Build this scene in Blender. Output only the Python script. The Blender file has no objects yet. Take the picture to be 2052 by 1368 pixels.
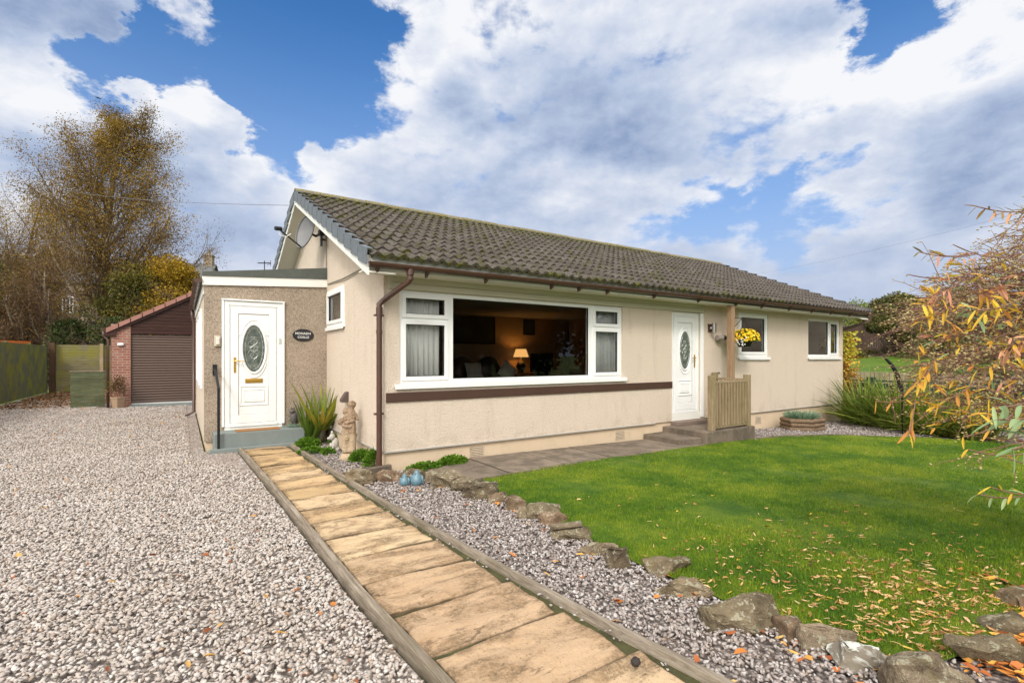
import bpy, bmesh, math, random
import numpy as np
from mathutils import Vector, noise as mn

random.seed(7)
RNG = np.random.default_rng(11)
scene = bpy.context.scene
COL = scene.collection
R = math.radians

# ------------------------------------------------------------------ camera
YAW, CAM_H, FPX, HOR = R(33.54), 1.45, 997.0, 716.0
cam_d = bpy.data.cameras.new("camera")
cam = bpy.data.objects.new("camera", cam_d)
COL.objects.link(cam)
cam.location = (0, 0, CAM_H)
cam.rotation_euler = (R(90), 0, -YAW)
cam_d.sensor_width = 36
cam_d.lens = 36 * FPX / 2052
cam_d.shift_y = (HOR - 684) / 2052
cam_d.clip_start, cam_d.clip_end = 0.05, 2000
scene.camera = cam
scene.view_settings.view_transform = 'Standard'
scene.view_settings.look = 'None'
scene.view_settings.exposure = 0.55
scene.view_settings.gamma = 1
scene.view_settings.use_curve_mapping = False
scene.cycles.max_bounces = 8
scene.cycles.transparent_max_bounces = 24
scene.cycles.use_denoising = True

SN, CS = math.sin(YAW), math.cos(YAW)
def gz(x, y=0):
    return -0.02 * min(max(0, x - 4), 11.0)
def ray(px):
    a = (px - 1026) / FPX
    return SN + CS * a, CS - SN * a
def spot(px, py, dz=0.0):            # the place on the ground seen at that height of the photograph
    z = 0.0
    for _ in range(6):
        d = (CAM_H - z) * FPX / (py - HOR)
        x, y = ray(px); x *= d; y *= d
        z = gz(x, y) + dz
    return Vector((x, y, z))
def on_y(px, py, Y):
    x, y = ray(px); d = Y / y
    return x * d, CAM_H - (py - HOR) / FPX * d
def on_x(px, py, X):
    x, y = ray(px); d = X / x
    return y * d, CAM_H - (py - HOR) / FPX * d
def far(px, py, d):
    x, y = ray(px)
    return Vector((x * d, y * d, CAM_H - (py - HOR) / FPX * d))

# ------------------------------------------------------------------ world
SUN_EL, SUN_DIR = R(40), Vector((-0.70, -0.72, 0)).normalized()
sunv = Vector((SUN_DIR.x * math.cos(SUN_EL), SUN_DIR.y * math.cos(SUN_EL), math.sin(SUN_EL)))

class NT:
    """small helper round a node tree"""
    def __init__(s, tree): s.t = tree; s.n = tree.nodes; s.l = tree.links
    def new(s, typ, **kw):
        n = s.n.new(typ)
        for k, v in kw.items(): setattr(n, k, v)
        return n
    def put(s, sock, v):
        if v is None: return
        if isinstance(v, bpy.types.NodeSocket): s.l.new(v, sock)
        elif isinstance(v, (tuple, list)) and len(v) == 3 and sock.type == 'RGBA': sock.default_value = (*v, 1)
        else: sock.default_value = v
    def math(s, op, a, b=None, c=None, clamp=False):
        n = s.new('ShaderNodeMath', operation=op, use_clamp=clamp)
        s.put(n.inputs[0], a); s.put(n.inputs[1], b)
        if c is not None: s.put(n.inputs[2], c)
        return n.outputs[0]
    def vmath(s, op, a, b=None, out=0):
        n = s.new('ShaderNodeVectorMath', operation=op)
        s.put(n.inputs[0], a)
        if b is not None: s.put(n.inputs[1], b)
        return n.outputs[out]
    def scale(s, a, k):
        n = s.new('ShaderNodeVectorMath', operation='SCALE')
        s.put(n.inputs[0], a); n.inputs['Scale'].default_value = k
        return n.outputs[0]
    def rng(s, v, a, b, c=0.0, d=1.0, smooth=True):
        n = s.new('ShaderNodeMapRange', interpolation_type='SMOOTHSTEP' if smooth else 'LINEAR')
        s.put(n.inputs[0], v)
        for i, q in enumerate((a, b, c, d)): n.inputs[i + 1].default_value = q
        return n.outputs[0]
    def noise(s, vec, scale, detail=4, rough=0.55, dist=0.0, color=False):
        n = s.new('ShaderNodeTexNoise')
        s.put(n.inputs['Vector'], vec)
        n.inputs['Scale'].default_value = scale; n.inputs['Detail'].default_value = detail
        n.inputs['Roughness'].default_value = rough; n.inputs['Distortion'].default_value = dist
        return n.outputs['Color' if color else 'Fac']
    def voro(s, vec, scale, out='Distance', feature='F1'):
        n = s.new('ShaderNodeTexVoronoi', feature=feature)
        s.put(n.inputs['Vector'], vec); n.inputs['Scale'].default_value = scale
        return n.outputs[out]
    def ramp(s, fac, stops, const=False):
        n = s.new('ShaderNodeValToRGB')
        r = n.color_ramp
        if const: r.interpolation = 'CONSTANT'
        while len(r.elements) < len(stops): r.elements.new(0.5)
        for e, (p, c) in zip(r.elements, stops):
            e.position = p; e.color = (*c, 1) if len(c) == 3 else c
        s.put(n.inputs[0], fac)
        return n.outputs[0]
    def mix(s, fac, a, b, mode='MIX'):
        n = s.new('ShaderNodeMix', data_type='RGBA', blend_type=mode)
        s.put(n.inputs['Factor'], fac); s.put(n.inputs['A'], a) if False else s.put(n.inputs[6], a); s.put(n.inputs[7], b)
        return n.outputs[2]
    def bump(s, h, strength=0.5, dist=0.01, nrm=None):
        n = s.new('ShaderNodeBump')
        s.put(n.inputs['Height'], h); n.inputs['Strength'].default_value = strength
        n.inputs['Distance'].default_value = dist
        if nrm is not None: s.put(n.inputs['Normal'], nrm)
        return n.outputs[0]
    def xyz(s, v):
        n = s.new('ShaderNodeSeparateXYZ'); s.put(n.inputs[0], v); return n.outputs
    def comb(s, x, y, z):
        n = s.new('ShaderNodeCombineXYZ')
        s.put(n.inputs[0], x); s.put(n.inputs[1], y); s.put(n.inputs[2], z); return n.outputs[0]

world = bpy.data.worlds.new("World")
scene.world = world
world.use_nodes = True
w = NT(world.node_tree)
w.n.clear()
out = w.new('ShaderNodeOutputWorld'); bg = w.new('ShaderNodeBackground')
bg.inputs['Strength'].default_value = 0.1
w.l.new(bg.outputs[0], out.inputs[0])
sky = w.new('ShaderNodeTexSky', sky_type='NISHITA')
sky.sun_disc = False
sky.sun_elevation = SUN_EL
sky.sun_rotation = math.atan2(SUN_DIR.x, SUN_DIR.y)
sky.altitude = 50; sky.air_density = 1.0; sky.dust_density = 0.6; sky.ozone_density = 2.5
D = w.new('ShaderNodeTexCoord').outputs['Generated']
dx, dy, dz = w.xyz(D)
az = w.math('ARCTAN2', w.math('SUBTRACT', w.math('MULTIPLY', dx, CS), w.math('MULTIPLY', dy, SN)),
            w.math('ADD', w.math('MULTIPLY', dx, SN), w.math('MULTIPLY', dy, CS)))
el = w.math('ARCSINE', dz)
KY = 1.7
uv0 = w.comb(az, w.math('MULTIPLY', el, KY), 0.0)
def sky_uv(px, py):
    a = math.atan((px - 1026) / FPX)
    return (a, math.atan((HOR - py) / FPX * math.cos(a)) * KY, 0)
# ragged edges: three octaves of warping, in a cloud-layer mapping so that the far ones flatten
wn = w.noise(uv0, 4.2, 7, 0.55, color=True)
wc = w.vmath('SUBTRACT', wn, (0.5, 0.5, 0.5))
wf = w.vmath('SUBTRACT', w.noise(uv0, 16, 7, 0.65, color=True), (0.5, 0.5, 0.5))
uv = w.vmath('ADD', w.vmath('ADD', uv0, w.scale(wc, 0.26)), w.scale(wf, 0.13))
def blobs(uvs, lst):
    tot = None
    for px, py, r, wt in lst:
        dd = w.vmath('DISTANCE', uvs, sky_uv(px, py), out=1)
        v = w.rng(dd, 0.0, r / FPX, wt, 0.0)
        tot = v if tot is None else w.math('ADD', tot, v)
    return tot
COVER = [  # photo x, photo y, radius, weight (clouds positive, blue gaps negative)
    (640, 120, 300, -1.75), (560, 30, 200, -1.0), (530, 240, 170, -1.05), (205, 165, 130, -1.9), (300, 110, 130, -1.3), (420, 110, 90, -.6), (560, 290, 80, -.5), (700, 250, 110, -0.6), (740, 40, 110, -0.8),
    (300, 45, 80, -.6), (470, 150, 110, -.4), (160, 235, 70, -.6),
    (375, 75, 80, 0.75), (435, 30, 60, 0.75), (60, 0, 170, 1.0), (170, 40, 80, .8), (350, 215, 170, 1.45), (420, 200, 110, 1.1), (300, 270, 130, 1.2), (40, 200, 120, 1.3),
    (560, 345, 60, -0.5), (475, 300, 50, -.7),
    (1755, 20, 125, -2.3), (1700, 120, 75, -.9), (1565, 340, 95, -1.0), (1455, 350, 80, -.8), (1690, 310, 75, -.9), (1400, 440, 90, -.6), (1640, 450, 120, -.5),
    (1590, 430, 180, -.6), (1430, 440, 150, -.5), (1290, 450, 120, -.6), (1790, 415, 130, -.5), (1250, 500, 120, -.4), (1080, 110, 60, .5), (560, 250, 45, .9), (475, 120, 40, .7), (640, 300, 80, .7),
    (1490, 310, 60, 0.8), (1610, 300, 90, .85), (1170, 350, 230, .9), (1900, 350, 260, .9), (820, 160, 190, .9),
]
cov = blobs(uv, COVER)
fb = w.noise(uv0, 5.5, 10, 0.56, 0.1)
fine = w.noise(uv0, 13, 9, 0.62, 0.2)
cov = w.math('ADD', w.math('ADD', cov, 0.80), w.math('MULTIPLY', w.math('SUBTRACT', fb, 0.5), 2.5))
cov = w.math('ADD', cov, w.math('MULTIPLY', w.math('SUBTRACT', fine, 0.5), 1.25))
mask = w.rng(cov, 0.06, 0.74)
DARK = [(1250, 260, 420, .12), (1000, 420, 420, .12), (1500, 560, 420, .18), (1900, 300, 260, .2), (330, 420, 260, .15), (1230, 250, 320, .30), (1080, 210, 200, .20), (1400, 250, 200, .20), (90, 30, 220, .55), (240, 60, 120, .3), (110, 290, 140, .4), (300, 330, 190, .35),
        (1960, 290, 230, .30), (1700, 290, 190, .15), (900, 200, 130, .3), (950, 460, 320, .30), (450, 470, 240, .42),
        (760, 330, 120, .12), (1850, 520, 300, .2), (1560, 60, 110, .25)]
LIGHT = [(960, 40, 170, .35), (770, 170, 150, .4), (1780, 160, 220, .6), (1960, 60, 200, .45), (350, 185, 110, .4), (60, 170, 130, .35), (1150, 375, 170, .35),
         (620, 400, 190, .25), (1580, 130, 130, .3), (1720, 380, 160, .25), (540, 330, 100, .2)]
soft = w.vmath('ADD', uv0, w.scale(wc, 0.2))
sh = w.math('SUBTRACT', blobs(soft, LIGHT), blobs(soft, DARK))
n2 = w.noise(uv0, 4.0, 5, 0.5, 0.2)
n3 = w.noise(w.vmath('ADD', uv0, (0.025, -0.05, 0)), 5.5, 10, 0.56, 0.1)
n4 = w.noise(w.vmath('ADD', uv0, (0.010, -0.022, 0)), 13, 9, 0.62, 0.2)     # relief: difference of the density towards the light
relief = w.math('ADD', w.math('MULTIPLY', w.math('SUBTRACT', n3, fb), -1.2), w.math('MULTIPLY', w.math('SUBTRACT', n4, fine), -0.5))
sh = w.math('ADD', w.math('ADD', sh, 0.745), w.math('MULTIPLY', w.math('SUBTRACT', n2, 0.5), 0.45))
sh = w.math('ADD', sh, relief)
sh = w.math('ADD', sh, w.rng(cov, 0.2, 1.1, 0.14, -0.08))
ccol = w.ramp(sh, [(0.0, (1.9, 2.55, 3.95)), (0.38, (3.4, 4.0, 5.2)), (0.62, (4.6, 5.0, 5.85)), (0.95, (6.3, 6.4, 6.65))])
# unseen bright cloud round the sun, added behind the camera for extra light
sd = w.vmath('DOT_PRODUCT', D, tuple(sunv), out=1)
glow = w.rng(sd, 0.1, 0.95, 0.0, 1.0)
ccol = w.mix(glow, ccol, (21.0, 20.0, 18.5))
skyc = w.mix(1.0, sky.outputs[0], (0.40, 0.83, 1.18), 'MULTIPLY')
hz = w.rng(el, 0.05, 0.62, 1.0, 0.0)
skyc = w.mix(w.math('MULTIPLY', hz, 0.8), skyc, (2.9, 3.65, 5.2))
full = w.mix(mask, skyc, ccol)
low = w.rng(el, 0.02, 0.30, 0.62, 0.0)
full = w.mix(low, full, (3.6, 4.1, 5.25))
below = w.rng(dz, -0.02, 0.0, 1.0, 0.0)
full = w.mix(below, full, (1.2, 1.3, 1.0))
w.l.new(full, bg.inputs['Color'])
world.cycles.sampling_method = 'MANUAL'
world.cycles.sample_map_resolution = 512

sl = bpy.data.lights.new("sun", 'SUN')
sl.energy = 1.5; sl.angle = R(12); sl.color = (1.0, 0.95, 0.87)
so = bpy.data.objects.new("sun", sl); COL.objects.link(so)
so.rotation_euler = (-sunv).to_track_quat('-Z', 'Y').to_euler()
so.location = (-5, -5, 20)

# ------------------------------------------------------------------ object helpers
def tag(o, label=None, cat=None, group=None, kind=None):
    if label: o['label'] = label
    if cat: o['category'] = cat
    if group: o['group'] = group
    if kind: o['kind'] = kind
    return o
def empty(name, loc, label, cat, group=None):
    o = bpy.data.objects.new(name, None); COL.objects.link(o)
    o.location = loc; o.empty_display_size = 0.1
    return tag(o, label, cat, group)

def axes(ax):
    """U (along), N (outward), Z frames"""
    return ax
class MB:
    def __init__(s): s.v = []; s.f = []
    def add(s, vs, fs):
        o = len(s.v); s.v += [tuple(v) for v in vs]; s.f += [tuple(i + o for i in f) for f in fs]
    def box(s, x0, x1, y0, y1, z0, z1):
        if x0 > x1: x0, x1 = x1, x0
        if y0 > y1: y0, y1 = y1, y0
        if z0 > z1: z0, z1 = z1, z0
        s.add([(x0, y0, z0), (x1, y0, z0), (x1, y1, z0), (x0, y1, z0), (x0, y0, z1), (x1, y0, z1), (x1, y1, z1), (x0, y1, z1)],
              [(0, 3, 2, 1), (4, 5, 6, 7), (0, 1, 5, 4), (1, 2, 6, 5), (2, 3, 7, 6), (3, 0, 4, 7)])
        return s
    def fbox(s, F, u0, u1, n0, n1, z0, z1):
        """box in a frame F = (origin, U, N)"""
        o, U, N = F
        vs = []
        for z in (z0, z1):
            for u, n in ((u0, n0), (u1, n0), (u1, n1), (u0, n1)):
                p = o + U * u + N * n; vs.append((p.x, p.y, z + o.z))
        fs = [(0, 3, 2, 1), (4, 5, 6, 7), (0, 1, 5, 4), (1, 2, 6, 5), (2, 3, 7, 6), (3, 0, 4, 7)]
        s.add(vs, fs); return s
    def bar(s, a, b, wd, ht, up=Vector((0, 0, 1))):
        """rectangular bar between two points"""
        a, b = Vector(a), Vector(b); d = (b - a).normalized()
        sd_ = d.cross(up)
        if sd_.length < 1e-4: sd_ = d.cross(Vector((1, 0, 0)))
        sd_.normalize(); u2 = sd_.cross(d)
        vs = []
        for p in (a, b):
            for q, r in ((-1, -1), (1, -1), (1, 1), (-1, 1)): vs.append(p + sd_ * q * wd / 2 + u2 * r * ht / 2)
        s.add(vs, [(0, 1, 2, 3), (7, 6, 5, 4), (0, 4, 5, 1), (1, 5, 6, 2), (2, 6, 7, 3), (3, 7, 4, 0)]); return s
    def tube(s, pts, rad, n=8, closed=False, cap=True):
        pts = [Vector(p) for p in pts]; m = len(pts)
        rad = rad if isinstance(rad, (list, tuple)) else [rad] * m
        o = len(s.v); prev = None
        for i, p in enumerate(pts):
            if closed: t = pts[(i + 1) % m] - pts[i - 1]
            else: t = pts[min(i + 1, m - 1)] - pts[max(i - 1, 0)]
            t.normalize()
            if prev is None:
                a = t.cross(Vector((0, 0, 1)))
                if a.length < .05: a = t.cross(Vector((0, 1, 0)))
            else: a = prev - t * prev.dot(t)
            a.normalize(); prev = a; b = t.cross(a)
            for k in range(n):
                q = 2 * math.pi * k / n
                s.v.append(tuple(p + (a * math.cos(q) + b * math.sin(q)) * rad[i]))
        for i in range(m if closed else m - 1):
            j = (i + 1) % m
            for k in range(n):
                s.f.append((o + i * n + k, o + i * n + (k + 1) % n, o + j * n + (k + 1) % n, o + j * n + k))
        if cap and not closed:
            s.f.append(tuple(o + k for k in range(n))[::-1]); s.f.append(tuple(o + (m - 1) * n + k for k in range(n)))
        return s
    def lathe(s, prof, c=(0, 0, 0), n=20, sx=1, sy=1, jit=0):
        o = len(s.v)
        for r, z in prof:
            for k in range(n):
                q = 2 * math.pi * k / n; j = 1 + jit * random.uniform(-1, 1)
                s.v.append((c[0] + r * sx * j * math.cos(q), c[1] + r * sy * j * math.sin(q), c[2] + z))
        for i in range(len(prof) - 1):
            for k in range(n):
                s.f.append((o + i * n + k, o + i * n + (k + 1) % n, o + (i + 1) * n + (k + 1) % n, o + (i + 1) * n + k))
        s.f.append(tuple(o + k for k in range(n))[::-1]); s.f.append(tuple(o + (len(prof) - 1) * n + k for k in range(n)))
        return s
    def prism(s, poly, z0, z1):
        """polygon (x, y) extruded; z0/z1 may be functions of x, y"""
        f0 = z0 if callable(z0) else (lambda x, y: z0); f1 = z1 if callable(z1) else (lambda x, y: z1)
        n = len(poly)
        s.add([(x, y, f0(x, y)) for x, y in poly] + [(x, y, f1(x, y)) for x, y in poly],
              [tuple(range(n))[::-1], tuple(range(n, 2 * n))] + [(i, (i + 1) % n, n + (i + 1) % n, n + i) for i in range(n)])
        return s
    def slab(s, pts, n, t):
        """planar polygon given in 3-D, thickened by t along vector n"""
        n = Vector(n).normalized() * t; k = len(pts)
        s.add([Vector(p) for p in pts] + [Vector(p) + n for p in pts],
              [tuple(range(k))[::-1], tuple(range(k, 2 * k))] + [(i, (i + 1) % k, k + (i + 1) % k, k + i) for i in range(k)])
        return s
    def ell(s, c, r, nu=14, nv=9, rot=None, jit=0):
        """ellipsoid"""
        o = len(s.v)
        for i in range(nv + 1):
            th = math.pi * i / nv
            for k in range(nu):
                q = 2 * math.pi * k / nu; j = 1 + jit * random.uniform(-1, 1)
                p = Vector((r[0] * math.sin(th) * math.cos(q) * j, r[1] * math.sin(th) * math.sin(q) * j, r[2] * math.cos(th) * j))
                if rot: p = rot @ p
                s.v.append(tuple(Vector(c) + p))
        for i in range(nv):
            for k in range(nu):
                s.f.append((o + i * nu + k, o + (i + 1) * nu + k, o + (i + 1) * nu + (k + 1) % nu, o + i * nu + (k + 1) % nu))
        return s
    def build(s, name, m, parent=None, smooth=False, bevel=0, seg=2, rel=True, subsurf=0, auto=None):
        me = bpy.data.meshes.new(name)
        v = s.v
        if parent is not None and rel:
            L = wloc(parent); v = [(a - L[0], b - L[1], c - L[2]) for a, b, c in v]
        me.from_pydata(v, [], s.f); me.validate()
        bm = bmesh.new(); bm.from_mesh(me)
        bmesh.ops.recalc_face_normals(bm, faces=bm.faces)
        bm.to_mesh(me); bm.free()
        me.materials.append(m)
        o = bpy.data.objects.new(name, me); COL.objects.link(o)
        if parent is not None: o.parent = parent
        if smooth:
            me.shade_smooth() if auto is None else me.shade_smooth()
        if auto is not None:
            me.shade_smooth(); me.set_sharp_from_angle(angle=R(auto))
        if bevel:
            b = o.modifiers.new('bevel', 'BEVEL'); b.width = bevel; b.segments = seg; b.limit_method = 'ANGLE'; b.angle_limit = R(40)
        if subsurf:
            b = o.modifiers.new('sub', 'SUBSURF'); b.levels = b.render_levels = subsurf
        return o
def wloc(o):
    L = Vector(o.location)
    while o.parent: o = o.parent; L += Vector(o.location)
    return L
def np_mesh(name, verts, faces, m, parent=None, smooth=False):
    """verts N x 3, faces F x k"""
    me = bpy.data.meshes.new(name)
    verts = np.asarray(verts, dtype=np.float32)
    if parent is not None: verts = verts - np.array(wloc(parent), dtype=np.float32)
    faces = np.asarray(faces, dtype=np.int32); k = faces.shape[1]
    me.vertices.add(len(verts)); me.vertices.foreach_set('co', verts.ravel())
    me.loops.add(faces.size); me.loops.foreach_set('vertex_index', faces.ravel())
    me.polygons.add(len(faces)); me.polygons.foreach_set('loop_start', np.arange(0, faces.size, k, dtype=np.int32))
    me.polygons.foreach_set('loop_total', np.full(len(faces), k, dtype=np.int32))
    me.update(calc_edges=True)
    if smooth: me.shade_smooth()
    me.materials.append(m)
    o = bpy.data.objects.new(name, me); COL.objects.link(o)
    if parent is not None: o.parent = parent
    return o
def copy_tree(o, parent=None):
    c = o.copy(); COL.objects.link(c); c.parent = parent
    for ch in list(o.children): copy_tree(ch, c)
    return c

# ------------------------------------------------------------------ materials
MATS = {}
def material(name, fn):
    if name in MATS: return MATS[name]
    m = bpy.data.materials.new(name); m.use_nodes = True
    t = NT(m.node_tree); b = m.node_tree.nodes['Principled BSDF']
    P = t.new('ShaderNodeTexCoord').outputs['Object']
    fn(t, b, P); MATS[name] = m
    return m
def simple(name, col, rough=0.5, metal=0.0, var=0.08, scale=6, bump=0.0, bscale=60, spec=0.5, dirt=0.0, dcol=(0.05, 0.045, 0.03)):
    def fn(t, b, P):
        n = t.noise(P, scale, 5, 0.6)
        c = t.mix(n, tuple(x * (1 - var) for x in col), tuple(min(1, x * (1 + var)) for x in col))
        if dirt:
            c = t.mix(t.math('MULTIPLY', t.rng(t.noise(P, scale * 1.7, 7, 0.7), 0.5, 0.75), dirt), c, dcol)
        t.put(b.inputs['Base Color'], c)
        b.inputs['Roughness'].default_value = rough; b.inputs['Metallic'].default_value = metal
        b.inputs['Specular IOR Level'].default_value = spec
        if bump: t.put(b.inputs['Normal'], t.bump(t.noise(P, bscale, 5, 0.6), bump, 0.01))
    return material(name, fn)

def roughcast(name, base, grime=0.0, gfn=None):
    def fn(t, b, P):
        v = t.voro(P, 95); n = t.noise(P, 60, 3, 0.7); big = t.noise(P, 1.3, 5, 0.6)
        c = t.mix(big, tuple(x * 0.93 for x in base), tuple(x * 1.05 for x in base))
        sp = t.rng(t.voro(P, 95, 'Color') if False else n, 0.36, 0.52, 1.0, 0.0)
        c = t.mix(t.math('MULTIPLY', sp, 0.34), c, (base[0] * 0.5, base[1] * 0.45, base[2] * 0.40))
        zz = t.xyz(P)[2]
        c = t.mix(t.math('MULTIPLY', t.rng(zz, 0.22, 0.5, 0.32, 0.0), t.rng(t.noise(P, 3.5, 6, 0.7), 0.42, 0.65)), c, (0.33, 0.27, 0.19))
        st = t.noise(t.vmath('MULTIPLY', P, (3.0, 3.0, 0.55)), 1.6, 6, 0.65)
        c = t.mix(t.rng(st, 0.52, 0.75, 0, 0.24), c, (0.30, 0.25, 0.19))
        if gfn: c = gfn(t, c, P, n)
        t.put(b.inputs['Base Color'], c)
        b.inputs['Roughness'].default_value = 0.95; b.inputs['Specular IOR Level'].default_value = 0.2
        h = t.math('ADD', t.math('MULTIPLY', v, -1.0), n)
        t.put(b.inputs['Normal'], t.bump(h, 0.7, 0.012))
    return material(name, fn)
M_WALL = roughcast('roughcast', (0.69, 0.59, 0.485))
def porch_grime(t, c, P, n):
    x, y, z = t.xyz(P)
    big = t.noise(P, 2.2, 6, 0.65)
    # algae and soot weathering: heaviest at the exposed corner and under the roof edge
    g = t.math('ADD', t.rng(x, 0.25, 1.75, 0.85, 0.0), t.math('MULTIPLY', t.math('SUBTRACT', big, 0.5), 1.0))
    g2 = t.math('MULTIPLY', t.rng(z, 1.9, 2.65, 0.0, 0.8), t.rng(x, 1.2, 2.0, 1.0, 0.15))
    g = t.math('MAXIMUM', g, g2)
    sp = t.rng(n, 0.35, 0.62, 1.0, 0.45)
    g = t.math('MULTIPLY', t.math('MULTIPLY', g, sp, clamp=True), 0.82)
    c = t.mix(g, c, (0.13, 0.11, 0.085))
    s2 = t.vmath('DISTANCE', t.vmath('MULTIPLY', P, (1, 0, 0.55)), (1.74, 0, 0.55 * 1.36), out=1)
    return t.mix(t.rng(s2, 0.0, 0.11, 0.45, 0.0), c, (0.16, 0.12, 0.09))
M_PORCH = roughcast('roughcast_porch', (0.57, 0.46, 0.36), gfn=porch_grime)
def gable_grime(t, c, P, n):
    x, y, z = t.xyz(P)
    s2 = t.vmath('DISTANCE', t.vmath('MULTIPLY', P, (0, 1, 0.33)), (0, 8.95, 0.33 * 3.55), out=1)
    s2 = t.math('ADD', s2, t.math('MULTIPLY', t.math('SUBTRACT', t.noise(P, 5, 5), 0.5), 0.12))
    return t.mix(t.rng(s2, 0.0, 0.26, 0.55, 0.0), c, (0.13, 0.10, 0.075))
M_GABLE = roughcast('roughcast_gable', (0.69, 0.59, 0.485), gfn=gable_grime)
M_PLINTH = simple('plinth_paint', (0.60, 0.47, 0.33), 0.85, var=0.07, scale=3, bump=0.25, bscale=25, dirt=0.25, dcol=(0.3, 0.22, 0.14))
M_WHITE = simple('white_upvc', (0.80, 0.81, 0.80), 0.28, var=0.03, scale=2.5)
M_WHITE2 = simple('white_board', (0.74, 0.74, 0.70), 0.5, var=0.05, scale=3, dirt=0.10, dcol=(0.4, 0.38, 0.28))
M_CREAM = simple('soffit_paint', (0.72, 0.69, 0.60), 0.55, var=0.05, scale=2)
M_BROWN = simple('brown_pvc', (0.075, 0.036, 0.025), 0.32, var=0.25, scale=5, dirt=0.35, dcol=(0.11, 0.085, 0.07))
M_BAND = simple('brown_paint', (0.06, 0.028, 0.017), 0.6, var=0.25, scale=7, bump=0.4, bscale=90)
M_BLACK = simple('black_metal', (0.018, 0.018, 0.02), 0.4, metal=0.4)
M_BRASS = simple('brass', (0.65, 0.40, 0.09), 0.28, metal=0.9)
M_VERGE = simple('grey_verge', (0.125, 0.145, 0.165), 0.45, var=0.3, scale=14, dirt=0.6, dcol=(0.26, 0.28, 0.29))
M_STEPGREY = simple('grey_step_paint', (0.17, 0.20, 0.195), 0.6, var=0.15, scale=4, bump=0.3, bscale=40, dirt=0.35, dcol=(0.26, 0.27, 0.24))
M_LEAD = simple('felt', (0.075, 0.085, 0.075), 0.8, var=0.3, scale=4, bump=0.5, bscale=30, dirt=0.5, dcol=(0.13, 0.14, 0.11))

def m_tiles():
    def fn(t, b, P):
        ri = t.new('ShaderNodeNewGeometry').outputs['Random Per Island']
        c = t.ramp(ri, [(0, (0.056, 0.047, 0.041)), (0.35, (0.068, 0.058, 0.050)), (0.7, (0.081, 0.069, 0.060)), (1, (0.098, 0.084, 0.075))])
        g = t.noise(P, 45, 5, 0.7)
        c = t.mix(t.rng(g, 0.35, 0.7, 0, 0.3), c, (0.17, 0.148, 0.125))
        li = t.rng(t.voro(P, 26), 0.0, 0.22, 1, 0)
        c = t.mix(t.math('MULTIPLY', li, t.rng(t.noise(P, 9, 4), 0.5, 0.62)), c, (0.34, 0.32, 0.27))
        # moss, thickest on the left and along the ridge, eaves and laps
        x, y, z = t.xyz(P)
        mo = t.noise(P, 7, 7, 0.7)
        lf = t.rng(x, 1.5, 7.0, 0.19, 0.0); rd = t.rng(z, 4.1, 4.6, 0.0, 0.10)
        ev = t.rng(z, 2.55, 2.75, 0.18, 0.0)
        mo = t.math('ADD', t.math('ADD', mo, lf), t.math('ADD', rd, ev))
        cu = t.noise(P, 34, 3, 0.6)
        mo = t.math('ADD', mo, t.math('MULTIPLY', t.math('SUBTRACT', cu, 0.5), 0.5))
        mf = t.rng(mo, 0.71, 0.83)
        c = t.mix(t.math('MULTIPLY', mf, 0.9), c, t.ramp(cu, [(0.3, (0.030, 0.040, 0.007)), (0.6, (0.085, 0.085, 0.013)), (0.8, (0.16, 0.13, 0.02))]))
        t.put(b.inputs['Base Color'], c); b.inputs['Roughness'].default_value = 0.92
        b.inputs['Specular IOR Level'].default_value = 0.2
        t.put(b.inputs['Normal'], t.bump(t.math('ADD', g, t.math('MULTIPLY', mf, t.math('MULTIPLY', cu, 2.5))), 0.7, 0.02))
    return material('roof_tiles', fn)
M_TILE = m_tiles()
def m_ridge():
    def fn(t, b, P):
        ri = t.new('ShaderNodeNewGeometry').outputs['Random Per Island']
        c = t.ramp(ri, [(0, (0.13, 0.12, 0.095)), (1, (0.20, 0.18, 0.15))])
        cu = t.noise(P, 16, 6, 0.7)
        c = t.mix(t.rng(cu, 0.46, 0.6), c, t.ramp(t.noise(P, 30, 2), [(0.3, (0.07, 0.075, 0.02)), (0.6, (0.30, 0.24, 0.03))]))
        t.put(b.inputs['Base Color'], c); b.inputs['Roughness'].default_value = 0.95
        t.put(b.inputs['Normal'], t.bump(cu, 0.7, 0.03))
    return material('ridge_tiles', fn)
M_RIDGE = m_ridge()

def m_glass(name, tint=(0.86, 0.9, 0.88), refl=0.6):
    def fn(t, b, P):
        b.id_data.nodes.remove(b)
        o = [n for n in t.n if n.type == 'OUTPUT_MATERIAL'][0]
        tr = t.new('ShaderNodeBsdfTransparent'); tr.inputs[0].default_value = (*tint, 1)
        gl = t.new('ShaderNodeBsdfGlossy'); gl.inputs['Roughness'].default_value = 0.01; gl.inputs[0].default_value = (.9, .95, 1, 1)
        t.put(gl.inputs['Normal'], t.bump(t.noise(P, 1.3, 2), 0.05, 0.02))
        fr = t.new('ShaderNodeFresnel'); fr.inputs[0].default_value = 1.45
        mx = t.new('ShaderNodeMixShader')
        t.put(mx.inputs[0], t.math('MULTIPLY', fr.outputs[0], refl))
        t.l.new(tr.outputs[0], mx.inputs[1]); t.l.new(gl.outputs[0], mx.inputs[2]); t.l.new(mx.outputs[0], o.inputs[0])
    return material(name, fn)
M_GLASS = m_glass('window_glass', (0.86, 0.86, 0.85), 0.45)
M_GLASS2 = m_glass('bedroom_glass', (0.80, 0.84, 0.80), 2.6)
M_FARGLASS = simple('far_glass', (0.03, 0.035, 0.04), 0.1)
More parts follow.
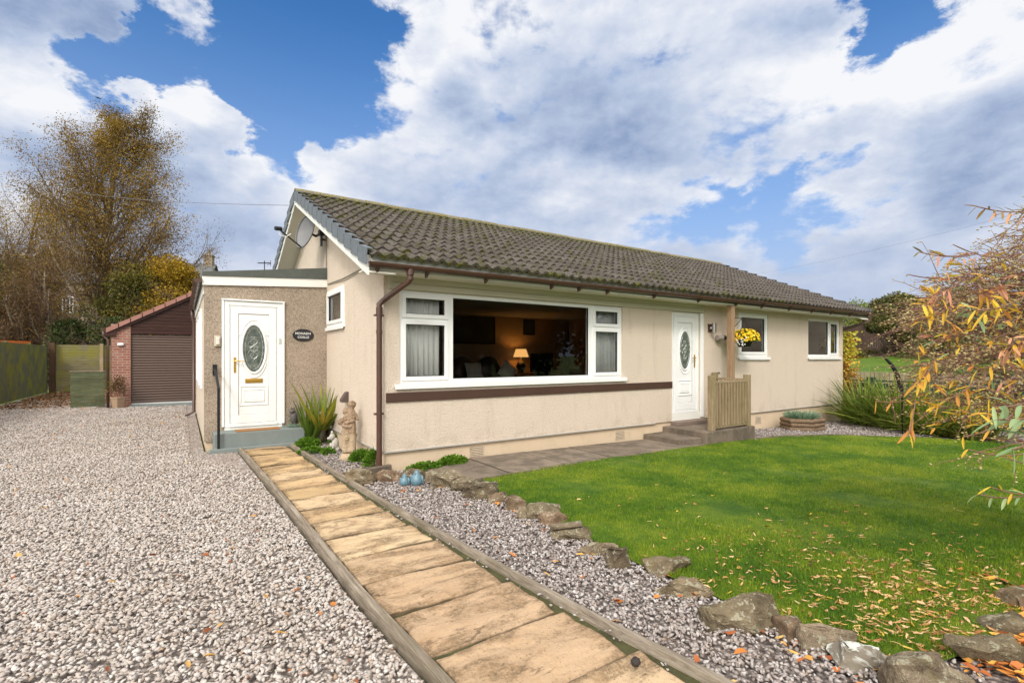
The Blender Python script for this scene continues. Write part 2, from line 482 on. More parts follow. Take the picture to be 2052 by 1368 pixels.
def m_obscure():
    def fn(t, b, P):
        n = t.noise(P, 55, 3, 0.6, 0.5)
        c = t.ramp(t.noise(P, 12, 4), [(0.3, (0.045, 0.058, 0.048)), (0.6, (0.11, 0.135, 0.115)), (0.8, (0.2, 0.23, 0.2))])
        t.put(b.inputs['Base Color'], c); b.inputs['Roughness'].default_value = 0.12
        t.put(b.inputs['Normal'], t.bump(n, 0.5, 0.01))
    return material('obscured_glass', fn)
M_OBSC = m_obscure()

def wood(name, a, bcol, rough=0.85, green=0.0, gcol=(0.06, 0.075, 0.015), axis=0, bump=0.4):
    def fn(t, b, P):
        st = [(1, 14, 14), (14, 1, 14), (14, 14, 1)][axis]
        q = t.vmath('MULTIPLY', P, st)
        g = t.noise(q, 3.2, 6, 0.7, 0.6)
        c = t.mix(t.rng(g, 0.3, 0.72), a, bcol)
        ri = t.new('ShaderNodeNewGeometry').outputs['Random Per Island']
        c = t.mix(0.5, c, t.mix(1.0, c, t.ramp(ri, [(0, (0.65, 0.65, 0.65)), (1, (1.25, 1.25, 1.25))]), 'MULTIPLY'))
        if green:
            c = t.mix(t.math('MULTIPLY', t.rng(t.noise(P, 1.6, 6, 0.65), 0.40, 0.64), green), c, gcol)
        t.put(b.inputs['Base Color'], c); b.inputs['Roughness'].default_value = rough; b.inputs['Specular IOR Level'].default_value = 0.2
        t.put(b.inputs['Normal'], t.bump(g, bump, 0.008))
    return material(name, fn)
M_SLEEPER = wood('edging_timber', (0.17, 0.135, 0.10), (0.40, 0.34, 0.27), green=0.45, gcol=(0.12, 0.10, 0.06), axis=1)
M_RAIL = wood('railing_timber', (0.22, 0.16, 0.09), (0.40, 0.31, 0.20), green=0.35, gcol=(0.15, 0.14, 0.05), axis=2)
M_POSTW = wood('post_timber', (0.25, 0.155, 0.085), (0.38, 0.26, 0.16), axis=2)
M_FENCE = wood('mossy_fence', (0.065, 0.085, 0.050), (0.16, 0.17, 0.11), green=0.85, gcol=(0.19, 0.20, 0.018), axis=2, bump=.3)
M_FENCEH = wood('mossy_fence_boards', (0.12, 0.105, 0.06), (0.26, 0.23, 0.14), green=0.8, gcol=(0.19, 0.18, 0.025), axis=0)
M_FENCED = wood('dark_green_boards', (0.055, 0.07, 0.035), (0.15, 0.16, 0.09), green=0.35, gcol=(0.03, 0.035, 0.02), axis=0)
M_DKPOST = wood('dark_post', (0.05, 0.03, 0.017), (0.10, 0.06, 0.035), axis=2)
M_PALE = wood('pale_paling', (0.25, 0.20, 0.13), (0.42, 0.35, 0.25), axis=2)
M_SLATG = wood('green_slats', (0.020, 0.045, 0.034), (0.035, 0.068, 0.052), axis=1, rough=0.6)
M_BRFENCE = wood('brown_fence', (0.05, 0.03, 0.025), (0.10, 0.065, 0.05), axis=2)
M_PLANTER = wood('planter_timber', (0.10, 0.065, 0.04), (0.24, 0.17, 0.11), axis=0)
M_CLAD = wood('brown_cladding', (0.030, 0.012, 0.009), (0.055, 0.024, 0.018), axis=0, rough=0.45, bump=0.2)

def m_brick(name, c1, c2, mortar, sc=1.0, bw=0.215, rh=0.075):
    def fn(t, b, P):
        x, y, z = t.xyz(P)
        n = t.new('ShaderNodeTexBrick'); t.put(n.inputs['Vector'], t.comb(t.math('ADD', x, y), z, 0.0))
        n.inputs['Scale'].default_value = sc; n.inputs['Brick Width'].default_value = bw; n.inputs['Row Height'].default_value = rh
        n.inputs['Mortar Size'].default_value = 0.008; n.inputs['Bias'].default_value = -0.1
        n.inputs['Color1'].default_value = (*c1, 1); n.inputs['Color2'].default_value = (*c2, 1); n.inputs['Mortar'].default_value = (*mortar, 1)
        c = t.mix(t.rng(t.noise(P, 4, 6, 0.7), 0.45, 0.75, 0, 0.4), n.outputs[0], (0.33, 0.26, 0.22))
        t.put(b.inputs['Base Color'], c); b.inputs['Roughness'].default_value = 0.9
        t.put(b.inputs['Normal'], t.bump(n.outputs[1], 0.4, -0.01))
    return material(name, fn)
M_BRICK = m_brick('garage_brick', (0.24, 0.085, 0.058), (0.30, 0.125, 0.085), (0.33, 0.27, 0.22))
M_STONE = m_brick('house_stone', (0.20, 0.155, 0.115), (0.30, 0.24, 0.18), (0.24, 0.21, 0.17), bw=0.5, rh=0.22)

def m_rock():
    def fn(t, b, P):
        oi = t.new('ShaderNodeObjectInfo').outputs['Random']
        base = t.ramp(oi, [(0, (0.13, 0.105, 0.075)), (0.3, (0.24, 0.165, 0.115)), (0.6, (0.19, 0.16, 0.11)), (1, (0.27, 0.22, 0.165))])
        Q = t.vmath('ADD', P, t.comb(t.math('MULTIPLY', oi, 30), 0.0, 0.0))
        n = t.noise(Q, 7, 9, 0.7); m = t.noise(Q, 16, 6, 0.65)
        c = t.mix(t.rng(n, 0.3, 0.7), t.mix(1.0, base, (0.5, 0.47, 0.42), 'MULTIPLY'), t.mix(1.0, base, (1.35, 1.3, 1.2), 'MULTIPLY'))
        up = t.xyz(t.new('ShaderNodeNewGeometry').outputs['Normal'])[2]
        lich = t.math('MULTIPLY', t.rng(t.math('ADD', t.math('MULTIPLY', m, .6), t.math('MULTIPLY', t.noise(Q, 60, 3), .4)), 0.53, 0.57), t.rng(up, 0.0, 0.6))
        c = t.mix(t.math('MULTIPLY', lich, 0.8), c, (0.40, 0.38, 0.28))
        mo = t.math('MULTIPLY', t.rng(t.noise(Q, 5, 6, 0.7), 0.52, 0.65), t.rng(up, 0.0, 0.6))
        c = t.mix(t.math('MULTIPLY', mo, 0.35), c, (0.16, 0.14, 0.05))
        t.put(b.inputs['Base Color'], c); b.inputs['Roughness'].default_value = 0.92; b.inputs['Specular IOR Level'].default_value = 0.2
        t.put(b.inputs['Normal'], t.bump(t.math('ADD', t.math('ADD', n, t.math('MULTIPLY', m, 0.6)), t.math('MULTIPLY', t.noise(Q, 70, 4, 0.7), 0.35)), 1.0, 0.045))
    return material('border_rock', fn)
M_ROCK = m_rock()
def m_whiterock():
    def fn(t, b, P):
        n = t.noise(P, 6, 9, 0.7)
        up = t.xyz(t.new('ShaderNodeNewGeometry').outputs['Normal'])[2]
        c = t.mix(t.math('MULTIPLY', t.rng(n, 0.42, 0.5), t.rng(up, 0.35, 0.8)), (0.17, 0.145, 0.11), (0.50, 0.51, 0.47))
        t.put(b.inputs['Base Color'], c); b.inputs['Roughness'].default_value = 0.9
        t.put(b.inputs['Normal'], t.bump(n, 0.8, 0.02))
    return material('pale_topped_rock', fn)
M_ROCKW = m_whiterock()

def m_gravel(name, stops, ground=False, sc=34):
    def fn(t, b, P):
        if ground:
            c = t.ramp(t.xyz(t.voro(P, sc, 'Color'))[0], stops)
            v = t.voro(P, sc, 'Distance')
            c = t.mix(t.rng(v, 0.25, 0.7), c, tuple(x * 0.6 for x in stops[1][1]))
            t.put(b.inputs['Normal'], t.bump(t.math('MULTIPLY', v, -1), 0.8, 0.03))
        else:
            ri = t.new('ShaderNodeNewGeometry').outputs['Random Per Island']
            c = t.ramp(ri, stops)
            c = t.mix(t.rng(t.noise(P, 70, 4, 0.7), 0.4, 0.65, 0, 0.35), c, (0.40, 0.37, 0.33))
            t.put(b.inputs['Normal'], t.bump(t.noise(P, 120, 3), 0.25, 0.004))
        big = t.noise(P, 0.5, 4, 0.6)
        c = t.mix(1.0, c, (0.92, 0.935, 0.955), 'MULTIPLY')
        c = t.mix(t.rng(big, 0.45, 0.75, 0, 0.22), c, (0.26, 0.195, 0.14))
        t.put(b.inputs['Base Color'], c); b.inputs['Roughness'].default_value = 0.8; b.inputs['Specular IOR Level'].default_value = 0.3
    return material(name, fn)
GST = [(0, (0.27, 0.20, 0.155)), (0.08, (0.37, 0.305, 0.26)), (0.3, (0.42, 0.36, 0.315)), (0.55, (0.47, 0.41, 0.365)), (0.8, (0.52, 0.465, 0.42)), (0.93, (0.60, 0.56, 0.52)), (1.0, (0.38, 0.25, 0.16))]
M_GRAV = m_gravel('driveway_gravel', GST)
M_GRAVG = m_gravel('driveway_gravel_bed', GST, True, 30)
GST2 = [(0, (0.14, 0.105, 0.09)), (0.2, (0.24, 0.195, 0.175)), (0.45, (0.33, 0.28, 0.255)), (0.7, (0.40, 0.355, 0.33)), (0.92, (0.54, 0.50, 0.475)), (1.0, (0.30, 0.20, 0.15))]
M_GRAV2 = m_gravel('border_gravel', GST2)
M_GRAVG2 = m_gravel('border_gravel_bed', GST2, True, 32)

def m_slab():
    def fn(t, b, P):
        ri = t.new('ShaderNodeNewGeometry').outputs['Random Per Island']
        base = t.ramp(ri, [(0, (0.38, 0.265, 0.145)), (0.3, (0.50, 0.355, 0.185)), (0.6, (0.43, 0.30, 0.19)), (1, (0.55, 0.42, 0.26))])
        Q = t.vmath('ADD', P, t.comb(0.0, 0.0, t.math('MULTIPLY', ri, 40)))
        big = t.noise(t.vmath('MULTIPLY', Q, (1, 2.0, 1)), 2.3, 8, 0.66, 0.5)
        ed = t.new('ShaderNodeAttribute', attribute_name='edge').outputs['Fac']
        big = t.math('ADD', big, t.math('MULTIPLY', t.rng(ed, 0.0, 0.07, 1, 0), 0.08))
        sp = t.noise(Q, 38, 6, 0.75)
        c = t.mix(t.math('MULTIPLY', t.rng(big, 0.45, 0.60, 0, 1), t.rng(sp, 0.33, 0.6, 0.3, 0.95)), base, (0.17, 0.115, 0.065))
        c = t.mix(t.rng(t.noise(Q, 5, 6, 0.7), 0.42, 0.66, 0, 0.38), c, (0.36, 0.225, 0.12))
        c = t.mix(t.rng(ed, 0.0, 0.012, 0.8, 0), c, (0.06, 0.045, 0.025))
        c = t.mix(t.rng(big, 0.36, 0.22, 0, 0.5), c, (0.62, 0.48, 0.30))
        vein = t.noise(t.vmath('MULTIPLY', Q, (1.0, 3.6, 1)), 1.5, 9, 0.62, 0.45)
        vl = t.rng(t.math('ABSOLUTE', t.math('SUBTRACT', vein, 0.5)), 0.0, 0.014, 1, 0)
        vm = t.rng(t.noise(Q, 1.7, 4, 0.6), 0.5, 0.62)
        c = t.mix(t.math('MULTIPLY', t.math('MULTIPLY', vl, vm), 0.4), c, (0.12, 0.08, 0.045))
        pit = t.noise(Q, 60, 4, 0.7)
        c = t.mix(t.math('MULTIPLY', t.rng(pit, 0.55, 0.68, 0, 0.8), t.rng(big, 0.38, 0.55, 0.35, 1)), c, (0.11, 0.08, 0.05))
        t.put(b.inputs['Base Color'], c); b.inputs['Roughness'].default_value = 0.9; b.inputs['Specular IOR Level'].default_value = 0.25
        h = t.math('SUBTRACT', t.math('ADD', vein, t.math('MULTIPLY', pit, 0.25)), t.math('MULTIPLY', t.math('MULTIPLY', vl, vm), 0.35))
        t.put(b.inputs['Normal'], t.bump(h, 0.8, 0.03))
    return material('riven_sandstone', fn)
M_SLAB = m_slab()
def m_conc():
    def fn(t, b, P):
        ri = t.new('ShaderNodeNewGeometry').outputs['Random Per Island']
        base = t.ramp(ri, [(0, (0.15, 0.115, 0.085)), (1, (0.235, 0.185, 0.14))])
        n = t.noise(P, 3, 8, 0.7); s = t.noise(P, 70, 3, 0.7)
        c = t.mix(t.rng(n, 0.4, 0.62, 0, 0.75), base, (0.075, 0.06, 0.042))
        c = t.mix(t.rng(s, 0.62, 0.7, 0, 0.5), c, (0.42, 0.38, 0.32))
        t.put(b.inputs['Base Color'], c); b.inputs['Roughness'].default_value = 0.9
        t.put(b.inputs['Normal'], t.bump(t.math('ADD', n, s), 0.4, 0.01))
    return material('weathered_concrete', fn)
M_CONC = m_conc()
M_SOIL = simple('soil', (0.07, 0.05, 0.035), 0.95, var=0.4, scale=20, bump=1.0, bscale=50)
M_MOSS = simple('moss_joint', (0.055, 0.055, 0.016), 0.95, var=0.9, scale=8, bump=1.0, bscale=80, dirt=0.8, dcol=(0.045, 0.032, 0.02))

def leafy(name, stops, trans=0.3, rough=0.6, vary=0.4, vscale=0.8):
    """leaf clumps: a colour per leaf plus slow drift through the crown"""
    def fn(t, b, P):
        ri = t.new('ShaderNodeNewGeometry').outputs['Random Per Island']
        n = t.noise(P, vscale, 3, 0.6)
        f = t.math('ADD', t.math('MULTIPLY', ri, 1 - vary), t.math('MULTIPLY', t.rng(n, 0.3, 0.7), vary))
        c = t.ramp(f, stops)
        t.put(b.inputs['Base Color'], c); b.inputs['Roughness'].default_value = rough; b.inputs['Specular IOR Level'].default_value = 0.25
        if trans:
            tl = t.new('ShaderNodeBsdfTranslucent'); t.put(tl.inputs[0], c)
            mx = t.new('ShaderNodeMixShader'); mx.inputs[0].default_value = trans
            o = [q for q in t.n if q.type == 'OUTPUT_MATERIAL'][0]
            t.l.new(b.outputs[0], mx.inputs[1]); t.l.new(tl.outputs[0], mx.inputs[2]); t.l.new(mx.outputs[0], o.inputs[0])
    return material(name, fn)
def m_lawn(name, blades):
    def fn(t, b, P):
        n = t.noise(P, 0.9, 6, 0.65, 0.3); m = t.noise(P, 5, 5, 0.7)
        f = t.math('ADD', t.math('MULTIPLY', n, 0.62), t.math('MULTIPLY', m, 0.38))
        c = t.ramp(f, [(0.36, (0.060, 0.145, 0.010)), (0.46, (0.115, 0.21, 0.013)), (0.55, (0.20, 0.28, 0.018)), (0.66, (0.30, 0.34, 0.03))])
        if blades:
            ri = t.new('ShaderNodeNewGeometry').outputs['Random Per Island']
            c = t.mix(1.0, c, t.ramp(ri, [(0, (0.5, 0.6, 0.5)), (0.5, (1, 1, 1)), (0.93, (1.4, 1.3, 1.2)), (1, (2.0, 1.5, 2.5))]), 'MULTIPLY')
        else: c = t.mix(1.0, c, (0.55, 0.6, 0.6), 'MULTIPLY')
        t.put(b.inputs['Base Color'], c); b.inputs['Roughness'].default_value = 0.6; b.inputs['Specular IOR Level'].default_value = 0.2
        if not blades: t.put(b.inputs['Normal'], t.bump(t.noise(P, 90, 4), 1.0, 0.02))
        else:
            tl = t.new('ShaderNodeBsdfTranslucent'); t.put(tl.inputs[0], c)
            mx = t.new('ShaderNodeMixShader'); mx.inputs[0].default_value = 0.3
            o = [q for q in t.n if q.type == 'OUTPUT_MATERIAL'][0]
            t.l.new(b.outputs[0], mx.inputs[1]); t.l.new(tl.outputs[0], mx.inputs[2]); t.l.new(mx.outputs[0], o.inputs[0])
    return material(name, fn)
M_LAWN = m_lawn('lawn_turf', False); M_BLADE = m_lawn('grass_blades', True)
M_BARK = simple('brown_bark', (0.12, 0.085, 0.06), 0.95, var=0.4, scale=9, bump=0.8, bscale=18)
M_TWIG = simple('twig_bark', (0.15, 0.095, 0.065), 0.9, var=0.35, scale=5)
def m_birch():
    def fn(t, b, P):
        n = t.noise(t.vmath('MULTIPLY', P, (1, 1, 2.5)), 4, 6, 0.7)
        c = t.ramp(n, [(0.38, (0.06, 0.045, 0.035)), (0.5, (0.24, 0.19, 0.14)), (0.65, (0.42, 0.36, 0.28))])
        t.put(b.inputs['Base Color'], c); b.inputs['Roughness'].default_value = 0.9
        t.put(b.inputs['Normal'], t.bump(n, 0.8, 0.04))
    return material('birch_bark', fn)
M_BIRCH = m_birch()
# ------------------------------------------------------------------ ground
UX, UY, UZ = Vector((1, 0, 0)), Vector((0, 1, 0)), Vector((0, 0, 1))
YF, XC, XE, YP, XP = 6.19, 2.14, 14.70, 9.18, 0.29      # facade, gable ends, porch front and porch side
YB = 14.29
def terrain(x, y):
    if x > 22: return min((x - 22) * 0.092, 1.65) - 0.0
    if x > 17: return gz(15) + (x - 17) / 5 * 0.22
    return gz(x)
def sheet(name, poly, dz, m, step=0.5, kind='structure', amp=0.0, zf=None):
    """ground sheet cut from a grid, draped on the terrain"""
    bm = bmesh.new()
    vs = [bm.verts.new((x, y, 0)) for x, y in poly]
    bm.faces.new(vs)
    xs = [p[0] for p in poly]; ys = [p[1] for p in poly]
    x = math.ceil(min(xs) / step) * step
    while x < max(xs):
        bmesh.ops.bisect_plane(bm, geom=bm.verts[:] + bm.edges[:] + bm.faces[:], plane_co=(x, 0, 0), plane_no=(1, 0, 0)); x += step
    y = math.ceil(min(ys) / step) * step
    while y < max(ys):
        bmesh.ops.bisect_plane(bm, geom=bm.verts[:] + bm.edges[:] + bm.faces[:], plane_co=(0, y, 0), plane_no=(0, 1, 0)); y += step
    for v in bm.verts:
        v.co.z = (zf or terrain)(v.co.x, v.co.y) + dz + (amp * mn.noise(Vector((v.co.x * 1.3, v.co.y * 1.3, 3))) if amp else 0)
    bmesh.ops.recalc_face_normals(bm, faces=bm.faces)
    for f in bm.faces:
        if f.normal.z < 0: f.normal_flip()
    me = bpy.data.meshes.new(name); bm.to_mesh(me); bm.free(); me.materials.append(m)
    o = bpy.data.objects.new(name, me); COL.objects.link(o)
    o['kind'] = kind
    return o
def m_field():
    def fn(t, b, P):
        c = t.ramp(t.noise(P, 0.35, 8, 0.7), [(0.35, (0.05, 0.085, 0.014)), (0.55, (0.085, 0.13, 0.02)), (0.7, (0.12, 0.13, 0.04))])
        t.put(b.inputs['Base Color'], c); b.inputs['Roughness'].default_value = 0.95
        t.put(b.inputs['Normal'], t.bump(t.noise(P, 12, 5), 0.6, 0.05))
    return material('rough_grass', fn)
g = MB()
n = 60
gxs = sorted(set([-400, -200, -100, -60, -30] + list(range(-20, 46, 1)) + [60, 100, 200, 400]))
gys = [-400, -150, -60, -30, -15, 0, 15, 30, 60, 150, 400]
vid = {}
for i, x in enumerate(gxs):
    for j, y in enumerate(gys):
        vid[i, j] = len(g.v); g.v.append((x, y, terrain(x, y) - 0.06))
for i in range(len(gxs) - 1):
    for j in range(len(gys) - 1): g.f.append((vid[i, j], vid[i + 1, j], vid[i + 1, j + 1], vid[i, j + 1]))
tag(g.build('ground', m_field()), kind='structure')

# path edges (left edge / right edge of the sandstone path, ground coordinates)
PL = [(0.74, 9.0), (0.80, 7.0), (0.84, 5.6), (0.87, 4.2), (0.89, 3.0), (0.95, 2.0), (1.0, 0.6)]
PR = [(1.46, 9.0), (1.55, 6.6), (1.65, 4.6), (1.76, 3.1), (1.86, 2.0), (1.95, 1.3), (2.04, 0.6)]
def lerp_edge(E, y):
    for (x0, y0), (x1, y1) in zip(E, E[1:]):
        if y >= y1: return x0 + (x1 - x0) * (y - y0) / (y1 - y0)
    return E[-1][0]
drive = [(x - 0.05, y) for x, y in PL] + [(1.0, -3), (-4.6, -3), (-4.62, 27.6), (6, 27.6), (6, 15.2), (0.28, 15.2), (0.28, 9.0)]
sheet('gravel_driveway', drive, 0.0, M_GRAVG, amp=0.02)
# stones that edge the lawn: photo boxes (x0, y0, x1, y1), flatness, height, pale-topped?
ROCKS = [(690, 944, 748, 975), (753, 944, 800, 973), (801, 944, 851, 968), (850, 946, 872, 970), (859, 942, 933, 984), (905, 961, 965, 992),
         (925, 969, 996, 1005), (978, 989, 1033, 1012), (1012, 997, 1055, 1026), (1036, 1020, 1064, 1046), (1056, 1010, 1123, 1047), (1082, 1029, 1136, 1057),
         (1107, 1056, 1190, 1092), (1158, 1083, 1242, 1120), (1217, 1099, 1298, 1148), (1300, 1120, 1396, 1160), (1306, 1150, 1429, 1201),
         (1418, 1188, 1579, 1273), (1572, 1248, 1618, 1292), (1603, 1242, 1722, 1312), (1690, 1302, 1812, 1352), (1802, 1300, 1980, 1420),
         (1920, 1260, 2075, 1350), (1975, 1232, 2075, 1285), (2030, 1182, 2090, 1232)]
edge_px = [(972, 985), (1010, 1008), (1060, 1030), (1120, 1050), (1165, 1078), (1215, 1104), (1290, 1140), (1400, 1185), (1500, 1240), (1600, 1290), (1700, 1330), (1850, 1345), (1950, 1318), (2040, 1262), (2085, 1205)]
EDGE = [tuple(spot(*p)[:2]) for p in edge_px]
LAWN_FAR = [(4.4, -2.4), (9.0, -5.5), (13.6, -4.5), (13.2, 0.5), (12.75, 2.6), (12.3, 3.6), (11.6, 4.15), (10.9, 4.75), (9.9, 5.15), (9.05, 5.22), (7.4, 5.28), (5.2, 5.17), (2.95, 5.06)]
lawn_poly = EDGE + [(4.35, 1.2), (4.3, -0.5)] + LAWN_FAR
LZ = 0.035
sheet('lawn', lawn_poly, LZ - 0.005, M_LAWN, step=0.4, amp=0.03)
border = [(x, y) for x, y in reversed(PR)][:] + [(2.10, 9.1), (2.10, 6.15), (2.9, 6.15), (2.95, 5.1)] + [(x + .2, y + .14) for x, y in EDGE] + [(4.5, 0.8), (4.5, -1), (2.1, -1)]
sheet('border_bed', border, -0.008, M_GRAVG2, step=0.4, amp=0.015)
sheet('path_bed', PL + PR[::-1], 0.012, M_MOSS, step=0.4)
sheet('side_bed', [(9.05, 5.24), (9.9, 5.17), (10.9, 4.77), (11.6, 4.17), (12.3, 3.62), (12.75, 2.62), (13.2, 0.5), (13.6, -4.5), (15.4, -4.5), (15.4, 8), (14.8, 8), (14.8, 6.15), (9.05, 6.15)], 0.0, M_GRAVG2, step=0.5, amp=0.02)
sheet('neighbour_lawn', [(20.6, -16), (38.5, -16), (38.5, 26), (20.6, 26)], 0.015, M_LAWN, step=2)

# riven sandstone slabs, laid as one path
def riven(x, y, s):
    v = mn.fractal(Vector((x * 1.6 + s * 9, y * 5.0, s * 3.1)), 0.9, 2.1, 4)
    v2 = mn.noise(Vector((x * 3.0 + s * 5, y * 9.0, s)))
    q_ = v * 3.0 + 0.5; f_ = q_ - math.floor(q_); st = (math.floor(q_) + min(1, max(0, (f_ - .80) / .20)) ** 1.5) / 3.0
    return 0.017 * (0.35 * v + 0.65 * st) + 0.003 * v2
pb = MB(); ATT = []; y = 9.0; k = 0; rs = random.Random(5)
while y > 0.7:
    L = rs.uniform(0.43, 0.47) if y > 3.4 else rs.uniform(0.46, 0.5); y0 = y - L
    x0 = lerp_edge(PL, (y + y0) / 2) + .045; x1 = lerp_edge(PR, (y + y0) / 2) - .075
    nx, ny = 90, 46; off = len(pb.v); wob = rs.random() * 50
    for j in range(ny + 1):
        for i in range(nx + 1):
            u, v = i / nx, j / ny
            px_, py_ = x0 + (x1 - x0) * u, y0 + .008 + (L - .016) * v
            e = min(u, 1 - u) * (x1 - x0); e2 = min(v, 1 - v) * L; ed = min(e, e2)
            px_ += 0.010 * mn.noise(Vector((v * 6, wob, 0))) * (1 if u in (0, 1) else 0)
            py_ += 0.008 * mn.noise(Vector((u * 9, wob + 5, 0))) * (1 if v in (0, 1) else 0)
            z = 0.028 + riven(px_, py_, wob) - 0.010 * max(0, 1 - ed / 0.02) ** 2
            pb.v.append((px_, py_, z)); ATT.append(ed)
    for j in range(ny):
        for i in range(nx):
            a = off + j * (nx + 1) + i; pb.f.append((a, a + 1, a + nx + 2, a + nx + 1))
    ring = [off + i for i in range(nx + 1)] + [off + j * (nx + 1) + nx for j in range(1, ny + 1)] + [off + ny * (nx + 1) + i for i in range(nx - 1, -1, -1)] + [off + j * (nx + 1) for j in range(ny - 1, 0, -1)]
    o2 = len(pb.v); pb.v += [(pb.v[q][0], pb.v[q][1], -0.01) for q in ring]; ATT += [0.0] * len(ring)
    for q in range(len(ring)): pb.f.append((ring[q], o2 + q, o2 + (q + 1) % len(ring), ring[(q + 1) % len(ring)]))
    y = y0; k += 1
pth = pb.build('garden_path', M_SLAB, smooth=True, auto=50); tag(pth, kind='structure')
pth.data.attributes.new('edge', 'FLOAT', 'POINT').data.foreach_set('value', ATT)
# timber edgings
def edging(E, side, breaks, label, cat='edging', hh=0.062):
    for i, (ya, yb) in enumerate(zip(breaks, breaks[1:])):
        m_ = MB(); pts = []
        N = 14
        for j in range(N + 1):
            yy = ya + (yb - ya) * j / N - (0.004 if j == N else 0)
            pts.append((lerp_edge(E, yy) + 0.004 * mn.noise(Vector((yy * 3, i, 0))), yy))
        wd = 0.046
        for j in range(N + 1):
            x, yy = pts[j]; t1 = 0.003 * mn.noise(Vector((yy * 6, 2, i)))
            m_.v += [(x - wd / 2, yy, -0.04), (x + wd / 2, yy, -0.04), (x + wd / 2, yy, hh + t1 - .004), (x + wd * .1, yy, hh + t1), (x - wd / 2, yy, hh + t1 * .5 - .003)]
        for j in range(N):
            for q in range(5):
                a = j * 5; m_.f.append((a + q, a + (q + 1) % 5, a + 5 + (q + 1) % 5, a + 5 + q))
        m_.f += [(4, 3, 2, 1, 0), tuple(N * 5 + q for q in range(5))]
        o = m_.build('timber_edging', M_SLEEPER, auto=30, smooth=True)
        tag(o, label[i], cat, 'timber edgings along the sandstone path')
edging(PL, -1, [9.0, 4.75, 0.62], ['grey timber edging left of the sandstone path, length nearest the porch step', 'weathered grey timber edging left of the sandstone path, length nearest the viewer'])
edging(PR, 1, [9.0, 5.2, 2.1, 0.62], ['timber edging right of the sandstone path, length beside the small statues', 'timber edging right of the sandstone path, middle length along the grey gravel', 'timber edging right of the sandstone path, length nearest the viewer'])
# concrete slabs in front of the facade
fp = MB(); x = 2.55; rs = random.Random(3); ww = [.75, .9, .9, .9, .9, .45]
i = 0
while x < 7.45:
    L = min(0.9 if i else 0.8, 7.49 - x)
    yb0 = 5.07 + (x - 2.9) * 0.045; z = terrain(x + .4, 0)
    dz1 = rs.uniform(-.006, .006)
    for (ya, yb) in (((yb0, 5.62), (5.632, 6.185)) if False else ((yb0, 6.14),)):
        fp.prism([(x + .016, ya), (x + L - .016, ya + .03), (x + L - .016, yb), (x + .016, yb)], lambda a, b: terrain(a, b) - .05, lambda a, b: terrain(a, b) + 0.042 + dz1)
    x += L; i += 1
tag(fp.build('concrete_path', M_CONC, bevel=.006), kind='structure')
sheet('path_soil', [(2.5, 5.06), (7.5, 5.28), (7.5, 6.16), (2.5, 6.16)], 0.034, simple('joint_dirt', (0.022, 0.018, 0.012), 0.95, var=.6, scale=20), step=2)
kb = MB(); kb.prism([(2.95, 5.035), (7.45, 5.235), (7.45, 5.275), (2.95, 5.075)], lambda x, y: terrain(x, y) - .05, lambda x, y: terrain(x, y) + .046)
kb.prism([(9.0, 5.19), (9.9, 5.13), (10.9, 4.73), (11.6, 4.13), (11.62, 4.17), (10.92, 4.77), (9.92, 5.17), (9.0, 5.23)], lambda x, y: terrain(x, y) - .05, lambda x, y: terrain(x, y) + .05)
tag(kb.build('lawn_kerb', M_CONC), kind='structure')

# ------------------------------------------------------------------ walls with openings
def wall(u0, u1, z0, z1, holes, F, th, name, m, parent, top=None):
    """F = (origin, U, N outward); holes (u0, u1, z0, z1); top(u) optional height of the upper edge"""
    us = sorted({u0, u1, *[h[0] for h in holes], *[h[1] for h in holes]}); zs = sorted({z0, z1, *[h[2] for h in holes], *[h[3] for h in holes]})
    us2 = []
    for a, b in zip(us, us[1:]): us2 += [a]
    us2 += [us[-1]]
    if top:
        extra = [e for e in top[0] if u0 < e < u1]; us2 = sorted(set(us2 + extra))
    b = MB(); o, U, N = F
    def P(u, z, n): q = o + U * u + N * n; return (q.x, q.y, z)
    inh = lambda u, z: any(h[0] < u < h[1] and h[2] < z < h[3] for h in holes)
    def zt(u, z): return top[1](u) if (top and z == z1) else z
    for a, c in zip(us2, us2[1:]):
        for d, e in zip(zs, zs[1:]):
            if inh((a + c) / 2, (d + e) / 2): continue
            for n in (0, -th):
                b.add([P(a, zt(a, d), n), P(c, zt(c, d), n), P(c, zt(c, e), n), P(a, zt(a, e), n)], [(0, 1, 2, 3)])
    for h in holes:
        for (a, c, d, e) in ((h[0], h[0], h[2], h[3]), (h[1], h[1], h[2], h[3])):
            b.add([P(a, d, 0), P(a, e, 0), P(a, e, -th), P(a, d, -th)], [(0, 1, 2, 3)])
        for z in (h[2], h[3]): b.add([P(h[0], z, 0), P(h[1], z, 0), P(h[1], z, -th), P(h[0], z, -th)], [(0, 1, 2, 3)])
    for u in (u0, u1): b.add([P(u, z0, 0), P(u, zt(u, z1), 0), P(u, zt(u, z1), -th), P(u, z0, -th)], [(0, 1, 2, 3)])
    b.add([P(u0, z0, 0), P(u1, z0, 0), P(u1, z0, -th), P(u0, z0, -th)], [(0, 1, 2, 3)])
    for a, c in zip(us2, us2[1:]): b.add([P(a, zt(a, z1), 0), P(c, zt(c, z1), 0), P(c, zt(c, z1), -th), P(a, zt(a, z1), -th)], [(0, 1, 2, 3)])
    bm = bmesh.new(); vs = [bm.verts.new(v) for v in b.v]
    for f in b.f: bm.faces.new([vs[i] for i in f])
    bmesh.ops.remove_doubles(bm, verts=bm.verts, dist=1e-5); bmesh.ops.recalc_face_normals(bm, faces=bm.faces)
    me = bpy.data.meshes.new(name)
    L = wloc(parent) if parent else Vector()
    for v in bm.verts: v.co -= L
    bm.to_mesh(me); bm.free(); me.materials.append(m)
    ob = bpy.data.objects.new(name, me); COL.objects.link(ob); ob.parent = parent
    return ob
FF = (Vector((0, YF, 0)), UX, -UY)            # facade
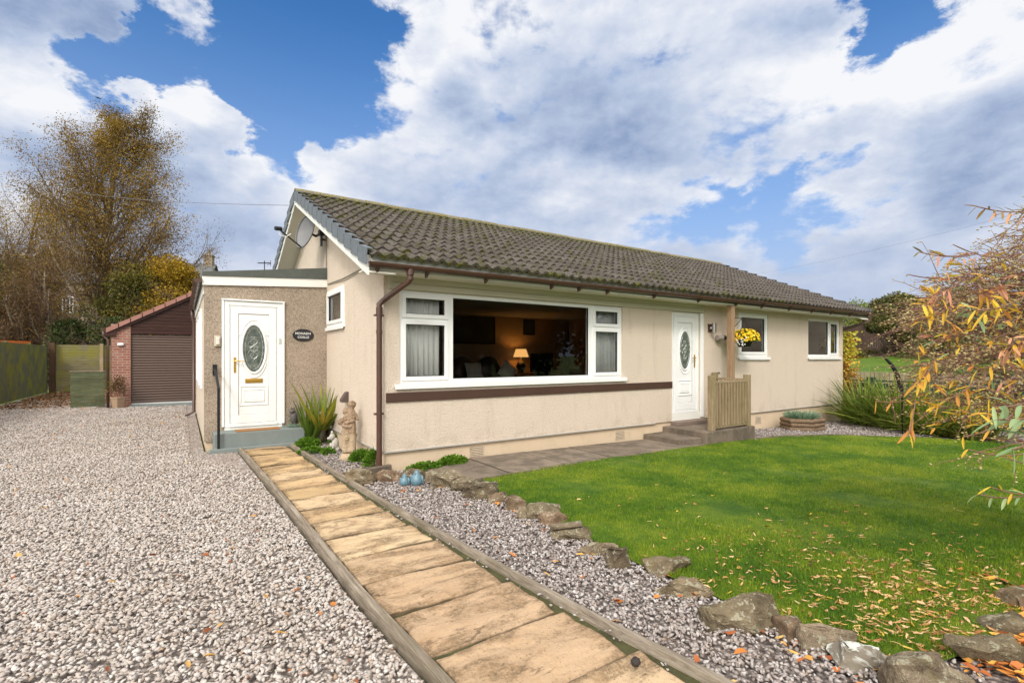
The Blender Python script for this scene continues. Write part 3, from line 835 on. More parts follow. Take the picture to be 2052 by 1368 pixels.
FG = (Vector((XC, 0, 0)), UY, -UX)            # left gable
FP_ = (Vector((0, YP, 0)), UX, -UY)           # porch front

def oval(F, cu, cz, ru, rz, n_, N=40):
    o, U, Nn = F
    return [o + U * (cu + ru * math.cos(2 * math.pi * k / N)) + Nn * n_ + UZ * (cz + rz * math.sin(2 * math.pi * k / N)) for k in range(N)]
def window(parent, F, u0, u1, z0, z1, cells, setback=0.05, gm=None, sill=0.0, name='window'):
    """cells: list of (u0, u1, z0, z1, opening?) glass openings inside the frame"""
    gm = gm or M_GLASS
    nf, nb = -setback, -setback - 0.07
    f = MB()
    us = sorted({u0, u1, *[c[0] for c in cells], *[c[1] for c in cells]}); 
    # outer frame, then bars between cells
    f.fbox(F, u0, cells[0][0], nb, nf, z0, z1)
    f.fbox(F, max(c[1] for c in cells), u1, nb, nf, z0, z1)
    cols = sorted({(c[0], c[1]) for c in cells})
    for (a, b), (c, d) in zip(cols, cols[1:]): f.fbox(F, b, c, nb, nf, z0, z1)
    for a, b in cols:
        cc = sorted([c for c in cells if (c[0], c[1]) == (a, b)], key=lambda c: c[2])
        zz = [z0] + [q for c in cc for q in (c[2], c[3])] + [z1]
        for q in range(0, len(zz), 2): f.fbox(F, a, b, nb, nf, zz[q], zz[q + 1])
    fr = f.build(name, M_WHITE, parent, bevel=0.004)
    for c in cells:
        a, b, d, e, op = c
        if op:       # opening sash: a second, prouder frame
            s = MB(); w_ = 0.042; r = -setback + 0.018; q = 0.012
            s.fbox(F, a - q, a + w_, nb + .02, r, d - q, e + q); s.fbox(F, b - w_, b + q, nb + .02, r, d - q, e + q)
            s.fbox(F, a + w_, b - w_, nb + .02, r, d - q, d + w_); s.fbox(F, a + w_, b - w_, nb + .02, r, e - w_, e + q)
            s.build('sash', M_WHITE, fr, bevel=0.004)
            a, b, d, e = a + w_, b - w_, d + w_, e - w_
        gk = MB(); wdt = .008
        gk.fbox(F, a, a + wdt, nf - .036, nf - .012, d, e); gk.fbox(F, b - wdt, b, nf - .036, nf - .012, d, e)
        gk.fbox(F, a + wdt, b - wdt, nf - .036, nf - .012, d, d + wdt); gk.fbox(F, a + wdt, b - wdt, nf - .036, nf - .012, e - wdt, e)
        gk.build('gasket', M_BLACK, fr)
        p = MB(); p.fbox(F, a, b, nf - .030, nf - .026, d, e); p.build('pane', gm, fr)
    if sill:
        s = MB(); s.fbox(F, u0 - sill, u1 + sill, nb, 0.045, z0 - 0.035, z0 - 0.001); s.fbox(F, u0 - sill, u1 + sill, 0.030, 0.0449, z0 - .062, z0 - .0352)
        s.build('sill', M_WHITE, fr, bevel=0.004)
    return fr
def door(parent, F, u0, u1, z0, z1, hinge_right, setback, letterbox, label=None):
    """white panelled door with an oval leaded light, in its frame"""
    nf = -setback; W = u1 - u0
    f = MB(); fw = 0.07
    f.fbox(F, u0, u0 + fw, nf - .07, nf, z0, z1); f.fbox(F, u1 - fw, u1, nf - .07, nf, z0, z1); f.fbox(F, u0 + fw, u1 - fw, nf - .07, nf, z1 - fw, z1)
    f.fbox(F, u0 + fw, u1 - fw, nf - .07, nf + .012, z0, z0 + 0.05)
    f.fbox(F, u0 + fw, u0 + fw + .02, nf - .07, nf - .012, z0 + .05, z1 - fw); f.fbox(F, u1 - fw - .02, u1 - fw, nf - .07, nf - .012, z0 + .05, z1 - fw); f.fbox(F, u0 + fw + .02, u1 - fw - .02, nf - .07, nf - .012, z1 - fw - .02, z1 - fw)
    fr = f.build('door', M_WHITE, parent, bevel=0.005)
    a, b, c, d = u0 + fw + .024, u1 - fw - .024, z0 + .054, z1 - fw - .024
    st = 0.105
    l = MB(); r = nf + .004
    l.fbox(F, a, a + st, nf - .06, r, c, d); l.fbox(F, b - st, b, nf - .06, r, c, d); l.fbox(F, a + st, b - st, nf - .06, r, c, c + st + .03); l.fbox(F, a + st, b - st, nf - .06, r, d - st, d)
    l.build('door_stiles', M_WHITE, fr, bevel=0.006)
    pa, pb_, pc, pd = a + st, b - st, c + st + .03, d - st
    p = MB(); pn = r - .014
    p.fbox(F, pa, pb_, nf - .05, pn, pc, pd)
    cu = (pa + pb_) / 2; H = pd - pc; hw = (pb_ - pa) / 2
    cz = pc + H * 0.655; rz = H * 0.225; ru = hw * 0.66
    p.tube([v for v in oval(F, cu, cz, ru + .030, rz + .030, pn + .004)], 0.020, 8, closed=True)
    o_, U, N = F
    def arc(t0, t1, ru_, rz_, rr=.011):
        return [o_ + U * (cu + ru_ * math.cos(t)) + N * (pn + .001) + UZ * (cz + rz_ * math.sin(t)) for t in [t0 + (t1 - t0) * k / 24 for k in range(25)]]
    for s0, s1 in ((R(28), R(152)), (R(208), R(332))):
        A = arc(s0, s1, hw * .93, rz + .105)
        p.tube(A, .013, 6); 
        for e, sg in ((A[0], 1), (A[-1], -1)): p.tube([e, e + U * .03 * sg, e + U * .035 * sg], .012, 6)
    # raised lower panel: two stepped mouldings
    q0, q1 = pc + H * .09, pc + H * .285
    for m_, hgt, z_a, z_b in ((.02, .012, q0, q1), (hw * .32, .014, q0 + H * .035, q1 - H * .035)):
        for (x0, x1, y0, y1) in ((pa + m_, pb_ - m_, z_a, z_a + .018), (pa + m_, pb_ - m_, z_b - .018, z_b), (pa + m_, pa + m_ + .018, z_a + .018, z_b - .018), (pb_ - m_ - .018, pb_ - m_, z_a + .018, z_b - .018)):
            p.fbox(F, x0, x1, pn - .005, pn + hgt, y0, y1)
    p.fbox(F, pa + hw * .36, pb_ - hw * .36, pn - .003, pn + .010, q0 + H * .05, q1 - H * .05)
    p.build('door_panel', M_WHITE, fr, bevel=0.006, seg=2)
    for (x0, x1, y0, y1) in ((pa, pb_, pd - .006, pd), ):
        pass
    gs = MB(); gs.fbox(F, pa - .001, pa + .005, pn, pn + .006, pc, pd); gs.fbox(F, pb_ - .005, pb_ + .001, pn, pn + .006, pc, pd); gs.fbox(F, pa + .005, pb_ - .005, pn, pn + .006, pc - .001, pc + .005); gs.fbox(F, pa + .005, pb_ - .005, pn, pn + .006, pd - .005, pd + .001)
    gs.build('gasket', simple('grey_gasket', (.22, .22, .21), .6), fr)
    gl = MB(); gl.slab(oval(F, cu, cz, ru + .014, rz + .014, pn + .001), N, .006); gl.build('oval_glass', M_OBSC, fr)
    ld = MB(); nn = pn + .009
    def Pt(u, z): return o_ + U * (cu + u) + N * nn + UZ * (cz + z)
    ld.tube(oval(F, cu, cz, ru * .86, rz * .90, nn), .0028, 4, closed=True)
    for sg in (1, -1):
        ld.tube([Pt(sg * ru * .34 * math.sin(t * 3.0), rz * .62 * (t / math.pi - .5) * 1.5) for t in [math.pi * k / 40 for k in range(41)]], .0045, 5)
        for zc, rr in ((rz * .46, ru * .26), (-rz * .46, ru * .26), (0, ru * .40), (rz * .2, ru * .5), (-rz * .2, ru * .5)):
            ld.tube([Pt(sg * (rr * .55 + rr * .55 * math.cos(t)), zc + rr * .7 * math.sin(t)) for t in [2 * math.pi * k / 16 * .85 for k in range(17)]], .003, 4)
    for t in range(22):
        q = 2 * math.pi * t / 22
        ld.tube([Pt(ru * .86 * math.cos(q), rz * .90 * math.sin(q)), Pt(ru * .98 * math.cos(q + .1), rz * .98 * math.sin(q + .1))], .0028, 4)
    ld.build('glass_leading', simple('lead_came', (.50, .53, .50), .25, metal=.6), fr)
    hs = (b - st / 2) if hinge_right else (a + st / 2)
    h = MB(); hz = c + 0.98 - .02 + .0
    h.fbox(F, hs - .016, hs + .016, r, r + .010, hz - .14, hz + .11)
    dirn = -1 if hinge_right else 1
    h.tube([o_ + U * hs + N * (r + .01) + UZ * (hz + .05), o_ + U * hs + N * (r + .05) + UZ * (hz + .05), o_ + U * (hs + dirn * .02) + N * (r + .055) + UZ * (hz + .05), o_ + U * (hs + dirn * .12) + N * (r + .055) + UZ * (hz + .045)], .009, 8)
    h.build('door_handle', M_BRASS, fr, bevel=.003)
    if letterbox:
        h = MB(); lz = pc + H * .335
        h.fbox(F, cu - .13, cu + .13, pn, pn + .012, lz - .035, lz + .035); h.fbox(F, cu - .11, cu + .11, pn + .012, pn + .018, lz - .02, lz + .02)
        h.build('letterbox', M_BRASS, fr, bevel=.004)
    return fr

# ------------------------------------------------------------------ the bungalow
house = empty('bungalow', (8.4, 6.19, 0), 'long cream roughcast bungalow with brown tiled roof and wide picture window', 'bungalow')
EAVE_Y, EAVE_Z, RIDGE_Y, RIDGE_Z = 5.74, 2.62, 10.24, 4.58
XV0, XV1 = 1.79, 15.28
SL = (RIDGE_Z - EAVE_Z) / (RIDGE_Y - EAVE_Y)
def roof_z(y): return RIDGE_Z - abs(y - RIDGE_Y) * SL
RB = 0.24      # height of the bottom edge of the roughcast
BIG = (2.35, 6.43, 1.10, 2.33); W2 = (9.92, 11.07, 1.46, 2.42); W3 = (12.85, 14.52, 1.46, 2.42); DR = (7.74, 8.60, 0.26, 2.33)
wall(XC, XE, RB, 2.50, [BIG, W2, W3, (DR[0], DR[1], RB + .001, DR[3])], FF, 0.30, 'wall', M_WALL, house)
gw = (8.05, 9.02, 0, 0)
gy0, gz0 = on_x(691, 649, XC); gy1, gz1 = on_x(656.5, 582, XC)
GW = (8.02, 8.98, 1.96, 2.60)
GW = (on_x(690.6, 0, XC)[0], on_x(657, 0, XC)[0], 1.97, 2.60)
topf = ([RIDGE_Y], lambda u: roof_z(u) - 0.16)
wall(YF + 0.301, YB, RB, 2.63, [GW], FG, 0.28, 'gable_wall', M_GABLE, house, top=topf)
# little triangle of gable over the front wall's thickness
b = MB(); b.prism([(YF + .0, 0)], 0, 0) if False else None
t0, t1 = roof_z(YF) - .16, roof_z(YF + .3) - .16
for X0, X1 in ((XC, XC + .28), (XE - .28, XE)):
    b = MB(); b.add([(X0, YF + .001, 2.502), (X0, YF + .3, 2.502), (X0, YF + .3, t1), (X0, YF + .001, max(t0, 2.503)), (X1, YF + .001, 2.502), (X1, YF + .3, 2.502), (X1, YF + .3, t1), (X1, YF + .001, max(t0, 2.503))],
          [(0, 1, 2, 3), (4, 5, 6, 7), (0, 1, 5, 4), (1, 2, 6, 5), (2, 3, 7, 6), (3, 0, 4, 7)])
    b.build('gable_infill', M_WALL, house)
wall(YF + 0.301, YB, RB, 2.5, [], (Vector((XE, 0, 0)), UY, UX), 0.28, 'gable_wall', M_WALL, house, top=topf)
b = MB(); b.box(XC, XE, YB, YB + .28, 0, 2.5); b.build('rear_wall', M_WALL, house)
b = MB()
b.prism([(XC + .03, YF + .03), (XE - .03, YF + .03), (XE - .03, YF + .28), (XC + .03, YF + .28)], -0.35, RB + .001)
b.prism([(XC + .03, YF + .281), (XC + .25, YF + .281), (XC + .25, YB), (XC + .03, YB)], -0.35, RB + .001)
b.prism([(XE - .25, YF + .281), (XE - .03, YF + .281), (XE - .03, YB), (XE - .25, YB)], -0.35, RB + .001)
b.build('plinth', M_PLINTH, house)
# drip bead along the foot of the roughcast
b = MB(); b.fbox(FF, XC - .014, 7.28, -.02, .014, RB - .012, RB + .006); b.fbox(FF, 9.0, XE, -.02, .010, RB - .010, RB + .003)
b.fbox(FG, YF - .0135, YP, -.02, .014, RB - .012, RB + .006)
b.build('render_bead', simple('bead', (.42, .40, .37), .6), house)
b = MB(); b.fbox(FF, XC + .03, 7.735, -.01, 0.022, 0.875, 0.995); b.build('painted_band', M_BAND, house, bevel=.004)
# air bricks
for px in (955, 1242, 1519):
    u, z = on_y(px, 890, YF + .03); v = MB(); u += .0; z = 0.105
    o_ = (Vector((0, YF + .03, 0)), UX, -UY)
    z -= .02 * max(0, u - 4) * .4
    for k in range(6): v.fbox(o_, u - .11, u + .11, -.01, .010, z - .065 + k * .024, z - .050 + k * .024)
    v.fbox(o_, u - .122, u - .11, -.01, .008, z - .07, z + .075); v.fbox(o_, u + .11, u + .122, -.01, .008, z - .07, z + .075)
    v.fbox(o_, u - .109, u + .109, -.01, .001, z - .069, z + .074) if False else None
    vb = v.build('air_vent', simple('vent_cream', (.55, .45, .33), .7, dirt=.4), house)
    v = MB(); v.fbox(o_, u - .11, u + .11, .0005, .003, z - .069, z + .074); v.build('vent_slot_shade', simple('vent_dark', (.13, .09, .06), .9), vb)  # flat dark sheet stands in for the shade inside the vent
# boxed panel over the big window, soffits, fascia
b = MB()
zb = 2.335
for k in range(2): b.fbox(FF, XC + .11, 8.64, 0.001, 0.030, zb + k * .082 + .002, zb + .082 + k * .082 - .002)
b.fbox(FF, 8.642, 8.70, 0.001, 0.036, zb - .0, 2.498)
b.fbox(FF, XC + .06, XC + .108, 0.001, 0.036, zb, 2.498)
b.build('window_head_board', simple('head_board', (0.50, 0.47, 0.37), 0.6), house, bevel=.003)
b = MB(); b.box(XV0 + .032, XV1 - .032, EAVE_Y + .085, YF - .002, 2.501, 2.512)
for k in range(3): b.box(XV0 + .032, XV1 - .032, EAVE_Y + .09 + k * .12, EAVE_Y + .09 + k * .12 + .112, 2.494, 2.5005)
b.build('soffit', M_CREAM, house)
b = MB(); b.box(XV0 + .004, XV1 - .004, EAVE_Y + .055, EAVE_Y + .078, 2.485, 2.655); b.build('fascia', M_WHITE2, house)
# verge soffits and bargeboards
def along(y0, y1, X0, X1, off0, off1, mat_, name):
    m_ = MB()
    m_.add([(X, y, roof_z(y) - o_) for X in (X0, X1) for (y, o_) in ((y0, off0), (y1, off0), (y1, off1), (y0, off1))],
           [(0, 1, 2, 3), (7, 6, 5, 4), (0, 4, 5, 1), (1, 5, 6, 2), (2, 6, 7, 3), (3, 7, 4, 0)])
    return m_.build(name, mat_, house)
BY = 2 * RIDGE_Y - EAVE_Y
for ya, yb in ((EAVE_Y + .02, RIDGE_Y - .001), (RIDGE_Y + .001, BY - .02)):
    along(ya, yb, XV0 + .031, XC - .001, 0.165, 0.185, M_CREAM, 'verge_soffit')
    along(ya, yb, XV0 + .008, XV0 + .030, 0.08, 0.215, M_WHITE2, 'bargeboard')
    along(ya, yb, XE + .001, XV1 - .031, 0.165, 0.185, M_CREAM, 'verge_soffit')
    along(ya, yb, XV1 - .030, XV1 - .008, 0.08, 0.215, M_WHITE2, 'bargeboard')
    along(ya, yb, XV0 + .06, XV1 - .06, 0.09, 0.12, M_SOIL, 'roof_deck')
# tiles: every tile an island; two rolls per tile
def tiles(front):
    V = []; Fc = []
    pitch, cover = 0.33, 14
    slope_len = math.hypot(RIDGE_Y - EAVE_Y, RIDGE_Z - EAVE_Z) + .03; gauge = slope_len / cover
    ty = Vector((0, 1 if front else -1, SL)).normalized()
    nn = Vector((0, -SL if front else SL, 1)).normalized()
    base = Vector((0, EAVE_Y if front else BY, EAVE_Z)) - ty * 0.03
    ncol = int(round((XV1 - XV0 - .06) / pitch)); pitch = (XV1 - XV0 - .06) / ncol
    NU = 16
    rr = random.Random(21 if front else 22)
    for c in range(cover):
        for k in range(ncol):
            x0 = XV0 + .03 + k * pitch
            dz_, sk, dl = rr.uniform(-.004, .005), rr.uniform(-.006, .006), rr.uniform(-.012, .010)
            o = len(V)
            for j, (s_, h) in enumerate(((c * gauge + dl, 0.0), (c * gauge + dl, 0.040), (c * gauge + dl + .5 * gauge, 0.025), ((c + 1) * gauge + .05, 0.006))):
                for i in range(NU + 1):
                    u = i / NU
                    ph = (u * 2) % 1.0 if i < NU else 1.0
                    wv = (0.5 - 0.5 * math.cos(2 * math.pi * ph)) ** 1.15 * 0.044
                    if j == 0: wv = wv - 0.004
                    p = base + ty * (s_ + sk * (u - .5)) + nn * (h + wv + dz_) + UX * (x0 + u * pitch)
                    V.append(p)
            for j in range(3):
                for i in range(NU):
                    a = o + j * (NU + 1) + i
                    Fc.append((a, a + 1, a + NU + 2, a + NU + 1) if front else (a, a + NU + 1, a + NU + 2, a + 1))
    L = wloc(house)
    ob = np_mesh('roof', np.array(V), np.array(Fc), M_TILE, house, smooth=True)
    ob.data.set_sharp_from_angle(angle=R(50))
    return ob
tiles(True); tiles(False)
b = MB(); x = XV0; rs = random.Random(9)
while x < XV1 - .1:
    L = min(.45, XV1 - x); t0 = rs.uniform(-.004, .006); off = len(b.v)
    for X in (x + .004, x + L - .004):
        for k in range(9):
            q = math.pi * (k / 8); r_ = .125
            b.v.append((X, RIDGE_Y - r_ * math.cos(q), RIDGE_Z + .0 + .085 * math.sin(q) + t0 + .02))
        for k in range(9):
            q = math.pi * (1 - k / 8); r_ = .105
            b.v.append((X, RIDGE_Y - r_ * math.cos(q), RIDGE_Z - .02 + .07 * math.sin(q) + t0 + .02))
    for k in range(18): b.f.append((off + k, off + (k + 1) % 18, off + 18 + (k + 1) % 18, off + 18 + k))
    b.f += [tuple(off + k for k in range(18)), tuple(off + 18 + k for k in range(18))[::-1]]
    x += L
b.build('ridge_tiles', M_RIDGE, house)
# dry verge caps, stepped, one per course
for X0, sg in ((XV0, -1), (XV1, 1)):
    for front in (1, 0):
        b = MB(); nC = 14
        for c in range(nC):
            y0 = EAVE_Y + (RIDGE_Y - .06 - EAVE_Y) * c / nC; y1 = EAVE_Y + (RIDGE_Y - .06 - EAVE_Y) * (c + 1) / nC + .02
            if not front: y0, y1 = BY - (y0 - EAVE_Y), BY - (y1 - EAVE_Y)
            e0, e1 = .098, .050
            for (xa, xb, ta, tb) in ((X0 + sg * .010, X0 - sg * .012, 0, -.185), (X0 + sg * .012, X0 - sg * .075, 0.012, -.0)):
                pts = []
                for y, e in ((y0, e0), (y1, e1)):
                    z = roof_z(y) + e; fl = sg * (.012 if e == e0 else 0)
                    xa_, xb_ = xa + fl, xb + fl
                    pts += [(xa_, y, z + ta), (xb_, y, z + ta), (xb_, y, z + tb), (xa_, y, z + tb)]
                b.add(pts, [(0, 1, 2, 3), (7, 6, 5, 4), (0, 4, 5, 1), (1, 5, 6, 2), (2, 6, 7, 3), (3, 7, 4, 0)])
        b.build('verge_caps', M_VERGE, house)
# gutter
def gutter_z(x): return 2.515 + 0.0035 * (x - 1.8)
b = MB(); gx0, gx1 = XV0 - .0, XV1 + .08; NG = 40
def gut(b, xa, xb, r, y, zoff=0, n=12):
    off = len(b.v); rings = []
    for X in (xa, xb):
        for (rr, flip) in ((r, 0), (r - .006, 1)):
            ks = range(n + 1) if not flip else range(n, -1, -1)
            for k in ks:
                q = math.pi * k / n
                b.v.append((X, y - rr * math.cos(q), gutter_z(X) + zoff + .045 - rr * math.sin(q)))
    m_ = 2 * (n + 1)
    for k in range(m_): b.f.append((off + k, off + (k + 1) % m_, off + m_ + (k + 1) % m_, off + m_ + k))
    b.f += [tuple(off + k for k in range(m_)), tuple(off + m_ + k for k in range(m_))[::-1]]
GY = EAVE_Y - .005
gut(b, XV0 + .02, 9.32, .058, GY); gut(b, 9.326, XV1 + .05, .058, GY, .012)
for X in (XV0 + .02, 9.31, 9.328, XV1 + .045): b.slab([Vector((X, GY - .061 * math.cos(math.pi * k / 12), gutter_z(X) + .05 - .061 * math.sin(math.pi * k / 12))) for k in range(13)], (1, 0, 0), .008)
gt = b.build('gutter', M_BROWN, house, smooth=True, auto=35)
for px in (757, 857, 976, 1108, 1163, 1220, 1314, 1403, 1478, 1530, 1585, 1630, 1668, 1706):
    X, _z = on_y(px, 0, GY); s = MB()
    gut(s, X - .018, X + .018, .064, GY, 0 if X < 9.3 else .012)
    s.prism([(GY + .02, gutter_z(X) - .02)], 0, 0) if False else None
    for Xa in (X - .014,):
        z_ = gutter_z(X)
        s.slab([Vector((Xa, GY - .045, z_ - .005)), Vector((Xa, GY + .058, z_ - .015)), Vector((Xa, GY + .058, z_ - .075)), Vector((Xa, GY + .02, z_ - .06))], (1, 0, 0), .028)
    s.build('gutter_bracket', M_BROWN, gt)
# left downpipe: offset from the gutter back to the corner then down
ox, oz = on_y(822, 545, GY)
s = MB(); r_ = .036
pX, pY = on_y(760, 700, YF - .045)[0], YF - .045
s.tube([(ox, GY, 2.52), (ox, GY, 2.40), (ox - .015, GY + .01, 2.375), (pX + .05, pY - .015, 2.17), (pX, pY, 2.12), (pX, pY, 2.0), (pX, pY, 0.02)], r_, 14)
s.tube([(ox, GY, 2.45), (ox, GY, 2.54)], .045, 14); s.tube([(ox, GY, 2.395), (ox, GY, 2.43)], .042, 14)
s.tube([(pX, pY, 2.08), (pX, pY, 1.99)], .042, 14); s.tube([(pX, pY, 1.79), (pX, pY, 1.75)], .040, 14)
for z in (1.98, .74): s.box(pX - .06, pX + .06, pY - .005, YF, z - .012, z + .012); s.tube([(pX, pY, z - .014), (pX, pY, z + .014)], .041, 14)
s.build('downpipe', M_BROWN, house, smooth=True, auto=40)
s = MB(); X = XV1 - .12
s.tube([(X, GY, 2.56), (X, GY, 2.42), (X - .02, GY + .03, 2.39), (XE + .06, YF + .12, 2.17), (XE + .06, YF + .16, 2.12), (XE + .06, YF + .16, -.15)], r_, 14)
s.build('downpipe', M_BROWN, house, smooth=True, auto=40)
# cables on the gable
s = MB()
pa = on_x(657, 569, XC - .01); pb2 = on_x(722, 540, XC - .01)
s.tube([(XC - .01, pa[0], pa[1]), (XC - .012, (pa[0] + pb2[0]) / 2, (pa[1] + pb2[1]) / 2 - .02), (XC - .01, pb2[0], pb2[1])], .007, 6)
s.tube([(XC - .01, pa[0], pa[1] - .012), (XC - .01, (pa[0] + pb2[0]) / 2 - .1, (pa[1] + pb2[1]) / 2 - .06), (XC - .01, pb2[0] - .05, pb2[1] - .03)], .005, 6)
s.tube([(XC - .012, 9.165, 2.6), (XC - .012, 9.165, 3.62)], .012, 6)
s.build('cable', simple('cable_grey', (.25, .22, .18), .6), house)
# windows and doors
def zc(px, py): return on_y(px, py, YF + .06)[1]
def uc(px): return on_y(px, 0, YF + .06)[0]
a0, a1, b0, b1, c0, c1 = uc(808), uc(899), uc(906), uc(1177), uc(1183), uc(1246)
fw_ = .055
window(house, FF, BIG[0], BIG[1], BIG[2], BIG[3],
       [(BIG[0] + fw_, a1 - .035, 1.155, 1.93, True), (BIG[0] + fw_, a1 - .035, 1.985, 2.275, True),
        (b0 - .0, b1, 1.155, 2.275, False),
        (c0 + .04, BIG[1] - fw_, 1.155, 1.93, True), (c0 + .04, BIG[1] - fw_, 1.985, 2.275, True)], sill=.07, setback=.03)
window(house, FF, W2[0], W2[1], W2[2], W2[3], [(W2[0] + .07, W2[1] - .07, W2[2] + .07, W2[3] - .06, True)], sill=.03, setback=.02, gm=M_GLASS2)
window(house, FF, W3[0], W3[1], W3[2], W3[3], [(W3[0] + .06, W3[0] + 1.08, W3[2] + .06, W3[3] - .06, False), (W3[0] + 1.14, W3[1] - .06, W3[2] + .06, W3[3] - .06, True)], sill=.02, setback=.02, gm=M_GLASS2)
window(house, FG, GW[0], GW[1], GW[2], GW[3], [(GW[0] + .06, GW[1] - .06, GW[2] + .06, GW[3] - .06, True)], sill=.03, setback=-.02)
door(house, FF, DR[0] + .005, DR[1] - .005, DR[2] + .12, DR[3] - .005, True, .03, False)
b = MB(); b.fbox(FF, DR[0] + .001, DR[1] - .001, -.10, -.012, RB + .002, DR[2] + .118); b.build('door_threshold', M_WHITE2, house)
b = MB(); b.fbox(FF, DR[1], DR[1] + .09, .001, .018, RB + .03, DR[3] + .0); b.build('door_trim', M_WHITE, house, bevel=.004)

# porch
PT0, PT1 = 2.60, 2.70
wall(XP, XC - .001, .12, 2.6, [(0.555, 1.415, .122, 2.365)], FP_, 0.2, 'porch_wall', M_PORCH, house, top=([], lambda u: 2.60 + (u - XP) / (XC - XP) * .10))
wall(YP + .201, 15, .12, 2.6, [(YP + 1.1, YP + 3.2, .9, 2.3)], (Vector((XP, 0, 0)), UY, -UX), 0.2, 'porch_wall', M_WALL, house)
window(house, (Vector((XP, 0, 0)), UY, -UX), YP + 1.1, YP + 3.2, .9, 2.3, [(YP + 1.17, YP + 2.1, .97, 2.23, True), (YP + 2.2, YP + 3.13, .97, 2.23, True)], setback=-.03)
b = MB(); b.box(XP + .02, XP + .18, YP + .03, 15, -.05, .119); b.box(XP + .181, XC - .01, YP + .03, YP + .18, -.05, .119); b.build('porch_plinth', M_PLINTH, house)
def strip(z0a, z1a, z0b, z1b, ya, yb, nm, mt):
    m_ = MB(); xa, xb = XP - .03, XC - .002
    m_.add([(xa, ya, z0a), (xb, ya, z0b), (xb, ya, z1b), (xa, ya, z1a), (xa, yb, z0a), (xb, yb, z0b), (xb, yb, z1b), (xa, yb, z1a)],
           [(0, 1, 2, 3), (7, 6, 5, 4), (0, 4, 5, 1), (1, 5, 6, 2), (2, 6, 7, 3), (3, 7, 4, 0)])
    return m_.build(nm, mt, house)
strip(2.585, 2.725, 2.69, 2.83, YP - .03, YP - .008, 'porch_fascia', M_WHITE2)
strip(2.727, 2.79, 2.832, 3.03, YP - .045, YP + .05, 'porch_roof_edge', M_LEAD)
strip(2.70, 2.76, 2.81, 2.90, YP + .051, 15, 'porch_roof', M_LEAD)
s = MB(); gx = XP - .085
for i in range(2): pass
def gutY(b, ya, yb, r, x, z):
    off = len(b.v); n = 10
    for Y in (ya, yb):
        for (rr, fl) in ((r, 0), (r - .006, 1)):
            for k in (range(n + 1) if not fl else range(n, -1, -1)):
                q = math.pi * k / n; b.v.append((x - rr * math.cos(q), Y, z - rr * math.sin(q)))
    m_ = 2 * (n + 1)
    for k in range(m_): b.f.append((off + k, off + (k + 1) % m_, off + m_ + (k + 1) % m_, off + m_ + k))
    b.f += [tuple(off + k for k in range(m_)), tuple(off + m_ + k for k in range(m_))[::-1]]
gutY(s, YP - .05, 14.8, .06, gx, 2.665)
for yy in (YP - .055, 14.8): s.slab([Vector((gx - .061 * math.cos(math.pi * k / 10), yy, 2.668 - .061 * math.sin(math.pi * k / 10))) for k in range(11)], (0, 1, 0), .008)
for yy in (9.5, 10.5, 11.5, 12.5, 13.5, 14.5): gutY(s, yy, yy + .04, .067, gx, 2.667)
s.build('porch_gutter', M_BROWN, house, smooth=True, auto=35)
s = MB(); s.tube([(gx, 14.5, 2.6), (gx, 14.5, 2.45), (XP - .05, 14.5, 2.3), (XP - .05, 14.5, .12), (XP - .22, 14.4, .04)], .034, 10); s.build('downpipe', M_BROWN, house, smooth=True)
s = MB(); s.fbox((Vector((XP, 0, 0)), UY, -UX), YP + .05, 15, .001, .02, 2.45, 2.66); s.build('porch_side_board', M_WHITE2, house)
door(house, FP_, 0.56, 1.41, .33, 2.36, False, -.02, True)
b = MB(); b.fbox(FP_, .56, 1.41, -.12, .012, .122, .328); b.build('door_threshold', M_WHITE2, house)
b = MB(); b.fbox(FP_, .52, 1.45, .0, .045, 2.366, 2.39); b.fbox(FP_, .525, .558, .0005, .035, .34, 2.365); b.fbox(FP_, 1.412, 1.445, .0005, .035, .34, 2.365); b.build('door_trim', M_WHITE, house, bevel=.004)
b = MB(); b.fbox(FP_, .33, .50, 0, 0, 0, 0) if False else None

# interior: the living room seen through the picture window
RX0, RX1, RY1, RZ0, RZ1 = 2.43, 8.9, 10.6, 0.42, 2.48
M_PAPER = simple('wallpaper', (0.30, 0.20, 0.11), 0.85, var=0.12, scale=3)
b = MB(); b.box(RX0, RX1, RY1, RY1 + .1, RZ0, RZ1 - .001); b.box(RX1, RX1 + .1, YF + .31, RY1 + .1, RZ0, RZ1 - .001); b.box(RX0 - .005, RX0 - .0005, YF + .31, RY1, RZ0, RZ1 - .001)
b.build('inner_wall', M_PAPER, house)
b = MB(); b.box(XC + .282, XE - .282, YF + .302, RY1 + .2, RZ0 - .05, RZ0); b.build('inner_floor', simple('carpet', (.09, .065, .045), .95), house)
b = MB(); b.box(XC + .282, XE - .282, YF + .302, YB, RZ1, RZ1 + .03); b.build('inner_ceiling', simple('ceiling_paint', (.42, .38, .32), .9), house)
b = MB(); b.box(9.0, XE - .29, 9.2, 9.3, RZ0, RZ1 - .001); b.box(11.6, 11.7, YF + .31, 9.2, RZ0, RZ1 - .001); b.build('inner_wall', simple('bedroom_wall', (.35, .31, .25), .9), house)
# inner door at the right end of the room
dxa, dxb = on_y(1136, 0, RY1)[0], on_y(1175, 0, RY1)[0]
FI = (Vector((0, RY1, 0)), UX, -UY)
b = MB(); b.fbox(FI, dxa, dxa + 1.0, .002, .03, RZ0, 2.30); b.build('inner_door', simple('dark_door', (.035, .018, .010), .5), house)
b = MB(); b.fbox(FI, dxa - .09, dxa - .002, .002, .04, RZ0, 2.39); b.fbox(FI, dxa - .0, dxa + 1.0, .002, .04, 2.302, 2.39); b.build('inner_door_frame', simple('door_frame_wood', (.16, .11, .06), .5), house)
def item(name, m_, mt, label, cat, group=None, **k):
    o = m_.build(name, mt, **k); return tag(o, label, cat, group)
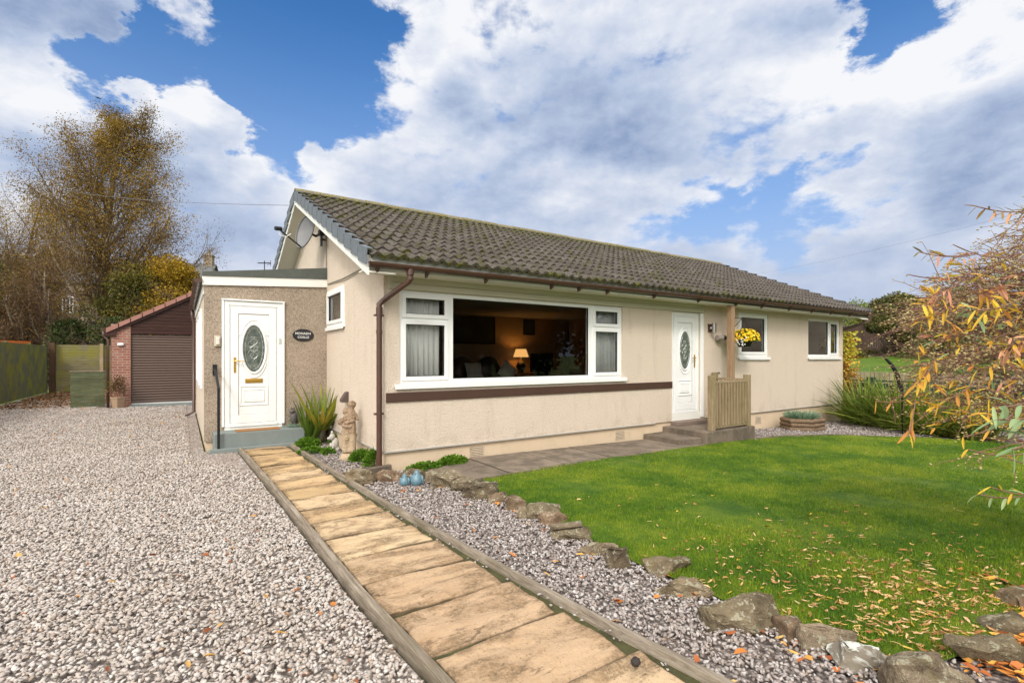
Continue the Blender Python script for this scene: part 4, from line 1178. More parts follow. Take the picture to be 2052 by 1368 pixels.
# curtains
def curtain(u0, u1, z0, z1, y, label, amp=.018, n=9, mt=None):
    m_ = MB(); N = 90
    for j, z in enumerate((z0, z1)):
        for i in range(N + 1):
            u = i / N; m_.v.append((u0 + (u1 - u0) * u, y + amp * math.sin(u * n * 2 * math.pi + .5 * math.sin(u * 17)) * (1 + .3 * math.sin(u * 5)), z))
    for i in range(N): m_.f.append((i, i + 1, N + 2 + i, N + 1 + i))
    o = m_.build('curtain', mt or MATS.get('curtain_cloth') or simple('curtain_cloth', (.88, .90, .90), .9, var=.04), smooth=True)
    sd_ = o.modifiers.new('thick', 'SOLIDIFY'); sd_.thickness = .004
    return tag(o, label, 'curtain', 'curtains inside the windows')
curtain(BIG[0] + .02, uc(886), .95, 2.40, YF + .17, 'pale curtain at the left end of the picture window', n=8)
curtain(uc(1196), BIG[1] - .03, .95, 2.40, YF + .17, 'pale curtain at the right end of the picture window', n=6)
curtain(W2[0] + .02, W2[0] + .45, 1.1, 2.4, YF + .17, 'pale curtain inside the window behind the hanging basket', n=4)
curtain(W3[1] - .85, W3[1] - .55, 1.1, 2.4, YF + .17, 'pale curtain inside the two-light window at the far corner', n=3)
# standing lamp table, sofa, cushions, lamp, pictures, television
M_SOFA = simple('sofa_leather', (.030, .014, .012), .45, var=.3, scale=4)
sx0, sx1 = on_y(912, 0, 9.3)[0], on_y(1030, 0, 9.3)[0]
sofa = empty('sofa', ((sx0 + sx1) / 2, 9.4, RZ0), 'dark leather two-seat sofa seen through the picture window', 'sofa')
mid = (sx0 + sx1) / 2
for a_, c_ in ((sx0 + .08, mid - .01), (mid + .01, sx1 - .08)):
    m_ = MB(); m_.ell(((a_ + c_) / 2, 9.75, 1.12), ((c_ - a_) / 2, .20, .36), 24, 14); m_.build('backrest', M_SOFA, sofa, smooth=True)
    m_ = MB(); m_.box(a_, c_, 9.0, 9.75, .72, .90); m_.build('seat', M_SOFA, sofa, bevel=.06, seg=4, smooth=True)
for a_ in (sx0 - .12, sx1 - .06):
    m_ = MB(); m_.box(a_, a_ + .2, 8.95, 9.9, RZ0 + .02, 1.06); m_.build('arm', M_SOFA, sofa, bevel=.08, seg=4, smooth=True)
m_ = MB(); m_.box(sx0 + .08, sx1 - .06, 9.0, 9.95, RZ0, .715); m_.build('base', M_SOFA, sofa, bevel=.02)
def cushion(c, w_, rz, tilt, label):
    m_ = MB(); N = 10
    for sgn in (1, -1):
        off = len(m_.v)
        for j in range(N + 1):
            for i in range(N + 1):
                u, v = i / N * 2 - 1, j / N * 2 - 1
                th = .07 * max(0, (1 - u ** 4) * (1 - v ** 4)) ** .6
                pin = 1 - .06 * (1 - abs(u * v))
                p = Vector((u * w_ / 2 * pin, sgn * th, v * w_ / 2 * pin))
                p.rotate(__import__('mathutils').Euler((R(-18), R(rz), R(tilt)))); m_.v.append(tuple(p + Vector(c)))
        for j in range(N):
            for i in range(N):
                a = off + j * (N + 1) + i; m_.f.append((a, a + 1, a + N + 2, a + N + 1))
    return item('cushion', m_, simple('cushion_cloth', (.40, .37, .31), .95, var=.3, scale=18), label, 'cushion', 'cushions on the sofa', smooth=True)
cx, cz_ = on_y(953, 748, 9.2); cushion((cx, 9.25, 1.14), .42, 0, 5, 'pale patterned cushion standing square on the left of the sofa')
cx, cz_ = on_y(1020, 748, 9.2); cushion((cx, 9.25, 1.14), .42, 38, -5, 'pale patterned cushion tipped onto its corner on the right of the sofa')
tx = on_y(1044, 0, 10.28)[0]; LY = 10.28
tb = empty('side_table', (tx, LY, RZ0), 'small dark side table carrying the lit lamp', 'side table')
m_ = MB(); m_.box(tx - .3, tx + .3, 9.98, 10.56, 1.02, 1.06); m_.build('table_top', M_SOFA, tb, bevel=.006)
for q in ((-.26, 10.0), (.22, 10.0), (-.26, 10.48), (.22, 10.48)):
    m_ = MB(); m_.box(tx + q[0], tx + q[0] + .04, q[1], q[1] + .04, RZ0, 1.019); m_.build('leg', M_SOFA, tb)
lp = empty('table_lamp', (tx, LY, 1.06), 'lit table lamp with cream pleated shade glowing inside the picture window', 'table lamp')
m_ = MB(); m_.lathe([(.01, 0), (.09, 0), (.095, .02), (.06, .04), (.10, .10), (.125, .17), (.10, .25), (.045, .30), (.02, .33), (.02, .42), (.012, .42)], (tx, LY, 1.061), 20); m_.build('lamp_base', M_BLACK, lp, smooth=True)
m_ = MB(); N = 72
for zz, rr in ((1.46, .19), (1.66, .125)):
    for k in range(N): q = 2 * math.pi * k / N; r2 = rr * (1 + (.035 if k % 2 else -.02)); m_.v.append((tx + r2 * math.cos(q), LY + r2 * math.sin(q), zz))
for k in range(N): m_.f.append((k, (k + 1) % N, N + (k + 1) % N, N + k))
def shade_fn(t, b, P):
    b.inputs['Base Color'].default_value = (.85, .62, .35, 1)
    b.inputs['Emission Color'].default_value = (1.0, .52, .16, 1); b.inputs['Emission Strength'].default_value = 0.75
m_.build('lamp_shade', material('lamp_shade', shade_fn), lp)
def bulb_fn(t, b, P):
    b.inputs['Emission Color'].default_value = (1.0, .50, .12, 1); b.inputs['Emission Strength'].default_value = 90
m_ = MB(); m_.ell((tx, LY, 1.60), (.03, .03, .04), 10, 6); m_.build('bulb', material('bulb', bulb_fn), lp)
def picture(px0, px1, py0, py1, label, name='picture_frame'):
    x0, z1_ = on_y(px0, py0, RY1 - .02); x1, _ = on_y(px1, py0, RY1 - .02); z0_ = on_y(px0, py1, RY1 - .02)[1]
    r_ = MB(); Fq = (Vector((0, RY1, 0)), UX, -UY)
    r_.fbox(Fq, x0, x1, .002, .03, z0_, z0_ + .03); r_.fbox(Fq, x0, x1, .002, .03, z1_ - .03, z1_); r_.fbox(Fq, x0, x0 + .03, .002, .03, z0_ + .03, z1_ - .03); r_.fbox(Fq, x1 - .03, x1, .002, .03, z0_ + .03, z1_ - .03)
    e = empty(name, ((x0 + x1) / 2, RY1, z0_), label, 'picture', 'pictures on the living room wall')
    r_.build('frame', M_BLACK, e); q = MB(); q.fbox(Fq, x0 + .03, x1 - .03, .002, .018, z0_ + .03, z1_ - .03); q.build('canvas', simple('dark_canvas', (.03, .032, .03), .4, var=.8, scale=4), e)
picture(906, 992, 632, 688, 'wide dark picture on the wall above the sofa')
picture(1049, 1071, 640, 671, 'small dark picture on the wall beside the lamp glow')
tvx0, tvx1 = on_y(1062, 0, 9.8)[0], on_y(1106, 0, 9.8)[0]
m_ = MB(); m_.box(tvx0, tvx1, 9.75, 9.80, 1.10, 1.55); m_.box(tvx0 + .2, tvx1 - .2, 9.7, 9.9, RZ0, 1.0999)
item('glazed_cabinet', m_, simple('cabinet_dark', (.012, .016, .010), .15), 'small dark glazed cabinet right of the lit lamp', 'cabinet', bevel=.006)
# small things just inside the window
# ------------------------------------------------------------------ garage
GYF = 18.4
gar = empty('garage', (0.8, GYF, 0), 'brick garage with brown roller door and low tiled gable roof', 'garage')
gxl = on_y(222, 0, GYF)[0]; gdx = on_y(262, 0, GYF)[0]; gxr = 3.6
gcx = (gxl + gxr) / 2
gapz = 3.85; gez = 2.30
b = MB(); b.box(gxl, gdx - .001, GYF, GYF + .3, -.05, 2.42); b.build('pier', M_BRICK, gar); b = MB(); b.box(gxr - .6, gxr, GYF, GYF + .3, -.05, 2.42); b.build('pier', M_BRICK, gar)
b = MB(); b.box(gxl, gxl + .22, GYF + .301, GYF + 6, -.05, 2.3)
b.build('wall', M_BRICK, gar)
b = MB(); rs_ = (gapz - gez) / (gcx - gxl)
b.slab([(gdx, GYF + .03, 2.14), (gxr - .61, GYF + .03, 2.14), (gxr - .61, GYF + .03, 2.45), (gcx, GYF + .03, gapz - .14), (gdx, GYF + .03, gez + (gdx - gxl) * rs_ - .06)], (0, 1, 0), .05)
for k in range(16):
    z = 2.16 + k * .1
    xa = max(gdx, gxl + (z + .1 - gez + .07) / rs_); xb_ = min(gxr - .61, 2 * gcx - xa)
    if xb_ > xa: b.box(xa, xb_, GYF + .012, GYF + .029, z, z + .09)
b.build('gable_cladding', M_CLAD, gar)
b = MB(); z = .10
NS = 26; hh = (2.12 - z) / NS
for k in range(NS):
    off = len(b.v); zz = z + k * hh
    for X in (gdx + .01, gxr - .61):
        for q in range(7):
            t_ = q / 6; b.v.append((X, GYF + .075 - .018 * math.sin(math.pi * t_) ** .7, zz + hh * t_))
    for q in range(6): b.f.append((off + q, off + 7 + q, off + 8 + q, off + q + 1))
b.build('roller_door', simple('roller_brown', (.085, .052, .038), .45, var=.1, scale=2), gar)
b = MB(); b.box(gdx + .01, gxr - .62, GYF + .05, GYF + .09, .055, .099); b.build('door_seal', simple('seal_pale', (.5, .5, .48), .6), gar)
b = MB(); b.box(gdx - .02, gxr - .6, GYF - .45, GYF + .12, -.02, .05); b.build('threshold', M_STEPGREY, gar)
# bargeboard + verge tiles
b = MB(); ox_ = gxl - .10
def gz_r(x): return gapz - abs(x - gcx) * rs_
for xa, xb_ in ((ox_, gcx), (2 * gcx - ox_, gcx)):
    b.slab([(xa, GYF - .06, gz_r(xa) - .17), (xb_, GYF - .06, gz_r(xb_) - .17), (xb_, GYF - .06, gz_r(xb_) + .0), (xa, GYF - .06, gz_r(xa) + .0)], (0, 1, 0), .03)
b.box(ox_ - .06, ox_ + .22, GYF - .065, GYF - .03, gz_r(ox_) - .17, gz_r(ox_) - .02)
b.build('bargeboard', M_CLAD, gar)
m_rt = simple('red_tiles', (.30, .145, .115), .85, var=.25, scale=3, bump=.3)
b = MB(); nT = 10
for sgn in (1, -1):
    for k in range(nT):
        xa = ox_ + (gcx - ox_) * k / nT; xb_ = ox_ + (gcx - ox_) * (k + 1) / nT + .02
        if sgn < 0: xa, xb_ = 2 * gcx - xa, 2 * gcx - xb_
        za, zb_ = gz_r(xa) + .055, gz_r(xb_) + .03
        b.add([(xa, GYF - .10, za - .14), (xb_, GYF - .10, zb_ - .115), (xb_, GYF - .10, zb_), (xa, GYF - .10, za), (xa, GYF + 6.2, za - .14), (xb_, GYF + 6.2, zb_ - .115), (xb_, GYF + 6.2, zb_), (xa, GYF + 6.2, za)],
              [(0, 1, 2, 3), (7, 6, 5, 4), (0, 4, 5, 1), (1, 5, 6, 2), (2, 6, 7, 3), (3, 7, 4, 0)])
b.build('roof', m_rt, gar)
b = MB(); dxp = gxl - .09; b.tube([(dxp - .07, GYF + .0, 2.22), (dxp - .07, GYF + .0, 2.08), (dxp + .03, GYF - .03, 1.95), (dxp + .03, GYF - .03, 0)], .035, 10); b.build('downpipe', M_BROWN, gar, smooth=True)
b = MB(); gutY(b, GYF - .05, GYF + 6, .06, dxp - .07, 2.30); b.build('gutter', M_BROWN, gar)
lx, lz_ = on_y(242, 690, GYF); b = MB(); b.ell((lx, GYF - .02, lz_), (.085, .06, .05), 14, 8)
item('bulkhead_light', b, M_WHITE, 'small white oval light on the brick pier of the garage', 'outdoor light', smooth=True)

# ------------------------------------------------------------------ fences
def board_fence(name, A, B, z1, label, mt, bw=.15, horiz=False, posts=None, th=.022, gap=.006, z0=.03, pw=.09, pmat=None, cat='fence', cap=False, group=None, postw=None):
    A, B = Vector((*A, 0)), Vector((*B, 0)); L = (B - A).length; U = (B - A).normalized(); N = Vector((U.y, -U.x, 0))
    e = empty(name, (A.x, A.y, terrain(A.x, A.y)), label, cat, group)
    F = (A, U, N); m_ = MB(); rs = random.Random(int(abs(A.x * 31 + A.y * 7)))
    base = lambda u: terrain(*(A + U * u)[:2])
    if horiz:
        z = z0
        while z < z1 - .02:
            h = min(bw, z1 - z); u = 0
            m_.fbox(F, 0, L, -th + rs.uniform(-.004, .004), rs.uniform(0, .006), base(0) + z, base(0) + z + h - gap); z += h
    else:
        u = 0
        while u < L - .02:
            w_ = min(bw, L - u); zt = z1 + rs.uniform(-.008, .008)
            m_.fbox(F, u, u + w_ - gap, -th + rs.uniform(-.003, .003), rs.uniform(0, .006), base(u) + z0, base(u) + zt); u += w_
        for z in (z0 + .25, z1 - .3): m_.fbox(F, 0, L, -th - .045, -th - .005, base(L / 2) + z, base(L / 2) + z + .08)
    m_.build('boards', mt, e)
    for u in (posts or []):
        q = MB(); q.fbox(F, u - pw / 2, u + pw / 2, .008 if horiz else -.12, .008 + pw if horiz else -.03, base(u), base(u) + z1 + .04); q.build('post', pmat or mt, e)
    if cap:
        q = MB(); q.fbox(F, 0, L, -.04, .03, base(0) + z1 + .001, base(0) + z1 + .03); q.build('capping', mt, e)
    return e
board_fence('side_fence', (-4.6, 10), (-4.6, 27.5), 1.93, 'tall moss-green fence of upright boards running back along the gravel drive', M_FENCE, bw=.9, th=.03, gap=.02, posts=[.1, 3, 6, 9, 12, 15, 17.3])
fx = [on_y(px, 0, 27.6)[0] for px in (84, 93, 204, 222)]
board_fence('rear_fence', (-4.56, 27.6), (fx[3] + 1.2, 27.6), 2.0, 'weathered horizontal-board fence closing the back of the drive', M_FENCEH, bw=.115, horiz=True, posts=[fx[2] + 4.56], pw=.12, pmat=M_RAIL)
b = MB(); b.box(-4.54, -4.36, 27.40, 27.58, 0, 2.06); item('fence_corner_post', b, M_DKPOST, 'dark brown post in the corner where the two mossy fences meet', 'post')
sx = [on_y(px, 0, 18.7)[0] for px in (141, 217)]
e = board_fence('low_fence_panel', (sx[0], 18.7), (sx[1] - .08, 18.7), 1.04, 'low dark green board panel beside the garage downpipe', M_FENCED, bw=.17, horiz=True, z0=.02, gap=.010)
b = MB(); b.box(sx[0] - .02, sx[1] - .07, 18.67, 18.74, 1.041, 1.058); b.build('capping', M_SLEEPER, e)
# orange strip beyond the left fence
b = MB(); p0, p1 = far(-60, 684, 14.0), far(60, 686.5, 19.6); b.bar(p0, p1, .05, .12); b.bar(p0 - UZ * .16, p1 - UZ * .16, .04, .10)
for p in (p0, p1): b.bar((p.x, p.y, 0), p - UZ * .1, .05, .05, UY)
item('orange_rail', b, simple('orange_paint', (.75, .17, .03), .5), 'bright orange rail just above the left fence', 'rail')
# terracotta pot by the garage pier
p = spot(236, 814); p = Vector((on_y(236, 0, GYF - .35)[0], GYF - .35, 0.01))
pot = empty('potted_shrub', p, 'square clay pot with a dead brown shrub against the garage pier', 'plant pot')
b = MB(); b.lathe([(.10, 0), (.125, .02), (.165, .26), (.18, .27), (.18, .31), (.15, .31), (.14, .27)], tuple(p), 4); b.build('pot', simple('clay', (.36, .25, .16), .85), pot, bevel=.01)

POTP = p
# ------------------------------------------------------------------ porch step and what stands on it
st = empty('porch_step', (1.0, 9.0, 0), 'grey painted concrete step in front of the left porch door', 'step')
b = MB(); b.box(.40, 1.70, 8.80, YP - .001, .0, .285); b.build('tread', M_STEPGREY, st, bevel=.012, seg=3)
b = MB(); b.box(.34, 1.86, 8.69, 8.799, -.02, .065); b.build('base_course', M_STEPGREY, st, bevel=.008)
m_mat = simple('coir', (.30, .145, .05), .95, var=.35, scale=60, bump=.8, bscale=200)
b = MB(); b.box(.70, 1.33, 8.83, 9.05, .286, .304); item('doormat', b, m_mat, 'thin brown coir doormat on the grey porch step', 'doormat', bevel=.004)
# handrail
hr = empty('grab_rail', (.44, 8.80, .0), 'black metal grab rail standing at the left of the porch step', 'handrail')
hx, hy = .46, 8.74
b = MB(); b.box(hx - .019, hx + .019, hy - .012, hy + .012, .0, .99); b.bar((hx, hy, .98), (hx - .03, hy + .30, 1.26), .038, .02); b.bar((hx - .03, hy + .29, 1.25), (hx - .03, YP - .01, 1.27), .038, .02)
b.build('rail', M_BLACK, hr, bevel=.005)
b = MB(); b.box(hx - .06, hx, YP - .016, YP - .001, 1.17, 1.34); b.build('wall_plate', M_BLACK, hr, bevel=.004)
# owl on the step
ow = empty('owl_figurine', (1.55, 9.03, .285), 'dark grey owl figurine on a green block at the right end of the porch step', 'figurine')
m_ow = simple('slate_resin', (.085, .08, .075), .5, var=.6, scale=30, bump=.8, bscale=90)
b = MB(); b.box(1.47, 1.66, 8.95, 9.10, .286, .335); b.build('block', simple('green_block', (.10, .15, .11), .7), ow, bevel=.012)
b = MB(); b.ell((1.57, 9.03, .44), (.062, .06, .12), 18, 12, jit=.02); b.ell((1.545, 9.02, .545), (.05, .05, .05), 16, 10); b.ell((1.528, 8.985, .60), (.012, .012, .02)); b.ell((1.57, 8.99, .60), (.012, .012, .02)); b.ell((1.535, 8.968, .545), (.010, .014, .016)); b.ell((1.60, 9.06, .36), (.045, .05, .06)); b.ell((1.53, 8.985, .345), (.02, .03, .015)); b.ell((1.575, 8.98, .345), (.02, .03, .015))
b.build('owl_body', m_ow, ow, smooth=True)
# wall light left of the door, name plate, small light on the gable
lx, lz_ = on_y(435.5, 684, YP); e = empty('wall_lantern', (lx, YP, lz_), 'small square cream wall light left of the porch door', 'outdoor light')
b = MB(); b.box(lx - .045, lx + .045, YP - .035, YP - .001, lz_ - .08, lz_ + .09); b.build('back_box', simple('cream_plastic', (.52, .46, .36), .5), e, bevel=.008)
b = MB(); b.box(lx - .022, lx + .03, YP - .075, YP - .036, lz_ - .055, lz_ + .065); b.build('lens', simple('pale_lens', (.62, .60, .54), .25), e, bevel=.012)
b = MB(); bx_, bz = on_y(555, 683, YP); b.box(1.355, 1.39, YP + .0 - .035, YP - .021, bz - .045, bz + .045); item('door_bell', b, simple('bell_grey', (.48, .50, .46), .4), 'small pale bell push on the right jamb of the porch door', 'door bell', bevel=.004)
sx_, sz_ = on_y(607.5, 671.5, YP); sgn_ = empty('name_plaque', (sx_, YP, sz_), 'black oval house name plaque on the porch wall', 'sign')
b = MB(); b.slab(oval(FP_, sx_, sz_, .172, .108, .001), (0, -1, 0), .016); b.build('plate', simple('plaque_black', (.015, .016, .017), .35), sgn_, bevel=.004)
def text(s_, x, z, size, y, par, mt):
    c = bpy.data.curves.new('lettering', 'FONT'); c.body = s_; c.size = size; c.align_x = 'CENTER'; c.align_y = 'CENTER'; c.extrude = .0015; c.offset = .0006; c.space_character = 1.08
    o = bpy.data.objects.new('lettering', c); COL.objects.link(o); o.rotation_euler = (R(90), 0, 0)
    L = wloc(par); o.location = (x - L.x, y - L.y, z - L.z); bpy.context.view_layer.update(); me = bpy.data.meshes.new_from_object(o); me.materials.clear(); me.materials.append(mt)
    o2 = bpy.data.objects.new('lettering', me); COL.objects.link(o2); o2.rotation_euler = o.rotation_euler; o2.location = o.location; o2.parent = par; bpy.data.objects.remove(o); return o2
M_LET = simple('letter_white', (.78, .78, .76), .5)
text('MONADH', sx_ - .005, sz_ + .027, .054, YP - .0185, sgn_, M_LET); text('COILLE', sx_, sz_ - .037, .054, YP - .0185, sgn_, M_LET)
gy_, gz_ = on_x(697, 797, XC); b = MB()
b.slab([(XC - .001, gy_ - .055, gz_ + .10), (XC - .001, gy_ - .055, gz_ - .07), (XC - .11, gy_ - .055, gz_ - .06), (XC - .11, gy_ - .055, gz_ - .02), (XC - .04, gy_ - .055, gz_ + .09)], (0, 1, 0), .11)
item('brick_light', b, simple('slate_brown', (.085, .06, .05), .6), 'small brown wedge downlight low on the gable wall', 'outdoor light', bevel=.006)

# ------------------------------------------------------------------ satellite dish and aerial
dy, dzz = on_x(606, 462, XC - .40)
ds = empty('satellite_dish', (XC, dy, dzz), 'grey satellite dish under the gable peak', 'satellite dish')
cen = Vector((XC - .52, dy + .02, dzz)); nrm = Vector((-.80, -.40, .42)).normalized()
nrm = Vector((-.93, -.33, .22)).normalized()
cen = Vector((1.80, on_x(611, 463, 1.80)[0], on_x(611, 463, 1.80)[1]))
u_ = nrm.cross(UZ).normalized(); v_ = u_.cross(nrm)
b = MB(); N = 36; RI = 8; rw, rh_ = .27, .31
for side in (0, 1):
    off = len(b.v)
    for i in range(RI + 1):
        for k in range(N):
            q = 2 * math.pi * k / N; r_ = i / RI
            p = cen + u_ * rw * r_ * math.cos(q) + v_ * rh_ * r_ * math.sin(q) - nrm * (.085 * (1 - r_ * r_) + side * .012)
            b.v.append(tuple(p))
    for i in range(RI):
        for k in range(N): b.f.append((off + i * N + k, off + i * N + (k + 1) % N, off + (i + 1) * N + (k + 1) % N, off + (i + 1) * N + k))
for k in range(N): a_ = RI * N; b.f.append((a_ + k, a_ + (k + 1) % N, 2 * a_ + N + (k + 1) % N, 2 * a_ + N + k))
b.build('dish', simple('dish_grey', (.16, .16, .165), .5, var=.2), ds, smooth=True)
b = MB(); b.tube([cen + v_ * rh_ * math.sin(2 * math.pi * k / 36) + u_ * rw * math.cos(2 * math.pi * k / 36) for k in range(36)], .012, 6, closed=True); b.build('rim', simple('dish_rim', (.12, .12, .12), .5), ds, smooth=True)
lnb = cen + nrm * .46 - v_ * .16
b = MB(); b.tube([cen - v_ * rh_ * .98, lnb], .013, 8); b.build('arm', M_BLACK, ds)
b = MB(); b.tube([lnb + (cen - lnb).normalized() * q for q in (-.05, .06)], .035, 10); b.build('receiver', M_BLACK, ds)
b = MB(); b.tube([lnb, lnb + Vector((.02, 0, -.10)), lnb + Vector((.12, -.02, -.13)), lnb + Vector((.2, 0, -.06))], .006, 6); b.build('cable', M_WHITE2, ds)
b = MB(); b.tube([cen - nrm * .1, cen - nrm * .22, (XC - .09, dy - .03, dzz)], .022, 8); b.tube([(XC - .09, dy - .03, dzz - .24), (XC - .09, dy - .03, dzz + .22)], .020, 8)
for z in (-.12, .12): b.box(XC - .10, XC - .001, dy - .05, dy - .01, dzz + z - .015, dzz + z + .015)
b.box(XC - .13, XC - .05, dy - .09, dy + .05, dzz - .05, dzz + .05); b.build('bracket', M_BLACK, ds)
ac = far(530, 527, 23); e = empty('television_aerial', (ac.x, ac.y, 0), 'small television aerial on a mast rising behind the porch roof', 'aerial')
rv, fv = Vector((CS, -SN, 0)), Vector((SN, CS, 0))
b = MB(); b.tube([(ac.x, ac.y, 0), (ac.x, ac.y, ac.z + .1)], .02, 6); b.build('mast', M_BLACK, e)
b = MB(); b.bar(ac - rv * .3, ac + rv * .28, .03, .03)
for k in range(8): q = ac + rv * (-.28 + k * .075); b.bar(q - fv * .14 + UZ * .0, q + fv * .14, .012, .012)
b.bar(ac + rv * .28 - UZ * .14, ac + rv * .28 + UZ * .12, .02, .02); b.bar(ac + rv * .12 - UZ * .1, ac + rv * .3, .015, .015); b.build('boom', M_BLACK, e)

# cables across the sky
def cable(name, a, b_, sag, r_, label):
    m_ = MB(); a, b_ = Vector(a), Vector(b_)
    m_.tube([a.lerp(b_, k / 24) - UZ * sag * 4 * (k / 24) * (1 - k / 24) for k in range(25)], r_, 5); return item(name, m_, simple('cable_dark', (.16, .17, .20), .7), label, 'cable')
cable('overhead_cable', (XV0 + .05, RIDGE_Y - .25, RIDGE_Z - .28), far(-20, 330, 38), .7, .0055, 'thin overhead cable from the gable peak towards the birch')
cable('overhead_cable', far(1440, 560, 60), far(2160, 395, 26), .5, .006, 'faint overhead cable crossing the sky at the right')
bc = far(197, 196.5, 28); m_ = MB()
m_.ell(bc, (.13, .035, .035), 10, 6, rot=__import__('mathutils').Matrix.Rotation(R(20), 3, 'Z')); m_.slab([bc, bc + rv * .04 + UZ * .02 - rv * .12, bc - rv * .20 + UZ * .10, bc - rv * .05 + UZ * .01], (0, 1, 0.2), .01)
m_.slab([bc + rv * .03, bc + rv * .10, bc + rv * .24 - UZ * .06, bc + rv * .08 - UZ * .03], (0, 1, .2), .01)
item('bird', m_, M_BLACK, 'small dark bird flying above the tall birch', 'bird')

# ------------------------------------------------------------------ front door platform, steps, railing, canopy post
zg = gz(8)
pl = empty('door_platform', (8.3, 5.7, zg), 'concrete platform with two side steps below the front door', 'steps')
b = MB(); b.prism([(7.5, 5.27), (9.03, 5.30), (9.20, YF + .028), (7.5, YF + .028)], zg - .03, .165); b.build('platform', M_CONC, pl, bevel=.02, seg=3)
b = MB(); b.prism([(6.98, 5.42), (7.498, 5.36), (7.498, YF + .028), (6.98, YF + .028)], zg - .03, .065); b.build('lower_step', M_CONC, pl, bevel=.015, seg=3)
b = MB(); b.prism([(9.21, 5.72), (9.45, 5.72), (9.45, YF + .02), (9.21, YF + .02)], .00, .05); b.build('side_slab', M_CONC, pl, bevel=.01)
b = MB(); b.box(7.72, 8.64, YF - .16, YF - .002, .166, .235); b.build('threshold_slab', simple('threshold_grey', (.20, .15, .12), .8, var=.3), pl, bevel=.006)
b = MB(); b.box(8.66, 8.95, YF - .10, YF - .003, .166, .20); item('boot_scraper', b, M_BLACK, 'small black tray on the platform right of the front door', 'tray', bevel=.01)
rl = empty('railing', (8.3, 5.35, .165), 'weathered wooden balustrade on the front edge of the door platform', 'railing')
ry = 5.345
xl, xr_ = on_y(1426, 0, ry)[0], on_y(1497, 0, ry)[0]
for X in (xl, xr_): q = MB(); q.box(X - .05, X + .05, ry - .05, ry + .05, .166, 1.13); q.build('post', M_RAIL, rl, bevel=.006)
b = MB(); b.box(xl + .051, xr_ - .051, ry - .035, ry + .035, .99, 1.03); b.build('top_rail', M_RAIL, rl, bevel=.005)
b = MB(); b.box(xl + .051, xr_ - .051, ry - .03, ry + .03, .20, .235); b.build('bottom_rail', M_RAIL, rl, bevel=.005)
nb = 11
for k in range(nb): X = xl + .10 + (xr_ - xl - .20) * k / (nb - 1); q = MB(); q.box(X - .0175, X + .0175, ry - .045, ry - .001, .236, .989); q.build('baluster', M_RAIL, rl, bevel=.004)
px_, py_ = 9.09, 5.84
q = MB(); q.box(8.90, 8.99, 6.05, 6.15, .166, 1.15); q.build('post', M_RAIL, rl, bevel=.006)
q = MB(); q.bar((8.90, ry + .051, 1.03), (8.95, 6.049, 1.03), .05, .04)
q.build('side_rail', M_RAIL, rl); q = MB(); q.bar((8.90, ry + .051, .24), (8.95, 6.049, .24), .05, .04); q.build('side_rail', M_RAIL, rl)
for yy in (5.45, 5.56, 5.84, 5.95): q = MB(); q.box(8.89, 8.93, yy - .02, yy + .02, .26, 1.009); q.build('baluster', M_RAIL, rl)
q = MB(); q.box(px_ - .055, px_ + .055, py_ - .055, py_ + .055, .166, 2.484)
item('canopy_post', q, M_POSTW, 'tall wooden post holding the eave beside the front door', 'post', bevel=.006)
q = MB(); q.box(px_ + .02, px_ + .06, py_ - .06, py_ + .06, 2.38, 2.4845) if False else None
bk = empty('basket_bracket', (px_ + .06, py_, 2.0), 'black scrolled iron bracket on the canopy post', 'bracket')
bzt = on_y(1475, 637, py_)[1]; bzb = on_y(1475, 659, py_)[1]; arm = on_y(1503, 0, py_ - .1)[0]
arm = px_ + .42
q = MB(); q.box(px_ + .056, px_ + .066, py_ - .012, py_ + .012, bzb - .03, bzt + .03); q.tube([(px_ + .066, py_, bzt), (arm, py_, bzt)], .007, 6); q.tube([(px_ + .066, py_, bzb), (arm - .04, py_, bzt)], .007, 6)
for c_ in ((px_ + .10, bzt - .035), (px_ + .09, bzb + .03), (arm, bzt - .03)): q.tube([(c_[0] + .028 * math.cos(t * .5) * (1 - t / 18), py_, c_[1] + .028 * math.sin(t * .5) * (1 - t / 18)) for t in range(15)], .005, 5)
q.build('ironwork', M_BLACK, bk)
